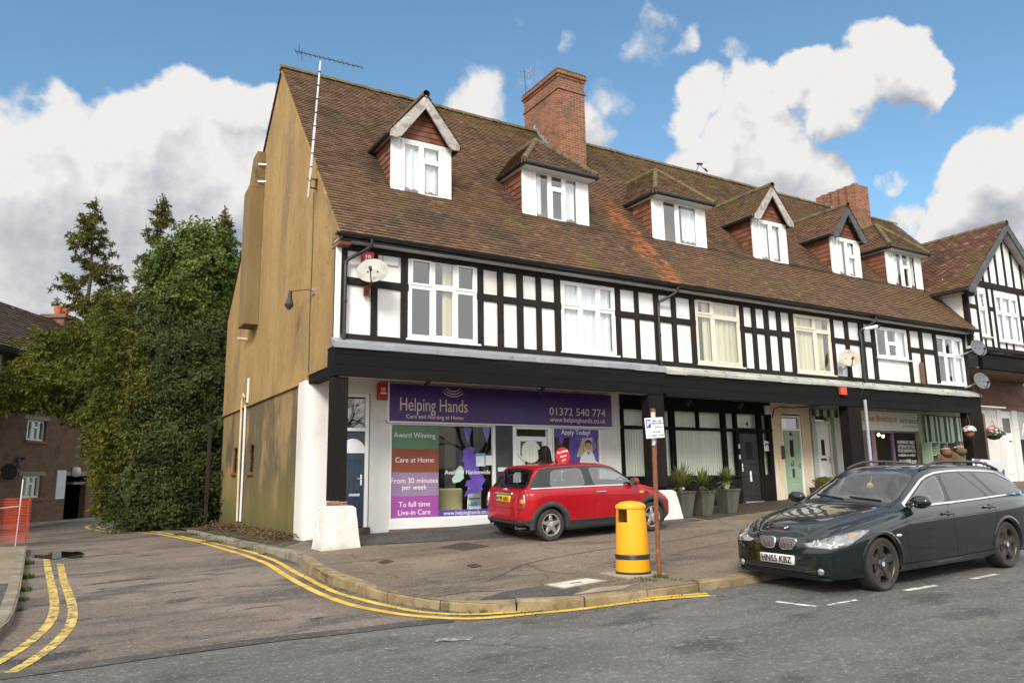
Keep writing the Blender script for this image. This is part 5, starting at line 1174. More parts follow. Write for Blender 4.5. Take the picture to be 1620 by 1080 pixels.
for i, p in enumerate((1543.5, 1552.5, 1563, 1575.5, 1588.5, 1600.5, 1613)):
    x = hx(p, 430, GY); tb.box(x-.05, x+.05, T0, GY+.03, zr_+.1, gz_(x)-.05)
for p, y in ((1529.5, 470), (1547, 500), (1565, 500), (1573.5, 500), (1614, 500)):
    x = hx(p, y, GY); tb.box(x-.055, x+.055, T0, GY+.03, 4.25, zr_)
zm = hz(1537, 484, GY); tb.box(GX0, hx(1547, 500, GY), T0+.008, GY+.03, zm-.07, zm+.07)
zm = hz(1569, 489, GY); tb.box(hx(1565, 500, GY), hx(1574, 500, GY), T0+.008, GY+.03, zm-.07, zm+.07); zm = hz(1616, 503, GY); tb.box(hx(1614, 500, GY), GX1, T0+.008, GY+.03, zm-.07, zm+.07)
tb.box(GX0, GX1, T0-.0, GY+.03, 4.18, 4.32)
for p in (1560, 1592, 1603): x = hx(p, 548, GY); tb.box(x-.04, x+.04, T0+.004, GY+.03, 4.3, 4.58)
for p in (GX0,): tb.box(GX0-.03, GX0+.0, GY+.0, GY+.14, 4.3, 6.4)
split(tb.build('timber', M['timber'], HB, bevel=.008))
window(HB, 'window', *W1, GY-.02, [(1, [.62, .38])], None, [(0, 1)]); window(HB, 'window', *W2, GY-.02, [(.3, [.62, .38]), (.4, [.62, .38]), (.3, [.62, .38])], None, [(0, .3), (.33, .66), (.7, 1)])
b = MB(); yf = 13.6; ov = .48; ex = GAX-GX0+ov; rise = GAZ-GEZ+.38; sl = math.hypot(ex, rise)
for s in (-1, 1):
    tiles(b, (GAX+s*ex, yf, GEZ-.28), (0, 1, 0), (-s*ex, 0, rise), 1, sl, right=lambda v: 1.9+3.4*v/sl, seed=40+s)
    b.face([(GAX+s*ex, yf+.02, GEZ-.30), (GAX, yf+.02, GAZ+.07), (GAX, yf+5.6, GAZ+.07), (GAX+s*ex, yf+2.2, GEZ-.30)], 0, (.1, .1))
gr = b.build('roof', M['roof_red'], HB, fix=False)
k2 = MB(); y = yf-.03
while y < 19.2: k2.lathe([(.10, y), (.11, y+.29)], (GAX, 0, GAZ+.06), 'y', n=10); y += .29
k2.build('ridge_tiles', M['ridge'], gr, smooth=True)
b = MB()
for s in (-1, 1):
    p0, p1 = Vector((GAX+s*ex, yf, GEZ-.31)), Vector((GAX, yf, GAZ+.06)); b.prism([p0, p1, p1+Vector((0, 0, -.3)), p0+Vector((-s*.25, 0, -.16)), p0+Vector((0, 0, -.16))], (0, .05, 0))
    b.prism([Vector((GAX+s*ex, yf+.05, GEZ-.33)), Vector((GAX, yf+.05, GAZ+.04)), Vector((GAX, yf+.05, GAZ+.0)), Vector((GAX+s*ex, yf+.05, GEZ-.37))], (0, GY-yf-.05, 0), 1) if s > 0 else None
b.box(GX0-.1, GX0+.05, yf+.05, GY-.05, 5.95, 6.5)
b.build('barge_board', [M['barge_dark'], M['soffit_w']], HB, bevel=.006)
b = MB(); b.box(GAX-ex-.05, GAX-ex+.07, yf+.05, 15.6, GEZ-.42, GEZ-.31); b.build('gutter', M['gutter'], HB, bevel=.02)
MB().box(GAX-ex+.05, GX0, GY, 15.6, GEZ-.40, GEZ-.37).build('soffit', M['soffit'], HB)
# canopy beam and recessed ground floor
b = MB(); zb, zt = hz(1560, 583, 13.95), hz(1560, 560, 13.95); b.box(26.9, 33.2, 13.95, 14.1, zb, zt); b.box(26.9, 33.2, 13.9, 14.2, zt, zt+.07); b.build('canopy_beam', M['beam'], HB, bevel=.012)
b = MB(); b.box(XR+.25, 33.2, 14.1, 15.9, zb-.0, zb+.06); b.build('canopy_soffit', M['wood'], HB)
MB().box(XR+.25, 33.2, 15.75, 15.95, 2.55, zb).build('brick_wall', M['brick_porch'], HB)
MB().box(28.9, 33.2, 15.7, 15.96, 2.38, 2.55).build('brick_ledge', M['wood'], HB)
b = MB(); b.box(29.3, 30.75, 15.70, 15.9, -1, 2.4); b.box(30.75, 31.05, 15.66, 15.9, -1, 2.4); b.box(31.8, 32.2, 15.66, 15.9, -1, 2.4); split(b.build('white_pilaster', M['masonry'], HB, bevel=.012))
o = MB().box(31.05, 31.8, 15.74, 15.8, -.9, 1.2).build('white_door', M['door_white'], HB, bevel=.006)
b = MB(); b.box(31.15, 31.4, 15.725, 15.74, .0, 1.0); b.box(31.45, 31.7, 15.725, 15.74, .0, 1.0); b.build('door_panel', M['door_white'], o, bevel=.006)
MB().box(31.05, 31.8, 15.74, 15.8, 1.25, 2.4).build('door_head', M['white'], HB); MB().box(31.15, 31.7, 15.72, 15.74, 1.55, 2.1).build('fanlight', M['room'], HB)
MB().box(32.2, 33.2, 15.75, 15.85, -1, 1.3).build('shop_glass', M['dark'], HB); MB().box(32.2, 33.2, 15.7, 15.8, 1.3, 2.4).build('shop_fascia', M['greypil'], HB)
text(HB, 'A', M['white_letter'], face_y((32.4, 15.69, 1.45)), h=.5)
# ================= BRICK FLATS (left, behind) =================
D_ = Vector((.515, .857, 0)); Nn = Vector((.857, -.515, 0)); Q0 = Vector((-.59, 32.12, -1.25))
def onW(px, py, off=0.):
    r = ray(px, py); return r*((Q0+Nn*off).dot(Nn)/r.dot(Nn))
def uw(px, py): p = onW(px, py); return ((p-Q0).dot(D_), p.z)
def Wp(u, z, off=0.): return Vector((Q0.x, Q0.y, 0))+D_*u+Nn*off+Vector((0, 0, z))
BH = thing('brick_flats', 'dark brick block of flats with white windows and tiled roof behind the trees', 'building', Q0)
def wbox(b, u0, u1, z0, z1, o0, o1, m=0):
    b.hexa([Wp(u0, z0, o0), Wp(u1, z0, o0), Wp(u1, z0, o1), Wp(u0, z0, o1)], [Wp(u0, z1, o0), Wp(u1, z1, o0), Wp(u1, z1, o1), Wp(u0, z1, o1)], m)
ez = uw(20, 552)[1]
hs = []
for (l, r_, t, bt) in ((41, 74.5, 664, 697), (33, 67, 752, 787), (-24, 9, 556, 590), (-22, 4, 752, 790)):
    u0, z0 = uw(l, bt); u1, z1 = uw(r_, t); z0 = (uw(l, bt)[1]+uw(r_, bt)[1])/2; z1 = (uw(l, t)[1]+uw(r_, t)[1])/2; hs.append((min(u0, u1), max(u0, u1), z0, z1))
ud = (uw(102, 790)[0], uw(135, 790)[0]); zd = uw(118, 752)[1]
b = MB(); wall_cells = holes(-16, 9, -1.8, ez, hs+[(ud[0], ud[1], -1.9, zd)])
for (a, c, d, e) in wall_cells: b.face([Wp(a, d), Wp(c, d), Wp(c, e), Wp(a, e)])
for h in hs+[(ud[0], ud[1], -1.9, zd)]:
    for (p, q) in (((h[0], h[2]), (h[0], h[3])), ((h[1], h[2]), (h[1], h[3])), ((h[0], h[3]), (h[1], h[3])), ((h[0], h[2]), (h[1], h[2]))): b.face([Wp(*p), Wp(*q), Wp(*q, -.25), Wp(*p, -.25)])
b.face([Wp(9, -1.8), Wp(9, ez), Wp(9, ez, -9), Wp(9, -1.8, -9)]); b.face([Wp(-16, -1.8), Wp(-16, ez), Wp(-16, ez, -9), Wp(-16, -1.8, -9)])
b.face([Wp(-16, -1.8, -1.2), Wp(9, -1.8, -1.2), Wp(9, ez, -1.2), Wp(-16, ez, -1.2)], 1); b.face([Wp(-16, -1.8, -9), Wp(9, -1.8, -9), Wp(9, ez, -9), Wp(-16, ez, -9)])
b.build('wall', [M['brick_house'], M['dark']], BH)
for h in hs:
    f = MB(); fw = .07; w_ = (h[1]-h[0])
    wbox(f, h[0], h[1], h[3]-fw, h[3], -.16, -.08); wbox(f, h[0], h[1], h[2], h[2]+fw, -.16, -.08); wbox(f, h[0], h[0]+fw, h[2]+fw, h[3]-fw, -.159, -.081); wbox(f, h[1]-fw, h[1], h[2]+fw, h[3]-fw, -.159, -.081)
    for k in (.34, .66): wbox(f, h[0]+w_*k-.045, h[0]+w_*k+.045, h[2]+fw, h[3]-fw, -.158, -.07)
    zz = h[2]+(h[3]-h[2])*.64; wbox(f, h[0]+w_*.34+.045, h[0]+w_*.66-.045, zz-.04, zz+.04, -.157, -.07)
    o = f.build('window', M['upvc'], BH, bevel=.005); MB().face([Wp(h[0]+fw, h[2]+fw, -.12), Wp(h[1]-fw, h[2]+fw, -.12), Wp(h[1]-fw, h[3]-fw, -.12), Wp(h[0]+fw, h[3]-fw, -.12)]).build('pane', M['glass'], o, fix=False)
    k = MB(); wbox(k, h[0]-.06, h[1]+.06, h[2]-.1, h[2]-.002, -.1, .06); k.build('sill', M['hang'], o); k = MB(); wbox(k, h[0]-.2, h[1]+.2, h[3]+.002, h[3]+.14, -.1, .012); k.build('lintel', M['concrete'], o)
k = MB(); wbox(k, ud[0]-.15, ud[1]+.3, zd, zd+.14, -.2, .02); k.build('door_lintel', M['concrete'], BH)
k = MB(); wbox(k, ud[0]+.0, ud[1]-.0, -1.6, zd, -.9, -.85); o = k.build('porch_door', M['wood'], BH); k = MB(); wbox(k, ud[1]-.9, ud[1]-.0, .15, .25, -.3, .0); k.build('porch_shelf', M['concrete'], BH)
u, z = uw(95.5, 765); k = MB(); wbox(k, u-.28, u+.28, z-.55, z+.5, .0, .03); k.build('notice_board', M['paper'], BH)
p = onW(94-.0+26.5, 746, .12); MB().lathe([(0, -.2), (.13, -.17), (.17, 0), (.13, .17), (0, .2)], p, n=14).build('porch_lamp', M['paper'], BH, smooth='all')
k = MB(); k.tube([onW(37, 724, .1), onW(29.5, 724, .1), onW(29, 744, .12)], .06, 8); k.tube([onW(14, 746, .25), onW(27, 745, .2)], [.28, .12], 10); k.build('soil_pipe', M['black'], BH, smooth=True)
k = MB(); wbox(k, -16, 9, -1.5, -1.15, .0, .06); k.build('plinth', M['concrete'], BH)
# roof
b = MB(); V = (Nn*-4.6+Vector((0, 0, 3.0)))
tiles(b, Wp(-16, ez-.1, .45), D_, V, 25.3, V.length, tw=.3, gauge=.26, thick=.05, seed=70); b.face([Wp(-16, ez-.15, .43), Wp(9.3, ez-.15, .43), Wp(9.3, ez+2.85, -4.15), Wp(-16, ez+2.85, -4.15)], 0, (.1, .1)); b.face([Wp(-16, ez-.15, -9), Wp(9.3, ez-.15, -9), Wp(9.3, ez+2.85, -4.15), Wp(-16, ez+2.85, -4.15)], 0, (.1, .1)); b.face([Wp(9.2, ez-.15, -9), Wp(9.2, ez-.15, .4), Wp(9.2, ez+2.8, -4.15)], 0, (.1, .1))
b.build('roof', M['roof_far'], BH, fix=False)
b = MB(); wbox(b, -16, 9.2, ez-.28, ez-.12, .38, .5); b.build('gutter', M['gutter'], BH)
r_ = ray(96, 505); t = ((Q0-Nn*4.2).dot(Nn))/r_.dot(Nn); c = r_*t; uu = (c-Q0).dot(D_)
b = MB(); wbox(b, uu-.55, uu+.55, ez+2, c.z-.05, -4.7, -3.7); wbox(b, uu-.65, uu+.65, c.z-.05, c.z+.12, -4.8, -3.6); o = b.build('chimney', M['brick_house'], BH)
for s in (-.25, .27): MB().lathe([(.15, 0), (.17, .35), (.19, .42), (.15, .45), (.1, .4)], Wp(uu+s, c.z+.1, -4.2), n=14).build('chimney_pot', M['pot'], o, smooth=True)
# ================= TREES =================
def leaf(b, c, n, u, s, asp, r_, fold=.25):
    w = n.cross(u).normalized(); u = u.normalized()
    uv = (r_.random(), r_.random())
    b.face([c-u*s, c+w*s*asp+n*s*fold*.3, c+u*s, c-w*s*asp+n*s*fold*.3], 0, uv)
def rv(r_): 
    while True:
        v = Vector((r_.uniform(-1, 1), r_.uniform(-1, 1), r_.uniform(-1, 1)))
        if .05 < v.length < 1: return v.normalized()
def blobs_foliage(b, blobs, n, smin, smax, asp, seed, droop=.0, shell=.35, rough=.28, gap=.0):
    r_ = random.Random(seed); tot = sum((r.x*r.y+r.y*r.z+r.x*r.z) for c, r in blobs)
    for c, r in blobs:
        k = int(n*(r.x*r.y+r.y*r.z+r.x*r.z)/tot)
        for _ in range(k):
            d = rv(r_)
            m = 1+rough*noise.noise(Vector((d.x*2.1+c.x, d.y*2.1+c.y, d.z*2.1+c.z)))+rough*.7*noise.noise(Vector((d.x*5+c.y, d.y*5+c.x, d.z*5)))
            if gap and noise.noise(Vector((d.x*3.3+c.z, d.y*3.3+c.x, d.z*3.3+1))) < -gap: continue
            q = 1-shell*r_.random()**2; p = c+Vector((d.x*r.x, d.y*r.y, d.z*r.z))*m*q
            skip = False
            for c2, r2 in blobs:
                if c2 is c: continue
                e = p-c2
                if (e.x/r2.x)**2+(e.y/r2.y)**2+(e.z/r2.z)**2 < .45: skip = True; break
            if skip: continue
            nn = (d+rv(r_)*.8).normalized(); u = (rv(r_)+Vector((0, 0, -droop))); u = (u-nn*u.dot(nn))
            if u.length < .05: continue
            leaf(b, p, nn, u, r_.uniform(smin, smax), asp, r_)
def clump(b, c, size, k, r_, droop=.6, asp=.22, lean=None):
    for _ in range(k):
        d = (rv(r_)+Vector((0, 0, -droop))+(lean or Vector())).normalized(); n = d.orthogonal().normalized(); n = Matrix.Rotation(r_.uniform(0, 6.28), 3, d) @ n
        s = size*r_.uniform(.5, 1); leaf(b, c+d*s*.8+rv(r_)*size*.25, n, d, s, asp, r_)
def conifer(name, label, base, h, rad, seed, mat, dens=1., z0=.3, sparse=.35, lean=(0, 0), size=.22, shape=.8, droop=.5):
    r_ = random.Random(seed); base = Vector(base); t = thing(name, label, 'tree', base, 'trees behind the end gable')
    tr = MB(); top = base+Vector((lean[0], lean[1], h)); n = 12
    ax = [base.lerp(top, i/n)+Vector((noise.noise((i*.5, seed, 0))*.12, noise.noise((i*.5, seed, 4))*.12, 0)) for i in range(n+1)]
    tr.tube(ax, [h*.016*(1-i/n)+.015 for i in range(n+1)], 7)
    b = MB(); z = z0*h
    while z < h*.985:
        f = z/h; L = rad*(1-f)**shape*r_.uniform(.55, 1.12)+.12
        for _ in range(r_.choice((1, 2, 2, 3))):
            if r_.random() < sparse*.5: continue
            a = r_.uniform(0, 2*PI); c = base.lerp(top, f); d = Vector((math.cos(a), math.sin(a), r_.uniform(.15, .55)))
            ll = L*r_.uniform(.6, 1.05); pts = [c+d*ll*s+Vector((0, 0, -.28*ll*s*s+.14*ll*s**4)) for s in (0, .25, .5, .75, 1)]
            tr.tube(pts, [.022*(1-f)+.012, .018, .014, .01, .006], 5)
            m = max(2, int(ll/.16*dens))
            for i in range(m):
                s = .22+.78*(i+r_.random())/m
                if r_.random() < sparse: continue
                p = pts[0].lerp(pts[-1], s); p.z = pts[min(4, int(s*4))].z*(1-(s*4) % 1)+pts[min(4, int(s*4)+1)].z*((s*4) % 1); clump(b, p+rv(r_)*.18, size*r_.uniform(.6, 1.1), 17, r_, droop, .2)
        z += h*.012*r_.uniform(.7, 1.4)
    for i in range(10): clump(b, top-Vector((0, 0, i*.14))+rv(r_)*.06, size*.8, 6, r_, -.4)
    tr.build('trunk', M['bark'], t, smooth='all', fix=False); b.build('crown', mat, t, fix=False); return t
def at(px, py, Y): return onY(px, py, Y)
def gr(px, Y): x = hx(px, 800, Y); return Vector((x, Y, -1.35))
def con(px, ptop, Y, **k):
    g = gr(px, Y); tp = at(px, ptop, Y); g = Vector((tp.x, Y, -1.4)); return dict(base=g, h=tp.z-g.z, **k)
conifer('conifer_tree', 'tall thin sparse conifer with see through crown rising left of the ivy clad tree', rad=4.0, seed=3, mat=M['leaf_con'], dens=2.6, sparse=.24, size=.19, shape=.62, **con(152, 318, 43))
conifer('conifer_tree', 'dense pointed conifer top just left of the ivy clad tree', rad=3.4, seed=8, mat=M['leaf_con'], dens=2.6, sparse=.10, size=.18, shape=.75, **con(258, 312, 40))
conifer('conifer_tree', 'narrow pointed conifer top between the ivy clad tree and the ochre gable', rad=2.8, seed=12, mat=M['leaf_con'], dens=2.6, sparse=.08, size=.18, shape=.7, **con(357, 332, 38))
# ivy clad tree
c = at(312, 450, 28.5); t = thing('ivy_clad_tree', 'broad bright green ivy clad tree behind the ochre gable', 'tree', (c.x, 28.5, -1.4))
b = MB()
def BL(px, py, Y, rx, ry, rz): p = at(px, py, Y); return (p, Vector((rx, ry, rz)))
bl = [BL(318, 398, 28.5, 1.15, 1.1, 1.1), BL(318, 440, 28.3, 1.5, 1.3, 1.4), BL(312, 490, 28.1, 1.7, 1.4, 1.3), BL(280, 455, 28.6, 1.1, 1.1, 1.5), BL(345, 460, 28.6, 1.0, 1.1, 1.8), BL(308, 540, 28.2, 1.7, 1.4, 1.2), BL(350, 520, 28.7, 1.0, 1.1, 1.6)]
blobs_foliage(b, bl, 40000, .042, .085, .62, 5, droop=.5, shell=.36, rough=.5)
for cc, rr in bl: blobs_foliage(b, [(cc, rr*.72)], 500, .15, .24, .7, 8, shell=.1, rough=.2)
b.build('crown', M['leaf_ivy'], t, fix=False)
b = MB(); b.tube([(c.x, 28.5, -1.4), (c.x+.1, 28.5, 3), (c.x, 28.4, 7.4)], [.3, .25, .12], 9); 
for i in range(14):
    a = random.uniform(0, 6.28); z = random.uniform(5.0, 7.2); b.tube([(c.x, 28.4, z), (c.x+.6*math.cos(a), 28.4+.6*math.sin(a), z+.4), (c.x+.95*math.cos(a), 28.4+.9*math.sin(a), z+.8)], [.05, .03, .01], 5)
b.build('trunk', M['bark'], t, smooth='all', fix=False)
# dark evergreen mass at the alley bend
c = at(270, 790, 26); t = thing('evergreen_bush', 'huge dark glossy evergreen bush filling the bend beside the ochre gable', 'bush', (c.x, 26, -1.3))
b = MB()
bl = [BL(302, 770, 26.0, 1.5, 1.5, 1.4), BL(240, 780, 25.8, 1.1, 1.3, 1.1), BL(262, 710, 26.2, 1.3, 1.5, 1.4), BL(318, 690, 26.4, 1.2, 1.4, 1.6), BL(292, 620, 26.6, 1.4, 1.6, 1.5), BL(338, 610, 27.2, .9, 1.2, 1.9), BL(258, 640, 26.8, .9, 1.2, 1.1), BL(275, 560, 27.0, 1.2, 1.4, 1.2), BL(330, 560, 27.4, 1.1, 1.2, 1.4), BL(270, 815, 25.3, 1.7, 1.0, .70), BL(248, 520, 28.0, .9, 1.2, 1.1), BL(325, 800, 25.6, 1.0, .8, .9)]
blobs_foliage(b, bl, 66000, .038, .078, .45, 6, droop=.2, shell=.42, rough=.50)
for cc, rr in bl: blobs_foliage(b, [(cc, rr*.66)], 800, .16, .26, .7, 8, shell=.1, rough=.2)
b.build('foliage', M['leaf_dark'], t, fix=False)
b = MB()
for i in range(9):
    x = c.x+random.uniform(-1.6, 2); b.tube([(x, 26.3, -1.3), (x+random.uniform(-.4, .4), 26.4, .8), (x+random.uniform(-.5, .5), 26.5, 2.0)], [.09, .07, .03], 7)
b.build('stems', M['bark'], t, smooth='all', fix=False)
p = at(325, 800, 24.6); p = at(326, 800, 24.6); t2 = thing('old_post', 'dark leaning wooden post standing in the bush beside the ochre gable', 'post', (p.x, 24.6, -1.3))
q = at(333, 672, 24.6); MB().bar((p.x, 24.6, -1.3), q, .10, .10).build('shaft', M['darkwood'], t2, bevel=.01); MB().box(q.x-.08, q.x+.08, 24.52, 24.68, q.z, q.z+.03).build('cap', M['darkwood'], t2)
# leafless trees on the other side of the road (mirrored in the cars and windows)
def bare_tree(x, y, h, seed):
    r_ = random.Random(seed); t = thing('bare_tree', 'leafless street tree across the road, mirrored in the windows', 'tree', (x, y, -1.6), 'leafless trees across the road'); b = MB()
    def grow(p, d, L, r, k):
        q = p+d*L; m = p.lerp(q, .5)+rv(r_)*L*.06; b.tube([p, m, q], [r, r*.85, r*.7], 6 if k < 3 else 4, cap=False)
        if k >= 6: return
        for _ in range(r_.choice((2, 3, 3)) if k else 4):
            e_ = (d+rv(r_)*.75+Vector((0, 0, .12))).normalized(); grow(p.lerp(q, r_.uniform(.75, 1)), e_, L*r_.uniform(.62, .82), r*.58, k+1)
    grow(Vector((x, y, -1.6)), Vector((0, 0, 1)), h*.27, h*.024, 0)
    b.build('branches', M['bark'], t, smooth='all', fix=False)
for q_ in ((3, -12, 10, 1), (13, -11, 9.5, 2), (22, -10, 10, 3), (31, -11, 9, 4)): bare_tree(*q_)
# golden conifer with drooping sprays
c = at(150, 700, 30); t = thing('golden_conifer', 'broad golden green conifer drooping in front of the brick flats', 'tree', (c.x+.6, 30, -1.4))
b = MB(); r_ = random.Random(21)
bl = [BL(160, 560, 29.6, 1.7, 1.4, 1.2), BL(105, 570, 29.6, 1.4, 1.3, 1.0), BL(205, 580, 28.2, 1.3, 1.2, 1.5), BL(68, 605, 29.2, 1.2, 1.2, .9), BL(135, 615, 29.0, 1.4, 1.3, 1.0), BL(190, 650, 27.4, 1.2, 1.1, 1.3), BL(222, 640, 26.6, .8, .8, 1.2), BL(195, 715, 27.0, .95, 1.0, 1.2), BL(190, 775, 26.8, .75, .8, .95), BL(222, 710, 26.0, .6, .7, 1.1), BL(22, 620, 29.4, .9, 1.0, .7), BL(215, 520, 29.0, 1.2, 1.2, 1.1), BL(235, 560, 27.6, .7, .9, 1.0), BL(190, 500, 29.8, .9, 1.0, .9)]
for cc, rr in bl:
    for _ in range(int(900*(rr.x*rr.z))):
        d = rv(r_); m = 1+.5*noise.noise(d*2.2+cc)+.3*noise.noise(d*5+cc); p = cc+Vector((d.x*rr.x, d.y*rr.y, d.z*rr.z))*m*(1-.35*r_.random()**2); clump(b, p, .115*r_.uniform(.6, 1.2), 8, r_, .7, .24, Vector((d.x, d.y, 0))*.7)
b.build('crown', M['leaf_gold'], t, fix=False)
b = MB(); k_ = at(200, 700, 28.2).x; b.tube([(k_, 28.2, -1.4), (k_, 28.4, 2.5), (k_-.3, 29, 4.6)], [.2, .16, .06], 8)
for cc, rr in bl: b.tube([(k_, 28.4, min(2.5, cc.z-.5)), cc.lerp(Vector((k_, 28.6, cc.z)), .5)+Vector((0, 0, -.15)), cc+Vector((0, 0, -.1))], [.07, .05, .02], 6)
b.build('trunk', M['bark'], t, smooth='all', fix=False)
# ================= CARS =================
def pchip(tab):
    xs = [p[0] for p in tab]; ys = [p[1] for p in tab]; n = len(xs)
    h = [xs[i+1]-xs[i] for i in range(n-1)]; d = [(ys[i+1]-ys[i])/h[i] for i in range(n-1)]; m = [0]*n
    m[0], m[-1] = d[0], d[-1]
    for i in range(1, n-1):
        if d[i-1]*d[i] > 0:
            w1, w2 = 2*h[i]+h[i-1], h[i]+2*h[i-1]; m[i] = (w1+w2)/(w1/d[i-1]+w2/d[i])
    def f(x):
        if x <= xs[0]: return ys[0]
        if x >= xs[-1]: return ys[-1]
        i = 0
        while x > xs[i+1]: i += 1
        t = (x-xs[i])/h[i]; t2, t3 = t*t, t*t*t
        return (2*t3-3*t2+1)*ys[i]+(t3-2*t2+t)*h[i]*m[i]+(-2*t3+3*t2)*ys[i+1]+(t3-t2)*h[i]*m[i+1]
    return f
def inpoly(x, y, p):
    c = False; j = len(p)-1
    for i in range(len(p)):
        if (p[i][1] > y) != (p[j][1] > y) and x < (p[j][0]-p[i][0])*(y-p[i][1])/(p[j][1]-p[i][1])+p[i][0]: c = not c
        j = i
    return c
def shrink(p, d):
    cx = sum(q[0] for q in p)/len(p); cy = sum(q[1] for q in p)/len(p); out = []
    for x, y in p:
        l = math.hypot(x-cx, y-cy); out.append((cx+(x-cx)*(l-d)/l, cy+(y-cy)*(l-d)/l))
    return out
def rounded(p, k=5, f=.25):
    out = []; n = len(p)
    for i in range(n):
        a, b, c = Vector(p[i-1]), Vector(p[i]), Vector(p[(i+1) % n]); r1 = min(f*(a-b).length, .12); r2 = min(f*(c-b).length, .12)
        p0, p2 = b+(a-b).normalized()*r1, b+(c-b).normalized()*r2
        for j in range(k+1):
            t = j/k; q = p0*(1-t)**2+b*2*t*(1-t)+p2*t*t; out.append((q.x, q.y))
    return out
class Body:
    def __init__(s, T, x0, x1, dx, capr, capf, endr, endf, nring=9, shear=None):
        F = {k: pchip(v) for k, v in T.items()}
        n = int((x1-x0)/dx); xs = [x0+(x1-x0)*i/n for i in range(n+1)]
        def sect(x):
            zt, zb, zr_, z0 = F['zt'](x), F['zb'](x), F['zr'](x), F['z0'](x); wb, ww, wr = F['wb'](x), F['ww'](x), F['wr'](x); zm = z0+(zb-z0)*.52
            P_ = [(ww*.90, z0), (ww*.965, z0+.035), (ww*.992, z0+(zm-z0)*.55), (ww, zm), (ww*.992, zb-(zb-zm)*.28), (wb*1.003, zb-.012), (wb*.99, zb+.012), (wb*.5+wr*.5+.012, (zb+zr_)/2), (wr, zr_), (wr*.90, zr_+.62*(zt-zr_)), (wr*.62, zr_+.90*(zt-zr_)), (wr*.3, zr_+.985*(zt-zr_)), (0, zt)]
            out = []; seg = 4; Q = [Vector(p) for p in P_]
            for i in range(len(Q)-1):
                a, b, c, d = Q[max(i-1, 0)], Q[i], Q[i+1], Q[min(i+2, len(Q)-1)]
                if i == len(Q)-2: d = Vector((-Q[-2].x, Q[-2].y))
                for k in range(seg):
                    t = k/seg; out.append(.5*((2*b)+(c-a)*t+(2*a-5*b+4*c-d)*t*t+(3*b-a-3*c+d)*t*t*t))
            out.append(Q[-1]); return out
        V = []; Fc = []; secs = []
        def full(pts, x, sh):      # half -> full ring of points from right bottom to left bottom
            return [Vector((x+sh(p.y), -p.x, p.y)) for p in pts]+[Vector((x+sh(p.y), p.x, p.y)) for p in pts[-2::-1]]
        rings = []
        def caps(x, d, endfn, sgn):
            pts = sect(x); zc = (pts[0].y+pts[-1].y)/2*.9; out = []
            for k in range(1, nring+1):
                s_ = 1-(k/nring)**2*1.0 if k < nring else 0.0
                s_ = math.cos(k/nring*PI/2)**.55 if k < nring else 0.
                xo = d*(1-s_**4)**(1/2.2)
                q = [Vector((p.x*s_, zc+(p.y-zc)*s_)) for p in pts]
                out.append(full(q, x+sgn*xo, lambda z: endfn(z)))
            return out
        L = .45
        for c in reversed(caps(x0, capr, endr, -1)): rings.append(c)
        for x in xs:
            kr = max(0, 1-(x-x0)/L)**1.5; kf = max(0, 1-(x1-x)/L)**1.5
            rings.append(full(sect(x), x, lambda z, kr=kr, kf=kf: endr(z)*kr+endf(z)*kf))
        for c in caps(x1, capf, endf, 1): rings.append(c)
        m = len(rings[0])
        for r in rings: V += r
        for i in range(len(rings)-1):
            for j in range(m-1): Fc.append((i*m+j, i*m+j+1, (i+1)*m+j+1, (i+1)*m+j))
            if i < nring or i >= len(rings)-1-nring: Fc.append((i*m+m-1, i*m, (i+1)*m, (i+1)*m+m-1))
        s.V, s.F = V, Fc; s.bvh = BVHTree.FromPolygons(V, Fc)
        s.cut = []
    def hit(s, a, b, ax, sg):
        if ax == 'y': o, d = Vector((a, sg*3, b)), Vector((0, -sg, 0))
        elif ax == 'x': o, d = Vector((sg*5, a, b)), Vector((-sg, 0, 0))
        elif isinstance(ax, tuple):      # from an oblique corner: ax = (angle from the nose)
            ca, sa = math.cos(ax[0]), math.sin(ax[0]); d = Vector((-ca, -sg*sa, 0)); o = Vector((-sa*a, sg*ca*a, b))-d*4
        else: o, d = Vector((a, b, 4)), Vector((0, 0, -1))
        h = s.bvh.ray_cast(o, d)
        if h[0] is None:
            h = s.bvh.find_nearest(o+d*(2.2 if ax == 'y' else 3))
        n = h[1]
        if n.dot(d) > 0: n = -n
        return h[0], n
    def decal(s, poly, ax, sg, off, mat, name, par, grid=.05, smooth='all', lip=True, mb=None):
        n = len(poly); pts = [Vector(p) for p in poly]
        dense = []
        for i in range(n):
            a, b = pts[i], pts[(i+1) % n]; k = max(1, int((b-a).length/grid)); dense += [a.lerp(b, t/k) for t in range(k)]
        nd = len(dense); ed = [(i, (i+1) % nd) for i in range(nd)]; xs = [p.x for p in pts]; ys = [p.y for p in pts]; al = list(dense)
        x = min(xs)+grid*.5
        while x < max(xs):
            y = min(ys)+grid*.5
            while y < max(ys):
                if inpoly(x, y, [(p.x, p.y) for p in pts]): al.append(Vector((x, y)))
                y += grid
            x += grid
        vs, es, fs, ov, *_ = delaunay_2d_cdt(al, ed, [list(range(nd))], 1, 1e-6)
        vv = []; low = []
        for v in vs:
            h, nn = s.hit(v.x, v.y, ax, sg); vv.append(h+nn*off); low.append(h-nn*.012)
        b = mb or MB(); b.idx(vv, [list(f) for f in fs])
        if lip:
            cnt = {}
            for f in fs:
                for i in range(len(f)):
                    e = (f[i], f[(i+1) % len(f)]); cnt[e] = 1
            bd = [e for e in cnt if (e[1], e[0]) not in cnt]
            b.idx(vv+low, [(e[1], e[0], e[0]+len(vv), e[1]+len(vv)) for e in bd])
        if mb: return b
        return b.build(name, mat, par, smooth=smooth)
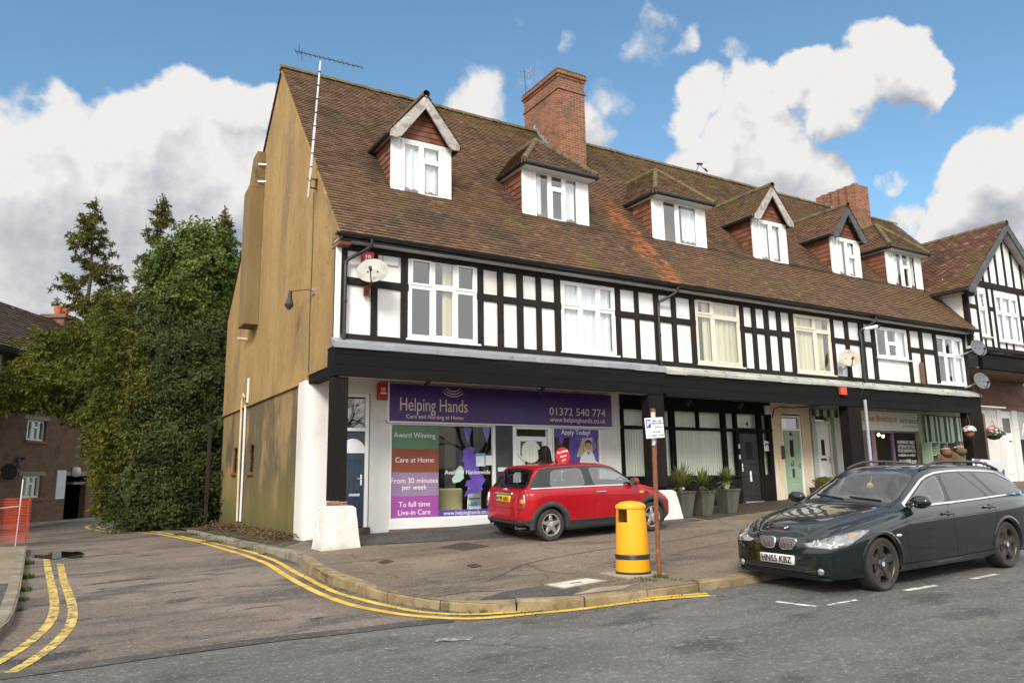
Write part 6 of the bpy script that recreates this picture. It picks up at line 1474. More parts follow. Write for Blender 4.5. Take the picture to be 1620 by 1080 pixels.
    def strip(s, line, ax, sg, w, off, mb, n=10, closed=False):
        P_ = [Vector(p) for p in line]
        if closed: P_.append(P_[0])
        D_ = []
        for a, c in zip(P_, P_[1:]):
            k = max(1, int((c-a).length/.04)); D_ += [a.lerp(c, t/k) for t in range(k)]
        D_.append(P_[-1]); prev = None
        for i, p in enumerate(D_):
            t = (D_[min(i+1, len(D_)-1)]-D_[max(i-1, 0)]).normalized(); q = Vector((-t.y, t.x))*(w/2)
            row = []
            for r in (p-q, p+q):
                h, nn = s.hit(r.x, r.y, ax, sg); row.append(h+nn*off)
            if prev: mb.face([prev[0], prev[1], row[1], row[0]])
            prev = row
    def tubeline(s, line, ax, sg, r, off, mb, n=6):
        D_ = []
        P_ = [Vector(p) for p in line]
        for a, c in zip(P_, P_[1:]):
            k = max(1, int((c-a).length/.05)); D_ += [a.lerp(c, t/k) for t in range(k)]
        D_.append(P_[-1]); pts = []
        for p in D_:
            h, nn = s.hit(p.x, p.y, ax, sg); pts.append(h+nn*off)
        mb.tube(pts, r, n)
    def shell(s, name, mat, par, wheels, holes_side=(), hole_front=None, hole_rear=None, low=None):
        V = [v.copy() for v in s.V]; keep = []
        for f in s.F:
            c = sum((V[i] for i in f), Vector())/4; cut = False
            for (wx, wz, r) in wheels:
                if (c.x-wx)**2+(c.z-wz)**2 < r*r and abs(c.y) > .35: cut = True
            if not cut and abs(c.y) > .45:
                for h in holes_side:
                    if inpoly(c.x, c.z, h): cut = True; break
            if not cut and hole_front and c.x > .0 and inpoly(c.y, c.z, hole_front): cut = True
            if not cut and hole_rear and c.x < .0 and inpoly(c.y, c.z, hole_rear): cut = True
            if not cut: keep.append(f)
        used = {}
        for f in keep:
            for i in range(4):
                e = tuple(sorted((f[i], f[(i+1) % 4]))); used[e] = used.get(e, 0)+1
        bd = {i for e, k in used.items() if k == 1 for i in e}
        for i in bd:
            for (wx, wz, r) in wheels:
                d = math.hypot(V[i].x-wx, V[i].z-wz)
                if d < r*1.16 and abs(V[i].y) > .3 and d > .01:
                    if V[i].z < wz: V[i].x = wx+math.copysign(math.sqrt(max(0, r*r-(V[i].z-wz)**2)), V[i].x-wx)
                    else: V[i].x = wx+(V[i].x-wx)/d*r; V[i].z = wz+(V[i].z-wz)/d*r
        b = MB(); b.idx(V, keep)
        for i, f in enumerate(b.f):
            n_ = (b.v[f[2]]-b.v[f[0]]).cross(b.v[f[3]]-b.v[f[1]])
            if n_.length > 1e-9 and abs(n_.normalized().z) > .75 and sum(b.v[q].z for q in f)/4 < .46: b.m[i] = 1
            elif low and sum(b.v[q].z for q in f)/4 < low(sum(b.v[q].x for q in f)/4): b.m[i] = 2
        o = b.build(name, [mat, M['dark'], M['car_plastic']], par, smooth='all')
        bm = bmesh.new(); bm.from_mesh(o.data); loose = [v for v in bm.verts if not v.link_faces]; bmesh.ops.delete(bm, geom=loose, context='VERTS'); bm.to_mesh(o.data); bm.free()
        return o
def arch_ring(body, mb, wx, wz, r0, r1, sg, off, zmin, out=.012):
    prev = None; n = 40
    for i in range(n+1):
        a = -.75+(PI+1.5)*i/n
        row = []
        for r, o in ((r0, off), (r0, out+off), ((r0+r1)/2, out+off+.004), (r1, off)):
            x, z = wx+r*math.cos(a), wz+r*math.sin(a); zz = max(z, zmin)
            h, nn = body.hit(x, zz, 'y', sg); row.append(Vector((x, h.y+sg*o, z)))
        row[0].y -= sg*.10
        if row[3].z < zmin-.05: prev = None; continue
        if prev:
            for k in range(3): mb.face([prev[k], prev[k+1], row[k+1], row[k]])
        prev = row
def wheel(car, name, x, y, z, r, w, sg, rimmat, rim_r, spokes, style):
    wl = MB(); wl.lathe([(.02, y-sg*.04), (rim_r*.62, y-sg*.04), (rim_r*.62, y-sg*.07)], (x, 0, z), 'y', 20)
    o = wl.build(name, M['disc'], car, smooth=True)
    t = MB(); yo, yi = y, y-sg*w
    prof = [(rim_r, yo-sg*.012), (rim_r+.012, yo-.0*sg), (r*.90, yo+sg*.004), (r*.965, yo-sg*.012), (r, yo-sg*.04), (r, yi+sg*.04), (r*.96, yi), (rim_r, yi+sg*.01)]
    t.lathe([(p[0], p[1]) for p in prof], (x, 0, z), 'y', 44)
    for k in range(4):
        yy = yo-sg*(.05+.035*k); t.lathe([(r+.001, yy), (r+.001, yy+sg*.006)], (x, 0, z), 'y', 44)
    t.build('tyre', M['tyre'], o, smooth=True)
    m = MB(); lip = [(rim_r+.002, yo-sg*.012), (rim_r-.012, yo-sg*.008), (rim_r-.022, yo-sg*.02), (rim_r-.03, yo-sg*.12)]
    m.lathe(lip, (x, 0, z), 'y', 40)
    for k in range(spokes):
        a = 2*PI*k/spokes+.31; ca, sa = math.cos(a), math.sin(a)
        def pt(rr, tt, yy): return Vector((x+ca*rr-sa*tt, yy, z+sa*rr+ca*tt))
        if style == 'star':
            w0, w1 = .055, .026; yA, yB = yo-sg*.020, yo-sg*.022
        else: w0, w1 = .034, .062; yA, yB = yo-sg*.035, yo-sg*.018
        r0, r1 = .045, rim_r-.018
        lo = [pt(r0, -w0, yA-sg*.03), pt(r0, w0, yA-sg*.03), pt(r1, w1, yB-sg*.03), pt(r1, -w1, yB-sg*.03)]; hi = [pt(r0, -w0*.8, yA), pt(r0, w0*.8, yA), pt(r1, w1*.8, yB), pt(r1, -w1*.8, yB)]
        mid = [(p+q)/2 for p, q in zip(hi, hi[::-1])]
        m.hexa(lo, hi)
    m.lathe([(0.0, yo-sg*.012), (.034, yo-sg*.012), (.06, yo-sg*.022), (.075, yo-sg*.05)], (x, 0, z), 'y', 20)
    m.build('rim', rimmat, o, smooth=True, bevel=.004)
    c = MB(); c.lathe([(0, yo-sg*.008), (.03, yo-sg*.009), (.03, yo-sg*.013)], (x, 0, z), 'y', 16); c.build('hub_cap', M['badge_blue'] if style != 'star' else M['steel'], o, smooth=True)
    return o
M['disc'] = pmat('brake_disc', (.06, .055, .05), .5, metal=.6)
M['tyre'] = pmat('tyre_rubber', (.028, .025, .022), .85, [((.06, .052, .042), 3, (1, 1, 1), .48, .68)], [(60, .3, (1, 1, 1))])
M['rim_silver'] = pmat('silver_alloy', (.50, .47, .44), .35, [((.22, .17, .13), 7, (1, 1, 1), .52, .72)], metal=.75)
M['rim_grey'] = pmat('dark_grey_alloy', (.075, .066, .06), .4, [((.04, .035, .03), 6, (1, 1, 1), .5, .7)], metal=.6)
M['badge_blue'] = pmat('badge_enamel', (.35, .45, .6), .3)
def dusty(g, c): return c
M['car_red'] = pmat('red_car_paint', (.37, .004, .010), .32, [((.31, .003, .009), 1.2, (1, 1, 1), .4, .65)], coat=.55, spec=.25)
M['car_green'] = pmat('dark_green_metallic_paint', (.0045, .013, .014), .22, [((.007, .017, .018), 1.6, (1, 1, 1), .4, .65)], metal=.5, coat=1.)
M['car_plastic'] = pmat('car_black_plastic', (.026, .031, .034), .5, [((.045, .05, .052), 2.5, (1, 1, 1), .5, .72)], [(120, .08, (1, 1, 1))])
M['car_trim'] = pmat('gloss_black_trim', (.010, .011, .012), .2, coat=.4)
M['seal'] = pmat('window_seal', (.008, .008, .009), .45)
M['seat'] = pmat('car_seat_cloth', (.06, .058, .055), .9); M['seat_grey'] = pmat('pale_seat_cloth', (.22, .22, .20), .9)
M['lamp_lens'] = glassmat('lamp_lens', (.97, .98, .98))
M['lamp_red'] = pmat('red_lamp', (.34, .012, .010), .15, coat=.6); M['lamp_amber'] = pmat('amber_lamp', (.75, .26, .02), .2, coat=.5); M['lamp_bowl'] = pmat('lamp_housing', (.42, .43, .43), .22, [((.25, .26, .27), 9, (1, 1, 1), .45, .6)], metal=.55)
M['lamp_clear'] = pmat('lamp_bowl', (.72, .72, .72), .18, metal=.7)
M['plate_y'] = pmat('yellow_plate', (.72, .42, .012), .45, [((.6, .34, .02), 5, (1, 1, 1), .5, .7)]); M['plate_w'] = pmat('white_plate', (.78, .78, .76), .45)
M['plate_blue'] = pmat('blue_band', (.02, .08, .35), .45)
def lintab(tab, f): return [(x, f(v)) for x, v in tab]
# ---- red hatchback (nose towards +x in its own frame) ----
def well(m, wx, wz, r, w):
    for k in range(18):
        a, c = -.35+(PI+.7)*k/18, -.35+(PI+.7)*(k+1)/18; p, q = (wx+r*math.cos(a), wz+r*math.sin(a)), (wx+r*math.cos(c), wz+r*math.sin(c)); m.face([(p[0], -w, p[1]), (q[0], -w, q[1]), (q[0], w, q[1]), (p[0], w, p[1])])
    for s in (-1, 1): m.face([(wx+r*math.cos(-.35+(PI+.7)*k/18), s*(w-.24), wz+r*math.sin(-.35+(PI+.7)*k/18)) for k in range(19)])
def hatchback():
    car = thing('hatchback_car', 'red hatchback car with black wheel arch trim parked on the forecourt', 'car')
    T = dict(zt=[(-1.74, .985), (-1.66, 1.09), (-1.55, 1.235), (-1.45, 1.335), (-1.36, 1.372), (-.9, 1.40), (-.2, 1.407), (.12, 1.395), (.32, 1.352), (.62, 1.18), (.93, .985), (1.1, .95), (1.4, .885), (1.62, .80), (1.76, .70)],
             zb=[(-1.74, .955), (-1.3, .985), (.3, .965), (.93, .935), (1.1, .90), (1.4, .83), (1.62, .74), (1.76, .65)],
             zr=[(-1.74, .975), (-1.66, 1.06), (-1.55, 1.20), (-1.45, 1.295), (-1.36, 1.325), (-.6, 1.352), (.1, 1.342), (.32, 1.295), (.62, 1.125), (.93, .955), (1.1, .915), (1.4, .845), (1.62, .755), (1.76, .665)],
             z0=[(-1.74, .30), (-1.6, .24), (-1., .19), (1., .19), (1.5, .20), (1.76, .26)],
             ww=[(-1.74, .745), (-1.6, .815), (-1.2, .842), (1.1, .842), (1.45, .82), (1.65, .75), (1.76, .665)],
             wb=[(-1.74, .665), (-1.55, .735), (-1., .785), (.3, .79), (.9, .765), (1.3, .72), (1.6, .63), (1.76, .56)],
             wr=[(-1.74, .63), (-1.5, .595), (-1.0, .63), (.1, .63), (.5, .655), (.93, .685), (1.3, .62), (1.6, .52), (1.76, .44)])
    endr = lambda z: 0.0 if z < .62 else (z-.62)*.10
    endf = lambda z: -.06*max(0, z-.45)
    B = Body(T, -1.74, 1.76, .035, .115, .10, endr, endf)
    wf, wrr, wz, wr_ = 1.19, -1.277, .298, .298
    g1 = [(.78, .975), (.68, 1.045), (.47, 1.17), (.26, 1.275), (.10, 1.308), (-.29, 1.318), (-.235, .975)]
    g2 = [(-.44, .985), (-.47, 1.318), (-1.16, 1.298), (-1.27, .992)]
    g3 = [(-1.385, 1.0), (-1.27, 1.275), (-1.40, 1.262), (-1.60, 1.0)]
    ws = [(-.60, .985), (.60, .985), (.575, 1.29), (.3, 1.335), (0, 1.345), (-.3, 1.335), (-.575, 1.29)]
    rw = [(-.60, 1.005), (.60, 1.005), (.49, 1.275), (0, 1.30), (-.49, 1.275)]
    arches = [(wf, wz, .345), (wrr, wz, .345)]
    zr_h = pchip(T['zr'])
    sh = B.shell('body', M['car_red'], car, arches, [shrink(g1, .03), shrink(g2, .03)], shrink(ws, .05), shrink(rw, .05), lambda x: .35 if x > -1.3 else .39)
    for s in (-1, 1):
        m = MB()
        for gg in (g1, g2): B.strip(gg, 'y', s, .045, .006, m, closed=True)
        B.strip([(-.34, .98), (-.38, 1.33)], 'y', s, .17, .0055, m)
        B.decal([(-1.24, .985), (-1.15, 1.315), (-1.30, 1.31), (-1.44, 1.27), (-1.54, 1.165), (-1.66, .99)], 'y', s, .006, M['seal'], 'x', car, mb=m, lip=False)
        B.strip([(x_, zr_h(x_)-.004) for x_ in (.88, .7, .5, .3, .1, -.3, -.7, -1.1, -1.3, -1.42)], 'y', s, .03, .0065, m)
        m.build('window_frame', M['car_trim'], sh, smooth='all', fix=True)
        B.decal(rounded(g1), 'y', s, .009, M['carglass'], 'door_window', car, lip=False); B.decal(rounded(g2), 'y', s, .009, M['carglass'], 'quarter_window', car, lip=False)
        m = MB(); B.strip([(-1.62, .972), (-1.2, .974), (-.2, .968), (.9, .955)], 'y', s, .022, .010, m); m.build('belt_trim', M['chrome'], sh, smooth='all')
        for wx in (wf, wrr): m = MB(); arch_ring(B, m, wx, wz, .335, .435, s, .004, .235); m.build('arch_cladding', M['car_plastic'], car, smooth='all')
        m = MB(); B.strip([(wrr+.36, .275), (0, .265), (wf-.36, .275)], 'y', s, .15, .012, m); m.build('sill_cladding', M['car_plastic'], car, smooth='all')
        m = MB(); B.strip([(wrr-.36, .315), (-1.70, .325), (-1.82, .335)], 'y', s, .15, .012, m); m.build('bumper_side', M['car_plastic'], car, smooth='all')
        m = MB(); B.strip([(-.26, .975), (-.27, .6), (-.30, .30)], 'y', s, .008, .0015, m); B.strip([(.84, .94), (.80, .6), (.74, .34)], 'y', s, .007, .0015, m); B.strip([(-.30, .30), (.2, .285), (.74, .34)], 'y', s, .006, .0015, m); B.strip([(-1.52, .62), (-1.66, .60)], 'y', s, .008, .0015, m); split(m.build('shut_line', M['seal'], sh, smooth='all'))
        h, nn = B.hit(-.10, .86, 'y', s); m = MB(); m.tube([h+Vector((-.10, 0, 0)), h+Vector((-.085, s*.035, 0)), h+Vector((.085, s*.035, 0)), h+Vector((.10, 0, 0))], .012, 8); m.build('door_handle', M['chrome'], car, smooth=True)
        h, nn = B.hit(.70, .99, 'y', s); m = MB(); m.lathe([(.0, -.055), (.06, -.05), (.085, -.02), (.09, .03), (.075, .06), (0, .065)], h+Vector((0, s*.13, .035)), 'x', 14, sx=1.15, sy=.85); o = m.build('wing_mirror', M['car_red'], car, smooth='all'); m = MB(); m.bar(h+Vector((-.0, -s*.02, -.0)), h+Vector((0, s*.09, .0)), .06, .045); m.lathe([(.0, -.066), (.075, -.062), (.088, -.03)], h+Vector((0, s*.13, .035)), 'x', 14, sx=1.15, sy=.85); m.build('mirror_stalk', M['car_plastic'], o, smooth=True)
        B.decal(rounded([(.93, .79), (1.12, .765), (1.04, .82), (.94, .835)]), 'y', s, .006, M['car_plastic'], 'side_scuttle', car); B.decal([(.915+.06*math.cos(t/8*PI), .805+.026*math.sin(t/8*PI)) for t in range(16)], 'y', s, .012, M['lamp_amber'], 'indicator', car, grid=.03)
        tl = [(s*.595, .60), (s*.700, .61), (s*.715, .72), (s*.690, .865), (s*.620, .875), (s*.590, .75)]
        tl = tl if s > 0 else tl[::-1]
        o = B.decal(rounded(tl), 'x', -1, .016, M['chrome'], 'tail_lamp', car); sm = shrink(tl, .018); B.decal(rounded(sm), 'x', -1, .021, M['lamp_red'], 'lamp_lens', o); q = shrink([(s*.615, .70), (s*.69, .70), (s*.69, .785), (s*.615, .785)][::s], .004); B.decal(rounded(q), 'x', -1, .025, M['lamp_amber'], 'indicator_lens', o)
        hl = [(s*(.47+.125*math.cos(t/14*2*PI)), .655+.12*math.sin(t/14*2*PI)) for t in range(14)]; B.decal(hl, 'x', 1, .012, M['chrome'], 'headlight', car)
    m = MB(); B.strip(ws, 'x', 1, .07, .003, m, closed=True); m.build('windscreen_frame', M['car_trim'], sh, smooth='all'); B.decal(rounded(ws), 'x', 1, .006, M['carglass'], 'windscreen', car, lip=False)
    m = MB(); B.strip(rw, 'x', -1, .07, .003, m, closed=True); m.build('rear_window_frame', M['car_trim'], sh, smooth='all'); B.decal(rounded(rw), 'x', -1, .006, M['carglass'], 'rear_window', car, lip=False)
    # tail: lower bumper, chrome bar, plate, exhaust
    B.decal([(-.66, .285), (.66, .285), (.70, .365), (.55, .385), (.5, .35), (-.5, .35), (-.55, .385), (-.70, .365)], 'x', -1, .014, M['car_plastic'], 'rear_bumper_trim', car)
    B.decal(rounded([(-.33, .845), (.33, .845), (.33, .895), (-.33, .895)]), 'x', -1, .03, M['chrome'], 'tailgate_bar', car)
    pl = B.decal([(-.27, .715), (.27, .715), (.27, .835), (-.27, .835)], 'x', -1, .014, M['plate_y'], 'number_plate', car); h, nn = B.hit(0, .745, 'x', -1)
    mx = Matrix.Translation((h.x-.018, .22, .738)) @ Matrix.Rotation(R(-90), 4, 'Z') @ Matrix.Rotation(R(90), 4, 'X') @ Matrix.Rotation(R(-4), 4, 'X')
    text(pl, 'HY59 ARO', M['black_letter'], mx, w=.45, h=.075, ext=.002, bold=.02)
    B.decal([(.235, .717), (.268, .717), (.268, .833), (.235, .833)], 'x', -1, .016, M['plate_blue'], 'blue_band', pl)
    h, nn = B.hit(0, .955, 'x', -1); m = MB(); m.lathe([(0, h.x-.02), (.035, h.x-.018), (.035, h.x)], (0, 0, .94), 'x', 16); m.bar((h.x-.012, -.09, .94), (h.x-.012, .09, .94), .008, .025); m.build('tail_badge', M['chrome'], car, smooth=True)
    m = MB(); B.strip([(-.62, .61), (0, .60), (.62, .61)], 'x', -1, .008, .0015, m); B.strip([(-.60, .60), (-.66, .80), (-.64, .96)], 'x', -1, .007, .0015, m); B.strip([(.60, .60), (.66, .80), (.64, .96)], 'x', -1, .007, .0015, m); m.build('tailgate_line', M['seal'], sh)
    m = MB(); m.tube([(-1.62, -.47, .25), (-1.85, -.47, .255)], .035, 14); m.build('exhaust', M['chrome'], car, smooth=True)
    h = B.hit(-1.30, 0, 'z', 1)[0]; m = MB(); m.tube([h+Vector((.02, 0, 0)), h+Vector((-.22, 0, .25))], [.006, .003], 5); m.build('roof_aerial', M['black'], car)
    m = MB()
    for wx in (wf, wrr): 
        well(m, wx, wz, .34, .80)
    m.box(-1.6, 1.55, -.70, .70, .19, .24); m.build('underbody', M['dark'], car, fix=False)
    for wx, nm in ((wf, 'wheel'), (wrr, 'wheel')):
        for s in (-1, 1): wheel(car, nm, wx, s*.828, wz, wr_, .19, s, M['rim_silver'], .205, 5, 'star')
    interior(car, .35, -.55, .33, M['seat'], .90, 1)
    return car
def interior(car, xf, xr, yo, mat, zb, drive):
    for x, nm in ((xf-.25, 'front_seat'), (xr-.3, 'rear_seat')):
        for s in (-1, 1):
            m = MB(); m.box(x, x+.48, s*yo-.23, s*yo+.23, .42, .56); m.hexa([(x-.05, s*yo-.22, .5), (x+.10, s*yo-.22, .5), (x+.10, s*yo+.22, .5), (x-.05, s*yo+.22, .5)], [(x-.24, s*yo-.19, zb+.12), (x-.12, s*yo-.19, zb+.12), (x-.12, s*yo+.19, zb+.12), (x-.24, s*yo+.19, zb+.12)]); m.box(x-.25, x-.15, s*yo-.12, s*yo+.12, zb+.14, zb+.30); m.build(nm, mat, car, bevel=.03, seg=2)
    m = MB(); m.box(xf+.42, xf+.85, -.62, .62, .6, zb+.0); m.build('dashboard', M['seal'], car, bevel=.05, seg=2)
    m = MB(); c = Vector((xf+.38, -drive*yo, zb+.01)); pts = [c+Vector((.06*math.sin(t), .18*math.cos(t), .17*math.sin(t))) for t in [2*PI*k/18 for k in range(19)]]; m.tube(pts, .014, 6, cap=False); m.bar(c, c+Vector((.2, 0, -.08)), .05, .05); m.build('steering_wheel', M['seal'], car)
    m = MB(); m.box(xr-.9, xf+.8, -.66, .66, .2, .26); m.build('cabin_floor', M['dark'], car)
car1 = hatchback()
YM = 12.30; xm = 8.16+1.277
g_ = zf(xm-1.277, YM+.8); g2_ = zf(xm+1.19, YM+.8)
car1.location = (xm, YM+.842, (g_+g2_)/2+.0); car1.rotation_euler = (.042, -math.atan2(g2_-g_, 2.467), 0)
# ---- dark green estate ----
def estate():
    car = thing('estate_car', 'dark green estate car with roof rails parked at the kerb facing left', 'car')
    T = dict(zt=[(-2.30, .98), (-2.22, 1.06), (-2.10, 1.24), (-1.98, 1.35), (-1.8, 1.40), (-1.3, 1.445), (-.5, 1.475), (-.05, 1.462), (.20, 1.415), (.55, 1.245), (.98, 1.03), (1.10, .985), (1.5, .925), (1.95, .845), (2.18, .775), (2.32, .70)],
             zb=[(-2.30, .94), (-1.9, 1.02), (-1.0, .995), (0, .965), (.98, .935), (1.10, .915), (1.5, .86), (1.95, .775), (2.18, .705), (2.32, .645)],
             zr=[(-2.30, .96), (-2.22, 1.03), (-2.10, 1.18), (-1.98, 1.27), (-1.8, 1.315), (-1.3, 1.365), (-.5, 1.395), (-.05, 1.38), (.20, 1.33), (.55, 1.17), (.98, .985), (1.10, .945), (1.5, .885), (1.95, .80), (2.18, .725), (2.32, .66)],
             z0=[(-2.30, .34), (-2.1, .26), (-1.2, .20), (1.2, .20), (2.0, .18), (2.32, .175)],
             ww=[(-2.30, .80), (-2.1, .875), (-1.5, .923), (1.5, .923), (1.9, .905), (2.15, .845), (2.32, .745)],
             wb=[(-2.30, .74), (-1.9, .80), (-1.0, .845), (.3, .85), (.98, .835), (1.5, .80), (1.95, .735), (2.18, .66), (2.32, .585)],
             wr=[(-2.30, .70), (-2.0, .60), (-1.5, .615), (-.5, .635), (.2, .645), (.6, .70), (.98, .755), (1.5, .67), (1.95, .58), (2.18, .50), (2.32, .42)])
    endr = lambda z: (z-.6)*.10 if z > .6 else 0.
    endf = lambda z: -.10*max(0, z-.48)+.02*max(0, .5-z)
    B = Body(T, -2.30, 2.32, .035, .12, .115, endr, endf)
    wf, wrr, wz, wr_ = 1.59, -1.296, .322, .322
    arches = [(wf, wz, .365), (wrr, wz, .365)]
    zr_ = pchip(T['zr']); edge = lambda x, d: (x, zr_(x)-d)
    gA = [(.86, .985)]+[edge(x, .052) for x in (.80, .62, .45, .30, .18, .05, -.06)]+[(.03, .985)]
    gB = [(-.06, .985)]+[edge(x, .045) for x in (-.145, -.4, -.60)]+[(-.98, 1.008)]
    gC = [(-1.02, 1.01), edge(-.65, .045), edge(-.86, .045), (-1.13, 1.015)]
    gD = [(-1.22, 1.02)]+[edge(x, .045) for x in (-.98, -1.2, -1.45)]+[(-1.72, 1.235), (-1.90, 1.15), (-2.02, 1.07), (-2.0, 1.03)]
    ws = [(-.70, 1.005), (-.4, 1.035), (0, 1.045), (.4, 1.035), (.70, 1.005), (.605, 1.335), (.35, 1.385), (0, 1.40), (-.35, 1.385), (-.605, 1.335)]
    rw = [(-.6, 1.06), (.6, 1.06), (.5, 1.30), (-.5, 1.30)]
    sh = B.shell('body', M['car_green'], car, arches, [shrink(g, .03) for g in (gA, gB, gD)], shrink(ws, .05), shrink(rw, .05))
    rim_ = [(.93, .965)]+[edge(x, .018) for x in (.90, .75, .6, .45, .3, .15, -.05, -.3, -.6, -.9, -1.2, -1.45, -1.65)]+[(-1.82, 1.245), (-1.98, 1.16), (-2.07, 1.075), (-2.08, 1.03), (-2.02, 1.008), (-1.2, .995), (-.5, .978), (.93, .962)]
    for s in (-1, 1):
        m = MB()
        for gg in (gA, gB, gC, gD): B.strip(gg, 'y', s, .05, .003, m, closed=True)
        B.strip([(-.015, .98), (-.10, 1.37)], 'y', s, .09, .0025, m); B.strip([(-1.17, 1.0), (-.93, 1.35)], 'y', s, .09, .0025, m); B.strip([(-1.0, 1.0), (-.62, 1.365)], 'y', s, .05, .0026, m)
        m.build('window_frame', M['car_trim'], sh, smooth='all')
        B.decal(rounded(gA), 'y', s, .006, M['carglass'], 'door_window', car, lip=False); B.decal(rounded(gB), 'y', s, .006, M['privacy'], 'rear_door_window', car, lip=False); B.decal(gC, 'y', s, .006, M['privacy'], 'rear_door_window', car, lip=False); B.decal(rounded(gD), 'y', s, .006, M['privacy'], 'quarter_window', car, lip=False)
        m = MB(); B.strip(rim_, 'y', s, .022, .009, m); m.build('window_trim', M['chrome'], sh, smooth='all')
        m = MB()
        for wx in (wf, wrr): m = MB(); arch_ring(B, m, wx, wz, .358, .405, s, .001, .27, .006); m.build('arch_lip', M['car_green'], sh, smooth='all')
        m = MB(); B.strip([(.04, .965), (.02, .6), (-.02, .285)], 'y', s, .009, .0015, m); B.strip([(-1.02, .985), (-1.03, .72), (-.90, .40), (-.75, .29)], 'y', s, .009, .0015, m); B.strip([(1.04, .93), (1.10, .70), (1.06, .42), (1.02, .30)], 'y', s, .009, .0015, m); B.strip([(1.02, .29), (0, .275), (-.78, .285)], 'y', s, .008, .0015, m); B.strip([(1.05, .93), (1.5, .875), (1.95, .795), (2.1, .75)], 'y', s, .008, .0015, m); B.strip([(1.96, .56), (2.16, .575)], 'y', s, .008, .0015, m); B.strip([(1.96, .365), (2.2, .35)], 'y', s, .01, .0015, m); split(m.build('shut_line', M['seal'], sh, smooth='all'))
        m = MB(); B.strip([(wf-.37, .245), (0, .235), (wrr+.37, .245)], 'y', s, .085, .014, m); m.build('sill_skirt', M['car_green'], sh, smooth='all')
        m = MB(); B.tubeline([(-1.9, .83), (-1.06, .80), (-.2, .785), (1.05, .765)], 'y', s, .014, -.009, m); m.build('side_crease', M['car_green'], sh, smooth='all')
        for hx_ in (.16, -.86):
            zz = .845 if hx_ > 0 else .875
            h, nn = B.hit(hx_, zz, 'y', s); m = MB(); m.tube([h+Vector((-.115, s*.005, 0)), h+Vector((-.1, s*.034, 0)), h+Vector((.1, s*.034, 0)), h+Vector((.115, s*.005, 0))], .015, 8); o = m.build('door_handle', M['car_green'], car, smooth=True); B.decal([(hx_-.02+.055*math.cos(t/12*2*PI), zz-.0+.035*math.sin(t/12*2*PI)) for t in range(12)], 'y', s, .002, M['seal'], 'handle_recess', o, grid=.03)
        h, nn = B.hit(.80, 1.0, 'y', s); m = MB(); m.lathe([(.0, -.075), (.07, -.07), (.10, -.03), (.105, .03), (.085, .07), (0, .085)], h+Vector((0, s*.16, .03)), 'x', 16, sx=1.3, sy=.8); o = m.build('wing_mirror', M['car_green'], car, smooth='all'); m = MB(); m.bar(h+Vector((.02, -s*.03, -.02)), h+Vector((.01, s*.10, .0)), .07, .05); m.build('mirror_stalk', M['seal'], o, smooth=True)
        B.decal([(1.27+.05*math.cos(t/10*2*PI), .645+.02*math.sin(t/10*2*PI)) for t in range(10)], 'y', s, .012, M['lamp_amber'] if 0 else M['lamp_clear'], 'side_indicator', car, grid=.03)
        # headlamp, wrapping round the corner: a front piece and a side piece
        AX = (R(38),); hl = rounded([(-1.18, .585), (-1.12, .552), (-.84, .545), (-.66, .585), (-.44, .715), (-.40, .742), (-.52, .742), (-.74, .700), (-.98, .640)], f=.2)
        o = B.decal(hl, AX, s, .008, M['lamp_bowl'], 'headlight', car, grid=.03)
        for uu, zz in ((-1.02, .598), (-.86, .612)):
            B.decal([(uu+.05*math.cos(t/16*2*PI), zz+.040*math.sin(t/16*2*PI)) for t in range(16)], AX, s, .011, M['chrome'], 'reflector_bowl', o, grid=.02)
            B.decal([(uu+.026*math.cos(t/16*2*PI), zz+.023*math.sin(t/16*2*PI)) for t in range(16)], AX, s, .014, M['seat_grey'], 'projector', o, grid=.02)
        B.decal([(-.66, .655), (-.58, .685), (-.56, .708), (-.64, .695)], AX, s, .012, M['lamp_amber'], 'corner_indicator', o, grid=.02)
        B.decal(hl, AX, s, .020, M['lamp_lens'], 'lamp_lens', o, grid=.03, lip=False)
        # kidney grille
        kd = [(s*.028, .57), (s*.05, .515), (s*.09, .50), (s*.21, .505), (s*.265, .55), (s*.295, .615), (s*.28, .638), (s*.07, .645), (s*.03, .625)]
        kd = kd if s > 0 else kd[::-1]
        o = B.decal(rounded(kd), 'x', 1, .010, M['chrome'], 'kidney_grille', car); ks = rounded(shrink(kd, .016)); B.decal(ks, 'x', 1, .013, M['dark'], 'grille_opening', o)
        m = MB()
        for k in range(11):
            yy = s*(.055+k*.021); pz = [z for z in [.5+.003*i for i in range(50)] if inpoly(yy, z, ks)]
            if len(pz) > 4: B.strip([(yy, min(pz)), (yy, max(pz))], 'x', 1, .006, .018, m)
        m.build('grille_bars', M['rim_silver'], o)
        fg = [(s*.615+.04*math.cos(t/14*2*PI), .275+.038*math.sin(t/14*2*PI)) for t in range(14)][::s]; B.decal(fg, 'x', 1, .008, M['lamp_bowl'], 'fog_lamp', car, grid=.03)
        # roof rail
        m = MB(); pts = []
        for k in range(15):
            x = .12-1.95*k/14; h, nn = B.hit(x, s*.575, 'z', 1); up = .055*min(1, 4*min(k, 14-k)/14*1.2); pts.append(h+Vector((0, 0, up+.012)))
        m.tube(pts, .020, 8); 
        for k in (0, 7, 14): m.bar(pts[k]+Vector((0, 0, -.055)), pts[k], .03, .05)
        m.build('roof_rail', M['car_trim'], car, smooth=True)
        tl = [(s*.56, .72), (s*.76, .72), (s*.76, .90), (s*.6, .90)]; tl = tl if s > 0 else tl[::-1]
        B.decal(tl, 'x', -1, .012, M['lamp_red'], 'tail_lamp', car); 
        B.decal([(-2.36, .74), (-2.12, .75), (-2.14, .90), (-2.34, .90)], 'y', s, .008, M['lamp_red'], 'tail_lamp_side', car)
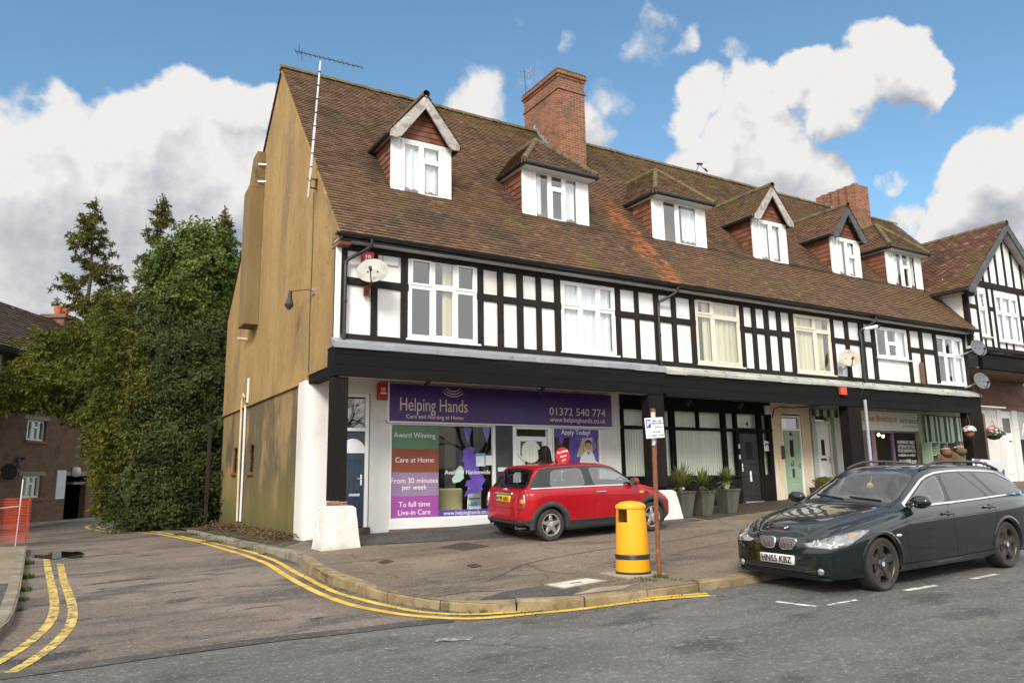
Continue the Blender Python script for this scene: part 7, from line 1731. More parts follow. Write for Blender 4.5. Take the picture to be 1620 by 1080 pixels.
    m = MB(); B.strip(ws, 'x', 1, .07, .003, m, closed=True); m.build('windscreen_frame', M['car_trim'], sh, smooth='all'); B.decal(rounded(ws), 'x', 1, .006, M['carglass'], 'windscreen', car, lip=False)
    m = MB(); B.strip(rw, 'x', -1, .07, .003, m, closed=True); m.build('rear_window_frame', M['car_trim'], sh, smooth='all'); B.decal(rw, 'x', -1, .006, M['privacy'], 'rear_window', car, lip=False)
    # front: bumper intake, plate, badge, bonnet lines, wipers
    o = B.decal(rounded([(-.55, .225), (.55, .225), (.56, .295), (.40, .315), (-.40, .315), (-.56, .295)]), 'x', 1, .006, M['dark'], 'lower_intake', car)
    m = MB(); B.strip([(-.56, .268), (.56, .268)], 'x', 1, .012, .014, m); B.strip([(-.56, .222), (.56, .222)], 'x', 1, .012, .014, m)
    for yy in (-.3, -.15, 0, .15, .3): B.strip([(yy, .23), (yy, .30)], 'x', 1, .01, .012, m)
    m.build('intake_bars', M['car_plastic'], o)
    m = MB(); B.strip([(-.70, .20), (0, .195), (.70, .20)], 'x', 1, .03, .02, m); m.build('front_lip', M['car_plastic'], car)
    pl = B.decal([(-.26, .325), (.26, .325), (.26, .435), (-.26, .435)], 'x', 1, .022, M['plate_w'], 'number_plate', car, grid=.2)
    h, nn = B.hit(0, .38, 'x', 1)
    mx = Matrix.Translation((h.x+.026, -.235, .342)) @ Matrix.Rotation(R(90), 4, 'Z') @ Matrix.Rotation(R(90), 4, 'X')
    text(pl, 'HN55 KBZ', M['black_letter'], mx, w=.47, h=.079, ext=.002, bold=.025)
    h, nn = B.hit(0, .70, 'x', 1); h2, n2 = B.hit(h.x-.07, 0, 'z', 1)
    u = Vector((0, 1, 0)); w_ = n2.cross(u).normalized(); 
    def ringpts(r, o): return [h2+n2*o+(u*math.cos(2*PI*k/24)+w_*math.sin(2*PI*k/24))*r for k in range(24)]
    m = MB(); m.face(ringpts(.041, .006)); m.idx(ringpts(.041, .006)+ringpts(.041, -.01), [(k, (k+1) % 24, 24+(k+1) % 24, 24+k) for k in range(24)]); o = m.build('bonnet_badge', M['car_trim'], car)
    m = MB()
    for q in range(4):
        pts = [h2+n2*.0075]+[h2+n2*.0075+(u*math.cos(PI/2*q+PI/2*k/6)+w_*math.sin(PI/2*q+PI/2*k/6))*.026 for k in range(7)]; m.face(pts, q % 2)
    m.build('badge_quarters', [M['white_letter'], M['plate_blue']], o)
    m = MB()
    for s in (-1, 1):
        pts = []
        for k in range(12):
            x = 2.24-1.2*k/11; pts.append((x, s*(.30+.33*(k/11)**.8)))
        B.tubeline(pts, 'z', 1, .012, -.005, m)
    m.build('bonnet_crease', M['car_green'], sh, smooth='all')
    m = MB(); B.strip([(2.335, -.38), (2.345, 0), (2.335, .38)], 'z', 1, .008, .0015, m); B.strip([(1.08, -.72), (1.12, 0), (1.08, .72)], 'z', 1, .05, .002, m); split(m.build('bonnet_line', M['seal'], sh, smooth='all'))
    m = MB(); B.tubeline([(-.05, 1.035), (-.55, 1.075)], 'x', 1, .010, .014, m); B.tubeline([(.52, 1.03), (.02, 1.06)], 'x', 1, .010, .014, m); m.build('wipers', M['black'], car)
    m = MB(); h, nn = B.hit(.2, 0, 'z', 1); m.bar((.30, 0, h.z-.12), (.36, 0, h.z-.12), .22, .07); m.build('rear_view_mirror', M['seal'], car, bevel=.01)
    m = MB(); m.lathe([(0, -.045), (.035, -.03), (.045, 0), (.035, .03), (0, .045)], (.42, .0, 1.20), 'x', 12); m.tube([(.42, 0, 1.22), (.36, 0, 1.33)], .004, 5); m.build('hanging_air_freshener', M['plate_y'], car)
    m = MB()
    for wx in (wf, wrr): well(m, wx, wz, .36, .87)
    m.box(-2.1, 2.1, -.78, .78, .19, .24); m.build('underbody', M['dark'], car, fix=False)
    for wx in (wf, wrr):
        for s in (-1, 1): wheel(car, 'wheel', wx, s*.905, wz, wr_, .22, s, M['rim_grey'], .238, 5, 'blade')
    interior(car, .35, -.62, .36, M['seat_grey'], .93, 1)
    m = MB(); B.strip([(-.64, 1.0), (0, .99), (.64, 1.0)], 'x', -1, .01, .002, m); m.build('tailgate_line', M['seal'], sh)
    return car
car2 = estate()
XE, YE = 10.50, 6.06+.923
def put_estate(c, x, y, fn):
    f, r_ = fn(x-1.59, y), fn(x+1.296, y); c.location = (x, y, (f*1.296+r_*1.59)/2.886+(.004 if fn is zr else .014)); c.rotation_euler = (-.025 if fn is zr else -.035, math.atan2(r_-f, 2.886), PI)
put_estate(car2, XE, YE, zr)
def copy_tree(o, parent=None):
    c = o.copy(); COL.objects.link(c)
    if parent is not None: c.parent = parent
    for ch in [k for k in bpy.data.objects if k.parent == o]: copy_tree(ch, c)
    return c
car3 = copy_tree(car2); car3['label'] = 'black car beyond the green estate, cut off by the picture edge'; put_estate(car3, 25.6, 10.6, zf)
# ================= SIGNS AND FITTINGS =================
# shop sign of the care agency
zs_t, zs_b = hz(615.5, 606, SY-.12), hz(616.3, 665, SY-.12); xs0, xs1 = hx(616, 635, SY-.12), hx(967.6, 650, SY-.12)
t = thing('shop_sign', 'long purple shop sign of the care agency above the colourful window', 'sign', (xs0, SY-.12, zs_b))
MB().box(xs0, xs1, SY-.12, SY-.02, zs_b, zs_t).build('board', M['purple'], t, bevel=.004)
b = MB(); b.box(xs0-.03, xs0, SY-.125, SY-.0, zs_b-.03, zs_t+.02); b.box(xs0-.03, xs1+.02, SY-.10, SY-.0, zs_b-.035, zs_b-.004); b.build('edge_trim', M['upvc'], t)
YL = SY-.122
def sx(px, py=640): return hx(px, py, YL)
def szz(px, py): return hz(px, py, YL)
text(t, 'Helping Hands', M['pale_letter'], face_y((sx(633), YL, szz(633, 653)-.035)), w=sx(739.5)-sx(633), h=.375, ext=.004, bold=.0)
text(t, 'Care and Nursing at Home', M['pale_letter'], face_y((sx(643), YL, szz(643, 660)-.045)), w=sx(733)-sx(643), ext=.004, bold=.004)
text(t, '01372 540 774', M['pale_letter'], face_y((sx(869), YL, szz(869, 656)-.0)), w=sx(957)-sx(869), h=.185, ext=.004, bold=.0)
text(t, 'www.helpinghands.co.uk', M['pale_letter'], face_y((sx(869.5), YL, szz(869, 668)-.02)), w=sx(957)-sx(869.5), ext=.004, bold=.002)
b = MB(); c = Vector(((sx(701)+sx(733))/2, YL, szz(717, 611)+.045))
for i, (r0, a0) in enumerate(((.20, 62), (.27, 56), (.34, 52))):
    pts = [c+Vector((r0*math.sin(R(a)), -.003, -r0*math.cos(R(a))*.82-.0)) for a in [(-a0+2*a0*k/16) for k in range(17)]]; b.tube(pts, [.004+.010*math.sin(PI*k/16) for k in range(17)], 6)
b.build('emblem', M['pale_letter'], t)
# spot lamps on the soffit rail
def spot(px, py, Y, label, lit=False):
    p = onY(px, py, Y); t = thing('spot_lamp', label, 'lamp', (p.x, Y, 2.2), 'spot lamps under the canopy')
    MB().tube([(p.x, Y, 2.2), (p.x, Y, p.z+.03)], .014, 6).build('stem', M['black'], t); b = MB(); b.tube([(p.x-.0, Y-.02, p.z+.06), (p.x-.02, Y+.10, p.z-.06)], [.045, .055], 12); b.build('head', M['black'] if Y < 15 else M['steel'], t, smooth=True)
spot(679, 604, 14.75, 'left of two small spot lamps over the purple shop sign'); spot(859, 617, 14.75, 'right of two small spot lamps over the purple shop sign')
spot(1091.5, 637, 14.9, 'small spot lamp over the black shop window nearest the corner post'); spot(1174, 641, 14.9, 'small spot lamp over the panelled black front door')
b = MB(); b.tube([(XG+1.2, 14.8, 2.15), (11.6, 14.8, 2.15)], .018, 8); tag(b.build('lamp_rail', M['black']), 'black lamp rail along the soffit above the purple shop sign', 'rail')
# alarm boxes
def alarm(px, py, Y, w, h, mat, label, txt):
    p = onY(px, py, Y); t = thing('alarm_box', label, 'alarm box', (p.x, Y, p.z-h/2)); MB().box(p.x-w/2, p.x+w/2, Y-.10, Y, p.z-h/2, p.z+h/2).build('case', mat, t, bevel=.015)
    if txt:
        text(t, txt, M['white_letter'], face_y((p.x, Y-.101, p.z+.0)), w=w*.42, h=h*.24, align='CENTER', bold=.02); MB().box(p.x-w*.28, p.x+w*.28, Y-.104, Y-.099, p.z-h*.16, p.z-h*.06).build('maker_stripe', M['white_letter'], t); MB().box(p.x-w*.3, p.x+w*.3, Y-.104, Y-.099, p.z-h*.36, p.z-h*.33).build('lower_stripe', M['orange_red'], t)
    return t
alarm(604, 619.5, SY-.01, .24, .37, M['red_alarm'], 'red alarm box on the white wall beside the purple sign', '10')
alarm(580, 411, UY-.03, .25, .30, M['red_alarm'], 'red alarm box half hidden behind the pale satellite dish', '10')
tt = alarm(1331, 619, BY-.005, .26, .22, M['orange_red'], 'small orange red alarm box on the black canopy beam', None); 
# satellite dishes
def dish(px, py, Yw, r, mat, label, yaw=-25, tilt=20, reach=.3, side=0, asp=1.08):
    c = onY(px, py, Yw-reach); t = thing('satellite_dish', label, 'satellite dish', (c.x, Yw, c.z-.3)); d = Vector((math.sin(R(yaw)), -math.cos(R(yaw)), math.tan(R(tilt)))).normalized(); u, w = frame_of(d)
    b = MB(); rows = []
    for i in range(9):
        q = i/8; rows.append([c+(u*math.cos(2*PI*k/40)*asp+w*math.sin(2*PI*k/40))*r*q+d*(.10*r*q*q*2.2) for k in range(40)])
    for a, e in zip(rows, rows[1:]):
        for k in range(40): b.face([a[k], a[(k+1) % 40], e[(k+1) % 40], e[k]])
    o = b.build('reflector', mat, t, smooth='all', fix=False); sd = o.modifiers.new('thick', 'SOLIDIFY'); sd.thickness = .012
    low = rows[-1][min(range(40), key=lambda k: rows[-1][k].z)]
    f = c+d*r*1.15+Vector((0, 0, -.12)); b = MB(); b.tube([low, low+(f-low)*.5+Vector((0, 0, -.05)), f], .012, 6); b.tube([f-d*.07, f+d*.03], [.028, .035], 10); b.build('receiver_arm', M['black'], t, smooth=True)
    wl = Vector((c.x+side, Yw, c.z-.30)); b = MB(); b.tube([c-d*.01, c-d*.08, wl+Vector((0, -.18, .05)), wl], .022, 8); b.box(wl.x-.06, wl.x+.06, Yw-.02, Yw, wl.z-.11, wl.z+.11); b.build('wall_bracket', M['rust'] if mat is M['dish_grey'] else M['steel'], t, smooth=True)
    for k in range(2): 
        p = c+(u if k else -u)*r*.33+d*.03; MB().lathe([(0, -.012), (.014, -.012), (.014, .012), (0, .012)], p, 'y', 8).build('bolt', M['black'], t)
    return t
dish(590, 431, UY-.03, .285, M['dish_grey'], 'large pale grey satellite dish at the left end of the timbered front', yaw=-30, tilt=22, reach=.35)
dish(1342.5, 567.5, UY-.03, .27, M['dish_rust'], 'rust stained satellite dish between two timbered panels', yaw=-32, tilt=18, reach=.3)
dish(1546, 551, UY+.3, .29, M['dish_dark'], 'upper of two dark satellite dishes at the far end of the terrace', yaw=-16, tilt=14, reach=.75, side=-.35)
dish(1551, 603.5, UY+.3, .29, M['dish_dark'], 'lower of two dark satellite dishes at the far end of the terrace', yaw=-16, tilt=14, reach=.75, side=-.35)
# security camera
p = onY(1378, 518, UY-.3); t = thing('security_camera', 'white tube security camera under the eaves', 'camera', (p.x, UY-.03, p.z)); b = MB(); b.tube([p+Vector((-.22, .08, -.05)), p+Vector((.16, -.10, .03))], .055, 12); b.build('housing', M['upvc'], t, smooth=True); MB().tube([p+Vector((.15, -.095, .028)), p+Vector((.20, -.12, .04))], .062, 12).build('lens_hood', M['black'], t, smooth=True); MB().tube([p+Vector((-.2, .08, -.06)), p+Vector((-.24, .15, -.12)), p+Vector((-.24, .28, -.12))], .02, 8).build('arm', M['black'], t)
# lamp on the gable
p = onX(497, 461, XG); q = onX(459, 461, XG-.9); t = thing('gable_lamp', 'small dark lamp on a long rusty arm fixed to the ochre gable', 'lamp', p); e2 = Vector((p.x-.86, p.y+.05, p.z+.0)); 
tgt = onX(459.5, 462, p.x-.55); tgt = Vector((p.x-.30, onX(459.5, 462, p.x-.30).y, onX(459.5, 462, p.x-.30).z))
MB().tube([p, p+Vector((-.12, 0, .03)), tgt+Vector((0, 0, .02))], .014, 8).build('arm', M['rust'], t); MB().box(p.x-.03, p.x+.0, p.y-.08, p.y+.08, p.z-.06, p.z+.06).build('plate', M['alu'], t)
b = MB(); b.tube([tgt+Vector((0, 0, .03)), tgt+Vector((-.01, 0, -.16))], [.035, .05], 10); b.build('shade', M['black'], t, smooth=True); b = MB(); b.tube([tgt+Vector((-.01, 0, -.15)), tgt+Vector((-.03, -.03, -.30)), tgt+Vector((-.03, -.03, -.40))], [.06, .10, .03], 12); b.build('lamp_head', M['slate'], t, smooth=True)
# aerials
def yagi(p0, p1, b, n, L, up=Vector((0, 0, 1))):
    d = (p1-p0).normalized(); s = d.cross(up).normalized(); b.tube([p0, p1], .010, 6)
    for i in range(n):
        c = p0.lerp(p1, i/(n-1)); l = L*(1 if i else 1.6); b.tube([c-s*l/2, c+s*l/2], .006, 5); b.tube([c-s*.012, c+s*.012], .02, 6)
        if i == 1: b.tube([c-up*.14-s*.1, c+up*.14-s*.1], .006, 5); b.tube([c-up*.14+s*.1, c+up*.14+s*.1], .006, 5)
m0 = onX(488, 312, XG-.22); m1 = onX(507, 97, XG-.22); t = thing('television_aerial', 'tall television aerial on a silver mast fixed to the ochre gable', 'aerial', m0)
b = MB(); mm = m0.lerp(m1, .5)
b.tube([m0, m0.lerp(m1, .55)], .028, 8); b.tube([m0.lerp(m1, .53), m1], .020, 8); b.build('mast', M['alu'], t, smooth=True)
b = MB(); p1, p2 = onX(487, 296, XG-.24), onX(486, 283, XG-.24); q1, q2 = onX(501, 299, XG), onX(502, 284, XG)
b.bar(p1, q1, .03, .03); b.bar(p2, q2, .03, .03); b.bar(q1+Vector((-.02, 0, 0)), q2+Vector((-.02, 0, 0)), .04, .03); b.build('wall_bracket', M['rust'], t)
b = MB(); Ym = m1.y; a0, a1 = onY(468, 81, Ym+.35), onY(573, 107, Ym-.4); yagi(a0, a1, b, 15, .16); b.build('antenna', M['black'], t)
b = MB()
for k in range(9): c = m0.lerp(m1, .12+.1*k); b.lathe([(.03, -.012), (.033, 0), (.03, .012)], c, n=8)
b.build('cable_tie', M['black'], t)
p0, p1 = onY(834.5, 185, 19.9), onY(829.5, 111, 19.9); t = thing('television_aerial', 'thin dark aerial strapped to the big brick chimney', 'aerial', p0); MB().tube([p0, p1], .014, 6).build('mast', M['black'], t); b = MB(); yagi(p1+Vector((-.05, .05, 0)), p1+Vector((1.5, -.2, -.12)), b, 7, .2); b.build('antenna', M['steel'], t)
p0, p1 = onY(1098, 280, 19.3), onY(1106, 260, 19.3); t = thing('television_aerial', 'small bent aerial standing on the ridge right of the big chimney', 'aerial', p0); MB().tube([p0, p1, p1+Vector((.25, 0, -.15))], .014, 6).build('mast', M['black'], t); b = MB(); b.tube([p1+Vector((-.1, 0, 0)), p1+Vector((.16, 0, .04))], .04, 6); b.tube([p1+Vector((.26, 0, -.12)), p1+Vector((.4, 0, -.2))], .035, 6); b.build('antenna', M['black'], t)
# cafe sign, chalkboard
za, zb_ = hz(1345, 648, SY-.1), hz(1345, 679, SY-.1); xa, xb = hx(1341, 660, SY-.1), hx(1454.5, 665, SY-.1)
t = thing('cafe_sign', 'pale cafe sign with pink lettering behind the leaning rain pipe', 'sign', (xa, SY-.1, zb_)); MB().box(xa, xb, SY-.1, SY-.0, zb_, za).build('board', M['blind'], t, bevel=.01)
text(t, 'Coffee Boutique', M['petal_p'], face_y((xa+.55, SY-.105, zb_+.22)), w=(xb-xa)*.52, ext=.003); text(t, '01737 833 525', M['black_letter'], face_y((xb-.08, SY-.105, zb_+.28)), w=(xb-xa)*.27, h=.13, align='RIGHT', ext=.003)
b = MB(); b.box(xb-(xb-xa)*.25, xb-.1, SY-.104, SY-.1, zb_+.15, zb_+.17); b.build('small_print', M['slate'], t)
a, c = onY(1416, 690, SY-.05), onY(1452.5, 735, SY-.05)
t = thing('menu_board', 'black chalk menu board with white lettering beside the cafe door', 'menu board', (a.x, SY-.05, c.z)); MB().box(a.x, c.x, SY-.05, SY+.04, -.6, hz(1416, 684, SY-.05)).build('board', M['dark'], t)
for s_, y_, w_, h_ in (('HOMEMADE CAKES', 699.5, .9, .11), ('AFTERNOON TEA', 706.5, .9, .11), ('PICNIC/SANDWICHES', 713, .92, .11), ('available to order!', 719.5, .88, .10), ('COLLECTION SHOP', 731, .92, .12)):
    v = onY(1418.5, y_+2, SY-.055); text(t, s_, M['white_letter'], face_y((a.x+.08, SY-.052, v.z)), w=(c.x-a.x)*w_*.95, h=h_, ext=.003, bold=.02)
v = onY(1438.5, 730, SY-.08); MB().box(v.x-.1, v.x+.1, SY-.07, SY-.052, v.z-.22, v.z+.08).build('notice', M['cream'], t)
# striped canvas and shelves
x0, x1 = hx(1467, 700, SY-.2), hx(1534, 690, SY-.2); zt_, zb2 = hz(1470, 657, SY-.2), -.5
t = thing('striped_awning', 'green and white striped canvas hung behind the couple', 'awning', (x0, SY-.2, zb2)); b = MB(); n = 17
for i in range(n):
    a, c = x0+(x1-x0)*i/n, x0+(x1-x0)*(i+1)/n
    for k in range(4):
        a2, c2 = a+(c-a)*k/4, a+(c-a)*(k+1)/4; f = lambda x: SY-.2+.03*math.sin(x*9)
        b.face([(a2, f(a2), zb2), (c2, f(c2), zb2), (c2, f(c2), zt_), (a2, f(a2), zt_)], i % 2)
b.build('canvas', [M['stripe_w'], M['stripe_g']], t, smooth='all', fix=False); MB().tube([(x0, SY-.23, zt_), (x1, SY-.23, zt_)], .025, 8).build('rail', M['wood'], t); v = hz(1520, 699, SY-.26); MB().box(hx(1518, 699, SY-.26), hx(1537, 699, SY-.26), SY-.28, SY-.24, v-.02, v+.03).build('red_bar', M['red_alarm'], t)
x0, x1 = hx(1462, 700, SY-.35), hx(1500, 700, SY-.35); zt_ = hz(1464, 700, SY-.35); g = zf(x0, SY-.3)
t = thing('shelf_unit', 'pale green open shelf unit under the striped canvas', 'shelf', (x0, SY-.35, g)); b = MB(); b.box(x0, x1, SY-.25, SY-.23, g, zt_)
b.build('back_panel', M['greypil'], t); b = MB()
for k in range(4): x = x0+(x1-x0)*k/3; b.box(x-.02, x+.02, SY-.6, SY-.25, g, zt_)
b.build('side_panel', M['shelfpaint'], t, bevel=.004)
b = MB(); z = zt_
while z > g: b.box(x0-.0, x1+.0, SY-.605, SY-.245, z-.018, z+.018); z -= .42
b.build('shelf', M['shelfpaint'], t, bevel=.004)
# parking sign and its rusty post
p0 = onG(1043, 909, zf2); h_ = 2.24; top = Vector((p0.x+.045, p0.y+.02, p0.z+h_)); t = thing('parking_sign', 'white parking sign on a rusty post by the yellow bin', 'sign', p0)
b = MB(); b.tube([p0+Vector((0, 0, -.1)), p0.lerp(top, .40)+Vector((-.008, 0, 0)), p0.lerp(top, .78)], .032, 12); b.build('post', M['rust'], t, smooth=True); b = MB(); b.tube([p0.lerp(top, .775), top+Vector((0, 0, -.03))], .0335, 12); b.build('painted_sleeve', M['greypost'], t, smooth=True); MB().tube([top+Vector((0, 0, -.04)), top+Vector((0, 0, .01))], .037, 12).build('cap', M['rust'], t, smooth=True)
b = MB(); pts = []
for k in range(9):
    a = -1.9+.22*k
    pts.append(a)
cz = p0.lerp(top, .74)
for k in range(8): b.face([(cz.x+.0345*math.cos(pts[k]), cz.y+.0345*math.sin(pts[k]), cz.z-.05), (cz.x+.0345*math.cos(pts[k+1]), cz.y+.0345*math.sin(pts[k+1]), cz.z-.05), (cz.x+.0345*math.cos(pts[k+1]), cz.y+.0345*math.sin(pts[k+1]), cz.z+.12+.05*math.sin(k*1.3)), (cz.x+.0345*math.cos(pts[k]), cz.y+.0345*math.sin(pts[k]), cz.z+.12+.05*math.sin(k*1.3-1.3))])
b.build('rust_patch', M['rust'], t, fix=False)
pc = onY(1035.5, 676.5, p0.y-.05); ang = R(-14); mx = Matrix.Translation(pc) @ Matrix.Rotation(ang, 4, 'Z') @ Matrix.Rotation(R(-3.5), 4, 'Y') 
def lb(b, x0, x1, z0, z1, y0, y1): 
    v = [(x, y, z) for x in (x0, x1) for y in (y0, y1) for z in (z0, z1)]; b.idx([mx @ Vector(q) for q in v], [(0, 1, 3, 2), (4, 6, 7, 5), (0, 4, 5, 1), (2, 3, 7, 6), (0, 2, 6, 4), (1, 5, 7, 3)]); return b
pl = lb(MB(), -.142, .142, -.142, .142, -.004, .004).build('plate', M['signwhite'], t, bevel=.003)
lb(MB(), -.125, -.055, .005, .12, -.0065, -.004).build('blue_panel', M['plate_blue'], pl)
def st(s_, x, z, w=None, h=None, al='LEFT', mat='black_letter', bold=.01): text(pl, s_, M[mat], mx @ Matrix.Translation((x, -.0066, z)) @ Matrix.Rotation(R(90), 4, 'X'), w=w, h=h, ext=.0012, align=al, bold=bold)
st('P', -.112, .025, h=.075, mat='white_letter', bold=.03); st('Mon - Sat', .045, .085, w=.135, al='CENTER'); st('8am-6.30pm', .05, .045, w=.165, al='CENTER'); st('2 hours', .055, -.0, w=.105, al='CENTER'); st('No return', .03, -.065, w=.135, al='CENTER'); st('within 1 hour', .03, -.115, w=.185, al='CENTER')
lb(MB(), .11, .14, -.12, -.06, -.0063, -.004).build('sticker', M['cream'], pl)
# yellow bin
p = onG(1001, 911, zf2); p = p+Vector((.13, .145, 0)); p.z = zf(p.x, p.y); t = thing('litter_bin', 'yellow plastic litter bin with black bands at the kerb', 'bin', p)
b = MB(); b.lathe([(.0, .04), (.232, .04), (.237, .06), (.222, .40), (.214, .62), (.210, .70)], p, n=40); b.lathe([(.210, .70), (.196, .70), (.196, .30), (0, .30)], p, n=40); b.build('body', M['yellow_bin'], t, smooth=True)
b = MB(); b.lathe([(.240, .0), (.244, .01), (.240, .04), (.230, .045)], p, n=40); b.lathe([(.231, .205), (.239, .21), (.236, .225), (.241, .232), (.236, .243), (.240, .25), (.235, .268), (.228, .272)], p, n=40); b.build('bands', M['black'], t, smooth=True)
b = MB(); hood = [(.222, .70), (.19, .70)]
for k in range(40):
    a0, a1 = 2*PI*k/40, 2*PI*(k+1)/40; am = (a0+a1)/2
    opn = abs(((am-R(194)+PI) % (2*PI))-PI) < .40 or abs(((am-R(14)+PI) % (2*PI))-PI) < .40
    if not opn: b.face([p+Vector((.210*math.cos(a0), .210*math.sin(a0), .70)), p+Vector((.210*math.cos(a1), .210*math.sin(a1), .70)), p+Vector((.197*math.cos(a1), .197*math.sin(a1), .93)), p+Vector((.197*math.cos(a0), .197*math.sin(a0), .93))]); b.face([p+Vector((.195*math.cos(a0), .195*math.sin(a0), .70)), p+Vector((.195*math.cos(a1), .195*math.sin(a1), .70)), p+Vector((.185*math.cos(a1), .185*math.sin(a1), .93)), p+Vector((.185*math.cos(a0), .185*math.sin(a0), .93))])
b.lathe([(.197, .87), (.210, .88), (.214, .905), (.204, .93), (.14, .965), (0, .985)], p, n=40); o = b.build('hood', M['yellow_bin'], t, smooth=True, fix=False)
MB().lathe([(.19, .70), (.19, .55), (0, .55)], p, n=30).build('liner', M['dark'], t, smooth=True)
MB().box(p.x-.33, p.x+.33, p.y-.3, p.y+.33, p.z-.06, p.z+.016).build('base_slab', M['concrete'], t, bevel=.01)
# planters with yuccas
r_ = random.Random(4)
for i, (pb, wt, ptop, pr) in enumerate(((1088, 36, 778, 1.0), (1120, 35, 777, .8), (1159.5, 34, 774, .75))):
    py = (818.5, 816, 812)[i]; q = onG(pb, py, zf2); s_ = q.y; f = 1215/((.50464*q.x+.84452*q.y)); w = wt/f*.86; h = (py-ptop)/f*1.0
    c = q+Vector((0, w*.33, 0)); z0 = zf(c.x, c.y)
    t = thing('planter', ['left grey planter holding the largest yucca by the white post base', 'middle grey planter of three in front of the black shop window', 'right grey planter of three beside the panelled black door'][i], 'planter', (c.x, c.y, z0), 'tall planters outside the black shop')
    b = MB(); rt, rb = w*.5, w*.33
    def sq(r, z): return [(c.x+a*r, c.y+e*r, z) for a, e in ((-1, -1), (1, -1), (1, 1), (-1, 1))]
    b.hexa(sq(rb, z0), sq(rt, z0+h-.05)); b.hexa(sq(rt+.012, z0+h-.06), sq(rt+.016, z0+h)); b.build('pot', M['planter'], t, bevel=.012); MB().face(sq(rt-.02, z0+h+.003)).build('soil', M['soil'], t)
    yt = thing('yucca_plant', ['large spiky yucca with many long blades growing in the left planter', 'middle yucca with pale upright blades in the middle planter', 'small yucca with a bulbous scaly stem in the right planter'][i], 'plant', (c.x, c.y, z0+h), 'yuccas in the planters')
    zt_ = z0+h; b = MB(); sh = (.10, .10, .20)[i]; b.lathe([(.05, 0), (.085, sh*.5), (.06, sh), (0, sh+.03)], (c.x, c.y, zt_), n=12); b.build('stem', M['cream'], yt, smooth=True)
    b = MB()
    for k in range((190, 130, 110)[i]):
        a = r_.uniform(0, 2*PI); el = r_.uniform(-.25, 1.45); L = (.60, .50, .42)[i]*r_.uniform(.7, 1.08); d = Vector((math.cos(a)*math.cos(el), math.sin(a)*math.cos(el), math.sin(el))); s_ = d.cross(Vector((0, 0, 1))).normalized()*(.021); o = Vector((c.x, c.y, zt_+sh)); uv = (r_.random(), r_.random()); pm = o+d*L*.55; tip = o+d*L+Vector((0, 0, -.10*L*(1-el/1.5)))
        b.face([o-s_*.6, o+s_*.6, pm+s_, pm-s_], 0, uv); b.face([pm-s_, pm+s_, tip], 0, uv)
    for k in range(14):
        a = r_.uniform(0, 2*PI); d = Vector((math.cos(a)*.5, math.sin(a)*.5, -.8)); o = Vector((c.x, c.y, zt_+sh*.8)); s_ = d.cross(Vector((0, 0, 1))).normalized()*.014; b.face([o-s_, o+s_, o+d*.22+s_*.6+Vector((math.cos(a)*.1, math.sin(a)*.1, .06)), o+d*.26+Vector((math.cos(a)*.1, math.sin(a)*.1, .06))], 0, (.97, .5))
    b.build('blades', M['leaf_yucca'], yt, fix=False)
# small planter by the white door with a shrub
q = onG(1297, 790, zf2); c = Vector((hx(1303, 772, 15.2), 15.2, 0)); z0 = zf(c.x, c.y); t = thing('planter', 'dark square planter with a scrubby shrub by the white door', 'planter', (c.x, c.y, z0)); ht = hz(1303, 770, 15.1)-z0; MB().hexa([(c.x-.28, 14.95, z0), (c.x+.28, 14.95, z0), (c.x+.28, 15.45, z0), (c.x-.28, 15.45, z0)], [(c.x-.31, 14.92, z0+ht), (c.x+.31, 14.92, z0+ht), (c.x+.31, 15.48, z0+ht), (c.x-.31, 15.48, z0+ht)]).build('pot', M['slate'], t, bevel=.015)
t2 = thing('scrubby_shrub', 'scrubby olive green shrub growing in the dark square planter', 'plant', (c.x, c.y, z0+ht)); b = MB(); blobs_foliage(b, [(Vector((c.x+.05, 15.2, z0+ht+.12)), Vector((.34, .28, .18)))], 1300, .02, .045, .4, 3); b.build('foliage', M['leaf_gold'], t2, fix=False)
p = onY(922+0, 790, 14) if 0 else None
# hanging baskets
def basket(px, py, Y, r, label, zt_, mat):
    c = onY(px, py, Y); t = thing('hanging_basket', label, 'hanging basket', (c.x, Y, c.z-.1)); b = MB(); b.lathe([(0, -.16), (r*.5, -.13), (r*.85, -.04), (r*.9, .0), (r*.75, .0)], c, n=16); b.build('bowl', mat, t, smooth=True)
    b = MB()
    for k in range(3): a = 2*PI*k/3; b.tube([c+Vector((r*.85*math.cos(a), r*.85*math.sin(a), 0)), Vector((c.x, Y, zt_))], .006, 4)
    b.tube([(c.x, Y, zt_), (c.x, Y+.0, zt_+.2)], .006, 4); b.build('chain', M['black'], t)
    b = MB(); rr = random.Random(int(px)); 
    for k in range(500):
        d = rv(rr); d.z = abs(d.z)*.8-.25; leaf(b, c+Vector((d.x*r*1.15, d.y*r*1.15, d.z*r*.9+.05)), (d+rv(rr)*.6).normalized(), rv(rr), rr.uniform(.02, .045), .5, rr)
    b.build('leaves', M['leaf_basket'], t, fix=False); f = MB()
    for k in range(90):
        d = rv(rr); d.z = abs(d.z)-.2; q = c+Vector((d.x*r*1.2, d.y*r*1.2, d.z*r*1.1+.08)); m_ = 1 if (px > 1550 and d.z > .3) else (0 if rr.random() < .7 else 1); u, w = frame_of((d+rv(rr)*.4).normalized()); s_ = rr.uniform(.02, .04); f.face([q+(u*math.cos(2*PI*j/6)+w*math.sin(2*PI*j/6))*s_ for j in range(6)], m_)
    f.build('flowers', [M['petal_w'], M['petal_p']], t, fix=False)
basket(1534, 684, 13.75, .16, 'small orange pot of white flowers hanging beside the far canopy post', 1.9, M['pot'])
basket(1572.5, 688, 13.9, .28, 'larger hanging basket of pink and white flowers right of the far canopy post', 1.75, M['earth'])
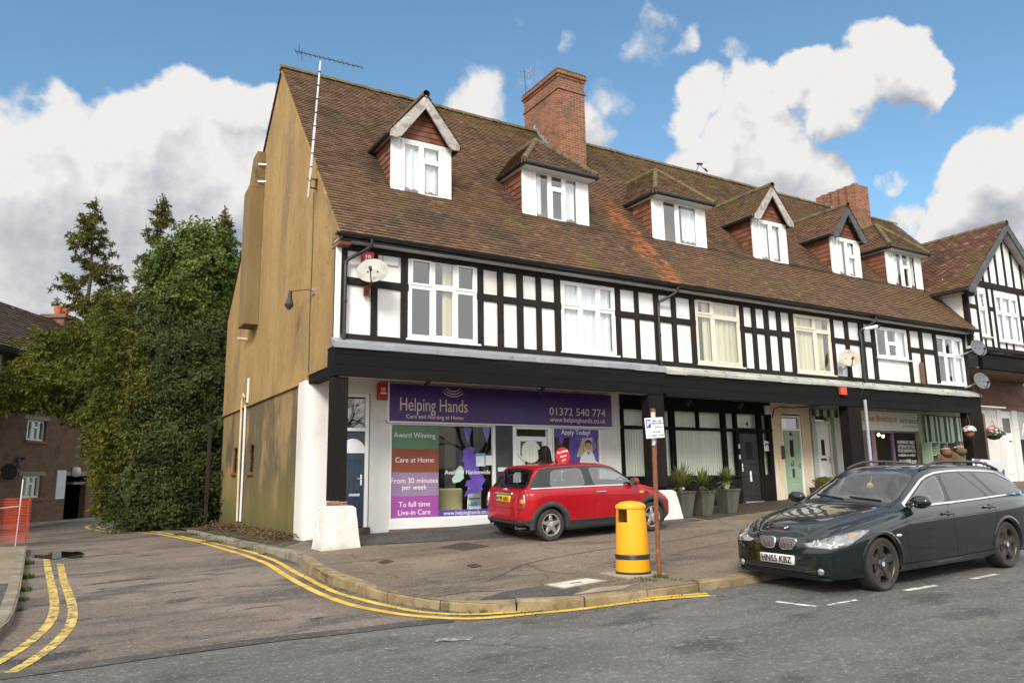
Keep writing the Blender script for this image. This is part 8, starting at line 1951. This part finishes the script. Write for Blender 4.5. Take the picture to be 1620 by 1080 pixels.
# advertising panel behind the estate
a, c2 = onY(1541, 725, 12.6), onY(1587, 729, 12.9); g = zf(a.x, 12.6)
t = thing('advertising_board', 'white advertising board with purple swoosh standing beyond the green estate', 'advertising board', (a.x, 12.6, g)); b = MB(); th = Vector((-.02, .05, 0)); b.prism([Vector((a.x, a.y, g+.02)), Vector((c2.x, c2.y, g+.02)), c2, a], th); b.build('panel', M['signwhite'], t)
def ab(u, v, o=-.004): q = Vector((a.x, a.y, g)).lerp(Vector((c2.x, c2.y, g)), u); q.z = g+(a.z-g)*v+(c2.z-a.z)*u; return q+Vector((-.0, o, 0))
b = MB(); b.face([ab(1, .80), ab(1, .35), ab(.55, .5), ab(.8, .62)]); b.face([ab(0, 1), ab(.22, 1), ab(.1, .9), ab(0, .72)], 1); split(b.build('swoosh', [M['v_blue'], M['v_lilac']], t, fix=False))
b = MB(); b.tube([ab(.33, .84)+Vector((.12*math.cos(2*PI*k/14), -.004, .09*math.sin(2*PI*k/14))) for k in range(15)], .02, 5); b.build('ring_logo', M['purple'], t)
MB().bar((a.x, a.y+.03, g), (a.x-.1, a.y+.5, g), .05, .05).build('foot', M['black'], t)
# barrier netting on the left pavement
bp = [onG(*q, zl) for q in [(-60, 868), (0, 858), (39, 858)]]; hgt = 1.0
t = thing('barrier_netting', 'red orange barrier netting round a dig on the left pavement', 'barrier', bp[1]); b = MB()
L_ = [bp[0], bp[1], bp[2], bp[2]+Vector((.05, .5, 0)), bp[1]+Vector((0, 1.0, 0))]; seglen = .07
for p, q in zip(L_, L_[1:]):
    n = max(2, int((q-p).length/seglen))
    for i in range(n+1):
        v = p.lerp(q, i/n); b.bar(v+Vector((0, 0, .02)), v+Vector((.01*math.sin(i), 0, hgt+.03*math.sin(i*.6))), .005 if i % 6 else .02, .004)
    for k in range(17):
        z = .03+hgt*k/16; b.bar(p+Vector((0, 0, z)), q+Vector((0, 0, z+.01*math.sin(k*2))), .004, .008)
b.build('net', M['netting'], t, fix=False)
for q, z in ((bp[2], hgt+.1), (bp[1].lerp(bp[2], .62)+Vector((0, .3, 0)), 1.5)): MB().tube([q+Vector((0, 0, -.1)), q+Vector((.03, 0, z))], .014, 6).build('stake', M['upvc'] if z > 1.3 else M['rust'], t)
MB().bar(bp[1]+Vector((-.3, -.02, .8)), bp[1].lerp(bp[2], .7)+Vector((0, -.02, .86)), .02, .03).build('tape', M['concrete'], t)
# inside the care agency: counter, leaflet rack
c = onY(730, 800, 16.5); x0, x1 = hx(696, 800, 16.5), hx(733, 800, 16.5); z1 = hz(715, 772, 16.5)
o = MB().box(x0, x1, 16.5, 17.0, -.93, z1).build('counter', M['counter'], None, bevel=.04); tag(o, 'pale yellow counter inside the care agency window', 'counter')
x0, x1 = hx(741, 790, 16.2), hx(761, 790, 16.2); zt_, zb2 = hz(750, 768, 16.2), -.93
t = thing('leaflet_rack', 'wire leaflet rack with magazines inside the care agency window', 'rack', ((x0+x1)/2, 16.2, zb2)); b = MB()
for x in (x0, x1): b.tube([(x, 16.25, zb2), (x+.08, 16.35, zt_+.05)], .012, 6)
for k in range(4): z = zb2+.15+k*.27; b.tube([(x0+.02*k, 16.22, z), (x1+.02*k, 16.22, z)], .009, 6)
b.build('frame', M['alu'], t)
for k, z in enumerate((zt_-.28, zt_-.56, zt_-.84)):
    b = MB(); b.prism([(x0+.02, 16.2, z), (x1-.02, 16.17, z), (x1+.03, 16.26, z+.26), (x0+.05, 16.3, z+.26)], (0, .015, 0)); o = b.build('magazine', M['paper'], t); MB().prism([(x0+.06, 16.205, z+.12), (x0+.22, 16.19, z+.12), (x0+.24, 16.24, z+.2), (x0+.08, 16.255, z+.2)], (0, .004, 0)).build('cover_print', M['paper_b'], o)
# red round sandwich placard behind the hatchback
c = onY(889, 721, 14.9); g = zf(c.x, 14.9); t = thing('round_placard', 'red round placard reading Recruiting Carers now behind the red hatchback', 'placard', (c.x, 14.9, g)); b = MB(); b.lathe([(0, 14.86), (.20, 14.86), (.205, 14.868), (.20, 14.876), (0, 14.876)], (c.x, 0, c.z), 'y', 36); b.build('disc', M['red_disc'], t, smooth=True); MB().box(c.x-.03, c.x+.03, 14.88, 14.91, g, c.z-.1).build('stand', M['alu'], t); MB().box(c.x-.22, c.x+.22, 14.7, 15.05, g, g+.03).build('foot', M['black'], t, bevel=.01)
for k, (s_, w) in enumerate((('Recruiting', .29), ('Carers', .18), ('now', .12))): text(t, s_, M['white_letter'], Matrix.Translation((c.x+.0+.015*k, 14.856, c.z+.06-.085*k)) @ Matrix.Rotation(R(90), 4, 'X') @ Matrix.Rotation(R(14), 4, 'Z'), w=w, align='CENTER', ext=.002, bold=.03)
# ================= PEOPLE =================
def skin_body(name, joints, links, mat, par, sub=2, root=0):
    """joints: {key: (pos, radius)}; one skinned surface grown over the linked joints"""
    ks = list(joints); bm = bmesh.new(); lay = bm.verts.layers.skin.verify(); vs = {k: bm.verts.new(Vector(joints[k][0])) for k in ks}
    for a, b in links: bm.edges.new((vs[a], vs[b]))
    for k in ks:
        r = joints[k][1]; vs[k][lay].radius = r if isinstance(r, tuple) else (r, r); vs[k][lay].use_root = False
    vs[ks[0]][lay].use_root = True
    me = bpy.data.meshes.new(name); bm.to_mesh(me); bm.free(); me.materials.append(mat)
    o = bpy.data.objects.new(name, me); COL.objects.link(o); o.parent = par
    sk = o.modifiers.new('skin', 'SKIN'); sk.use_smooth_shade = True; sb = o.modifiers.new('sub', 'SUBSURF'); sb.levels = sb.render_levels = sub
    return o
def hand(J, Lk, wr, w, d, s, curl=.35):
    """palm and five fingers from wrist key wr at w, pointing along d; s = thumb side vector"""
    d = d.normalized(); s = (s-d*s.dot(d)).normalized(); n = d.cross(s)
    J[wr+'p'] = (w+d*.05, (.022, .034)); Lk.append((wr, wr+'p'))
    for i, (off, L) in enumerate(((-.030, .062), (-.010, .075), (.010, .080), (.029, .070))):
        k = f'{wr}f{i}'; b = w+d*.085+s*off*.9
        J[k+'a'] = (b, .0095); J[k+'b'] = (b+d*L*.5+n*curl*.02, .009); J[k+'c'] = (b+d*L*.85+n*curl*.05, .0075); Lk.extend([(wr+'p', k+'a'), (k+'a', k+'b'), (k+'b', k+'c')])
    J[wr+'ta'] = (w+d*.045+s*.040, .011); J[wr+'tb'] = (w+d*.085+s*.058+n*.01, .0095); Lk.extend([(wr+'p', wr+'ta'), (wr+'ta', wr+'tb')])
def head(par, c, yaw, tilt=0., s=1., hairmat=None, hairlen=.0, body=True):
    """head with face, ears and hair about c; faces +x before yaw"""
    mx = Matrix.Translation(c) @ Matrix.Rotation(yaw, 4, 'Z') @ Matrix.Rotation(tilt, 4, 'X')
    b = MB(); n = 28; rows = 22; V = []
    for i in range(rows+1):
        ph = PI*i/rows
        for k in range(n):
            a = 2*PI*k/n; x, y, z = math.sin(ph)*math.cos(a), math.sin(ph)*math.sin(a), math.cos(ph)
            px_, py_, pz = x*.098, y*.076, z*.125
            if pz < -.02: px_ *= 1-.9*max(0, -x)*min(1, (-pz-.02)/.1); py_ *= 1-.28*min(1, (-pz-.02)/.1); px_ += .012*min(1, (-pz-.02)/.1)
            if x > .3:
                px_ += .022*math.exp(-((y*.076)/.014)**2)*math.exp(-((pz+.018)/.024)**2)      # nose
                px_ -= .010*math.exp(-((abs(y*.076)-.033)/.014)**2)*math.exp(-((pz-.012)/.012)**2)   # eye sockets
                px_ += .006*math.exp(-((y*.076)/.024)**2)*math.exp(-((pz+.062)/.010)**2)      # lips
                px_ += .008*math.exp(-((y*.076)/.022)**2)*math.exp(-((pz+.105)/.016)**2)      # chin
            V.append(mx @ Vector((px_*s, py_*s, pz*s)))
    b.idx(V, [(i*n+k, i*n+(k+1) % n, (i+1)*n+(k+1) % n, (i+1)*n+k) for i in range(rows) for k in range(n)])
    for sd in (-1, 1):
        b.lathe([(0, -.006), (.02, -.008), (.03, 0), (.02, .008), (0, .006)], mx @ Vector((-.008*s, sd*.078*s, -.012*s)), 'y', 10, sx=.7*s, sy=1.1*s)
    o = b.build('head', M['skin'], par, smooth='all')
    for sd in (-1, 1): MB().lathe([(0, -.010), (.009, -.004), (.009, .004), (0, .010)], mx @ Vector((.080*s, sd*.033*s, .012*s)), 'z', 8).build('eye', M['white_letter'], o, smooth='all')
    MB().prism([mx @ Vector(q) for q in [(.095*s, -.02*s, -.06*s), (.098*s, 0, -.056*s), (.095*s, .02*s, -.06*s), (.097*s, 0, -.067*s)]], (mx.to_3x3() @ Vector((.004, 0, 0)))).build('mouth', M['red_alarm'], o)
    if hairmat:
        b = MB(); V = []; rows = 18
        for i in range(rows+1):
            q = i/rows
            for k in range(n):
                a = 2*PI*k/n; x, y = math.cos(a), math.sin(a); back = .5-.5*x
                end = .25+.42*back+(.0 if x > .55 else hairlen)
                if q < .5: ph = q/.5*PI/2*(1.0 if x < .4 else .72); X, Y, Z = math.sin(ph)*x*(.122 if hairlen > .2 else .106), math.sin(ph)*y*(.112 if hairlen > .2 else .088), math.cos(ph)*.140
                else:
                    t = (q-.5)/.5; fl = 1+.30*math.sin(min(1, t*1.3)*PI/2)*(hairlen > .1); X, Y = x*(.122 if hairlen > .2 else .106)*fl, y*(.112 if hairlen > .2 else .088)*fl; Z = (math.cos(PI/2*(1.0 if x < .4 else .72))*.140)-t*(max(0, hairlen+.10*back) if x < .45 else .0)
                w_ = .004*math.sin(a*17+q*5); V.append(mx @ Vector(((X-.006+w_*x)*s, (Y+w_*y)*s, Z*s)))
        b.idx(V, [(i*n+k, i*n+(k+1) % n, (i+1)*n+(k+1) % n, (i+1)*n+k) for i in range(rows) for k in range(n)])
        h = b.build('hair', hairmat, par, smooth='all', fix=False); sd = h.modifiers.new('t', 'SOLIDIFY'); sd.thickness = .012
    return mx
def garment(name, rings, mat, par, n=28, seed=0):
    """rings: (centre, half width, half depth, yaw)"""
    b = MB(); V = []
    for j, (c, w, d, yw) in enumerate(rings):
        for k in range(n):
            a = 2*PI*k/n; f = 1+.035*noise.noise((math.cos(a)*2+seed, math.sin(a)*2, j*.9)); x, y = d*math.cos(a)*f, w*math.sin(a)*f; V.append(Vector(c)+Vector((x*math.cos(yw)-y*math.sin(yw), x*math.sin(yw)+y*math.cos(yw), 0)))
    b.idx(V, [(i*n+k, i*n+(k+1) % n, (i+1)*n+(k+1) % n, (i+1)*n+k) for i in range(len(rings)-1) for k in range(n)])
    o = b.build(name, mat, par, smooth='all', fix=False); sb = o.modifiers.new('s', 'SUBSURF'); sb.levels = sb.render_levels = 2; sd = o.modifiers.new('t', 'SOLIDIFY'); sd.thickness = .012; return o
def person(label, foot, yaw, H, seated, coat, coatmat, hairmat, hairlen, group=None, lean=0., hood=None, hat=None, legs='denim'):
    t = thing('person', label, 'person', (0, 0, 0), group); F = Vector((math.cos(yaw), math.sin(yaw), 0)); S = Vector((-math.sin(yaw), math.cos(yaw), 0)); U = Vector((0, 0, 1)); O = Vector((0, 0, 0)); k = H/1.7
    J = {}; Lk = []
    hipz = .74 if seated else .90*k
    pel = O+U*hipz; le = F*math.sin(lean)+U*math.cos(lean)
    J['pelvis'] = (pel, (.15*k, .11*k)); J['waist'] = (pel+le*.2*k, (.125*k, .095*k)); J['chest'] = (pel+le*.40*k, (.15*k, .105*k)); J['neck'] = (pel+le*.56*k, .055*k); J['skull'] = (pel+le*.64*k, .05*k); Lk += [('pelvis', 'waist'), ('waist', 'chest'), ('chest', 'neck'), ('neck', 'skull')]
    for s, nm in ((1, 'l'), (-1, 'r')):
        hp = pel+S*s*.09*k-U*.04
        if seated: kn = hp+F*.44*k; an = kn-U*(hp.z-.09)+F*.02
        else: kn = O+S*s*.09*k+U*.48*k+F*.02; an = O+S*s*.09*k+U*.085
        J['hip'+nm] = (hp, .085*k); J['knee'+nm] = (kn, .058*k); J['ankle'+nm] = (Vector((an.x, an.y, .085)), .04*k); J['toe'+nm] = (Vector((an.x, an.y, .04))+F*.15, .035*k); Lk += [('pelvis', 'hip'+nm), ('hip'+nm, 'knee'+nm), ('knee'+nm, 'ankle'+nm), ('ankle'+nm, 'toe'+nm)]
        sh = pel+le*.50*k+S*s*.175*k
        if seated: el = sh-U*.27*k+S*s*.05+F*.06; wr = el+F*.24*k-U*.02-S*s*.06
        else: el = sh-U*.29*k+S*s*.05-F*.01; wr = el-U*.24*k+F*.06
        J['sh'+nm] = (sh, .055*k); J['el'+nm] = (el, .043*k); J['wr'+nm] = (wr, .028*k); Lk += [('chest', 'sh'+nm), ('sh'+nm, 'el'+nm), ('el'+nm, 'wr'+nm)]; hand(J, Lk, 'wr'+nm, wr, (wr-el), F if not seated else -S*s)
        slv = coatmat; b = MB(); b.tube([sh+U*.02, sh.lerp(el, .5), el, el.lerp(wr, .5), wr], [.078*k, .072*k, .066*k, .058*k, .05*k], 14); b.build('sleeve', slv, t, smooth='all')
        b = MB(); b.tube([Vector((an.x, an.y, .045))-F*.05, Vector((an.x, an.y, .05))+F*.06, Vector((an.x, an.y, .035))+F*.17], [.042, .045, .035], 10); b.tube([Vector((an.x, an.y, .06)), Vector((an.x, an.y, .13))], [.045, .05], 10); b.build('shoe', M['leather'], t, smooth='all')
        b = MB(); b.tube([hp+U*.02, hp.lerp(kn, .5), kn, kn.lerp(Vector((an.x, an.y, .1)), .5), Vector((an.x, an.y, .1))], [.10*k, .085*k, .07*k, .062*k, .055*k], 14); b.build('trouser_leg', M[legs], t, smooth='all')
    skin_body('body', J, Lk, M['skin'], t)
    hc = pel+le*(.735 if not hood else .70)*k
    head(t, hc, yaw, 0, k, hairmat, hairlen)
    drop = .30*k if not seated else .06
    rg = [(pel-U*drop, .21*k, .16*k, yaw), (pel-U*drop*.4, .20*k, .15*k, yaw), (pel+le*.12*k, .18*k, .14*k, yaw), (pel+le*.28*k, .19*k, .145*k, yaw), (pel+le*.42*k, .215*k, .15*k, yaw), (pel+le*.49*k, .215*k, .135*k, yaw), (pel+le*.535*k, .15*k, .11*k, yaw), (pel+le*.57*k, .085*k, .09*k, yaw), (pel+le*.60*k, .07*k, .075*k, yaw)]
    garment(coat, rg, coatmat, t, seed=H*9)
    if hood:
        b = MB(); c = pel+le*.585*k-F*.06*k
        q = MB(); q.lathe([(0, -.13), (.10, -.11), (.155, -.03), (.15, .04), (.09, .09), (0, .11)], c-F*.07-U*.02, n=16, sx=1., sy=1.05); q.build('folded_hood', coatmat, t, smooth='all')
        b.tube([c+F*.05*k+S*(.125*k*math.cos(a))+F*(-.15*k*abs(math.sin(a)))+U*(.02*k*math.sin(a)+.085) for a in [PI*q/12 for q in range(13)]], [.034*k+.009*math.sin(q*2.1) for q in range(13)], 10); b.build('fur_hood', hood, t, smooth='all')
    if hat:
        b = MB(); b.lathe([(.108*k, -.0), (.110*k, .03), (.10*k, .075), (.055*k, .115), (0, .125)], hc+U*.03, n=18); b.lathe([(0, .12), (.025, .125), (.034, .15), (.025, .175), (0, .18)], hc+U*.03, n=12); b.build('bobble_hat', hat, t, smooth='all')
    t.location = foot
    return t
c = onY(862, 722, 14.75); g = zf(c.x, 14.75); person('person with long black hair and black coat, seen from behind at the agency door', (c.x, 14.75, g), R(100), 1.66, False, 'black_coat', M['coat_black'], M['hair'], .24)
x1_, x2_ = hx(1494, 715, 13.6), hx(1515, 715, 13.45); g = zf(x1_, 13.5)
for o_ in [person('person in a rust brown quilted jacket leaning close to a companion', (x1_, 13.55, g), R(60), 1.60, True, 'quilted_jacket', M['coat_brown'], M['leather'], .12, None, .12, M['fur']), person('person in an olive parka with fur hood and dark bobble hat', (x2_, 13.4, g), R(75), 1.74, True, 'parka', M['coat_olive'], M['leather'], .06, None, .10, M['fur'], M['knit'])]: pass
t = thing('bench', 'wooden bench carrying the couple in front of the striped canvas', 'bench', (x1_, 13.5, g)); b = MB(); b.box(x1_-.45, x2_+.5, 13.2, 13.62, g+.63, g+.67); b.build('seat', M['wood'], t, bevel=.008)
for x in (x1_-.35, x2_+.4):
    for y in (13.25, 13.55): MB().box(x-.03, x+.03, y-.03, y+.03, g-.02, g+.63).build('leg', M['wood'], t)
# ================= LIGHT, SKY, CAMERA =================
SUN_EL, SUN_AZ = 34., 230.      # elevation; direction the light comes from, counted from +X anticlockwise (seen from above)
sd = Vector((math.cos(R(SUN_AZ))*math.cos(R(SUN_EL)), math.sin(R(SUN_AZ))*math.cos(R(SUN_EL)), math.sin(R(SUN_EL))))
L = bpy.data.lights.new('sun', 'SUN'); L.energy = 2.3; L.angle = R(16); L.color = (1, .94, .85)
lo = bpy.data.objects.new('sun', L); COL.objects.link(lo); lo.rotation_euler = (-sd).to_track_quat('-Z', 'Y').to_euler()
w = bpy.data.worlds.new('World'); SC.world = w; w.use_nodes = True; nt = w.node_tree; nt.nodes.clear()
def WN(ty, **k):
    x = nt.nodes.new('ShaderNode'+ty)
    for a, b in k.items():
        if a.startswith('n') and a[1:].isdigit(): wset(x.inputs[int(a[1:])], b)
        elif a.startswith('i_'): wset(x.inputs[a[2:].replace('_', ' ')], b)
        else: setattr(x, a, b)
    return x
def wset(i, v):
    if isinstance(v, bpy.types.NodeSocket): nt.links.new(v, i)
    elif isinstance(v, bpy.types.Node): nt.links.new(v.outputs[0], i)
    else: i.default_value = v
def wm(op, a, b=0., c=0.):
    x = WN('Math', operation=op); wset(x.inputs[0], a); wset(x.inputs[1], b); wset(x.inputs[2], c); return x.outputs[0]
def wramp(v, lo, hi): return WN('MapRange', interpolation_type='SMOOTHSTEP', i_Value=v, n1=lo, n2=hi).outputs[0]
sky = WN('TexSky', sky_type='NISHITA', sun_disc=False, sun_elevation=R(SUN_EL), sun_rotation=R(90-SUN_AZ), air_density=1.0, dust_density=.6, ozone_density=2.0)
geo = WN('TexCoord'); dirv = WN('VectorMath', operation='NORMALIZE', n0=geo.outputs['Generated']).outputs[0]
def fbm(vec, sc, det, rough=.6): return WN('TexNoise', i_Vector=vec, i_Scale=sc, i_Detail=det, i_Roughness=rough).outputs[0]
def shift(v, d): return WN('VectorMath', operation='ADD', n0=v, n1=d).outputs[0]
BL_ = []       # cumulus heaps: bearing (as image direction of the survey), angular radius, weight
for px, py, r, wt in [(40, 330, 190, 1.), (110, 230, 100, .9), (200, 215, 95, .9), (290, 190, 95, .9), (370, 185, 80, .85), (330, 300, 150, 1.), (180, 340, 190, 1.), (20, 450, 170, 1.), (250, 430, 180, 1.), (420, 150, 45, .6),
                      (760, 160, 90, .5), (900, 190, 90, .62), (960, 150, 60, .4),
                      (1100, 180, 75, .85), (1180, 150, 70, .9), (1250, 130, 60, .85), (1330, 160, 70, .75), (1400, 105, 75, 1.), (1460, 130, 50, .8), (1230, 260, 100, .95), (1120, 260, 95, .9), (1300, 290, 80, .7), (1190, 200, 90, .8),
                      (1400, 290, 45, .7), (1420, 340, 50, .7), (1560, 290, 90, 1.), (1620, 270, 80, .9), (1520, 330, 80, 1.), (1640, 350, 110, 1.), (1480, 360, 60, .8),
                      (1010, 55, 80, .46), (1070, 70, 45, .48), (1160, 85, 45, .46), (900, 60, 35, .46), (800, 40, 40, .42), (840, 110, 60, .42), (640, 170, 60, .40)]:
    BL_.append((ray(px, py).normalized(), r/1215., wt))
def density(vec, warp):
    acc = None
    for c, r, wt in BL_:
        d = WN('VectorMath', operation='DISTANCE', n0=warp, n1=tuple(c)).outputs['Value']
        k = wm('MULTIPLY', WN('MapRange', interpolation_type='SMOOTHSTEP', i_Value=d, n1=r*1.12, n2=r*.25).outputs[0], wt)
        acc = k if acc is None else wm('MAXIMUM', acc, k)
    # unseen heaps outside this view, added for fill light and reflections
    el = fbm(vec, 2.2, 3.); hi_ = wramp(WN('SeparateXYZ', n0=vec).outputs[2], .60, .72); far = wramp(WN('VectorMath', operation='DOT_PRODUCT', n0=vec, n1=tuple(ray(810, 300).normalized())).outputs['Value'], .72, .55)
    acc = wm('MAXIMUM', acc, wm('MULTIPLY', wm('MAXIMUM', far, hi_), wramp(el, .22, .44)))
    return acc
wn_ = WN('TexNoise', i_Vector=dirv, i_Scale=9., i_Detail=8., i_Roughness=.56)
warp = WN('VectorMath', operation='MULTIPLY_ADD', n0=wn_.outputs[1], n1=(.12, .12, .12), n2=shift(dirv, (-.06, -.06, -.06))).outputs[0]
n1 = fbm(dirv, 12., 9., .58)
up = shift(dirv, (0, 0, .018)); n2 = fbm(shift(dirv, tuple(sd*.030)), 12., 9., .58)
dens = density(dirv, warp)
tot = wm('ADD', dens, wm('MULTIPLY_ADD', n1, 1.1, -.55))
mask = wramp(tot, .34, .62)
warp2 = shift(warp, (0, 0, .05)); d2 = density(dirv, warp2)
lit = wm('SUBTRACT', tot, wm('ADD', wm('MULTIPLY', d2, 1.0), wm('MULTIPLY_ADD', n2, 1.1, -.55)))      # brighter towards the light, greyer below
shade = wm('ADD', wm('MULTIPLY_ADD', lit, 1.0, .50), 0.)
low = fbm(dirv, 5., 5., .55); shade2 = wm('MULTIPLY_ADD', wm('SUBTRACT', low, .5), .9, shade)
cr = WN('ValToRGB'); wset(cr.inputs[0], shade2); e = cr.color_ramp.elements
CG = 1.0
e[0].position = .12; e[0].color = (2.15, 2.25, 2.6, 1); e[1].position = .80; e[1].color = (4.9, 4.8, 4.7, 1); k = e.new(.45); k.color = (3.3, 3.35, 3.5, 1)
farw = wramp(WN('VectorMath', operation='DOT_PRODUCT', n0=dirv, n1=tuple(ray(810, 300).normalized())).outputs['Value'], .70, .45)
ccol = WN('Mix', data_type='RGBA', n0=farw, n6=cr.outputs[0], n7=(8.2, 8.1, 8.0, 1)).outputs[2]  # unseen far cloud made brighter than the visible heaps, to raise fill light
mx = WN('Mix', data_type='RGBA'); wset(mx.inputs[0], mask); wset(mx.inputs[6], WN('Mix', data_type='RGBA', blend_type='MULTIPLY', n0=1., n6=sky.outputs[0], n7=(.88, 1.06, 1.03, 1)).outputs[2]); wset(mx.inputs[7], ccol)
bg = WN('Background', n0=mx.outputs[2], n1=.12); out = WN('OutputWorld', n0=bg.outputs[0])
cam = bpy.data.cameras.new('camera'); co = bpy.data.objects.new('camera', cam); COL.objects.link(co); SC.camera = co
cam.sensor_width = 36; cam.lens = F0/1620*36; cam.clip_end = 2000; cam.clip_start = .05
rot = Matrix((RM.col[0], -RM.col[1], -RM.col[2])).transposed()
co.matrix_world = rot.to_4x4()
for o in list(COL.objects):
    if o.parent is None and o.type != 'LIGHT': o.location.z += EYE
vs = SC.view_settings; vs.view_transform = 'Standard'; vs.look = 'None'; vs.exposure = .58; vs.gamma = 1; vs.use_curve_mapping = False
SC.cycles.use_denoising = True; SC.cycles.max_bounces = 8; SC.cycles.transparent_max_bounces = 16; SC.cycles.sample_clamp_indirect = 6
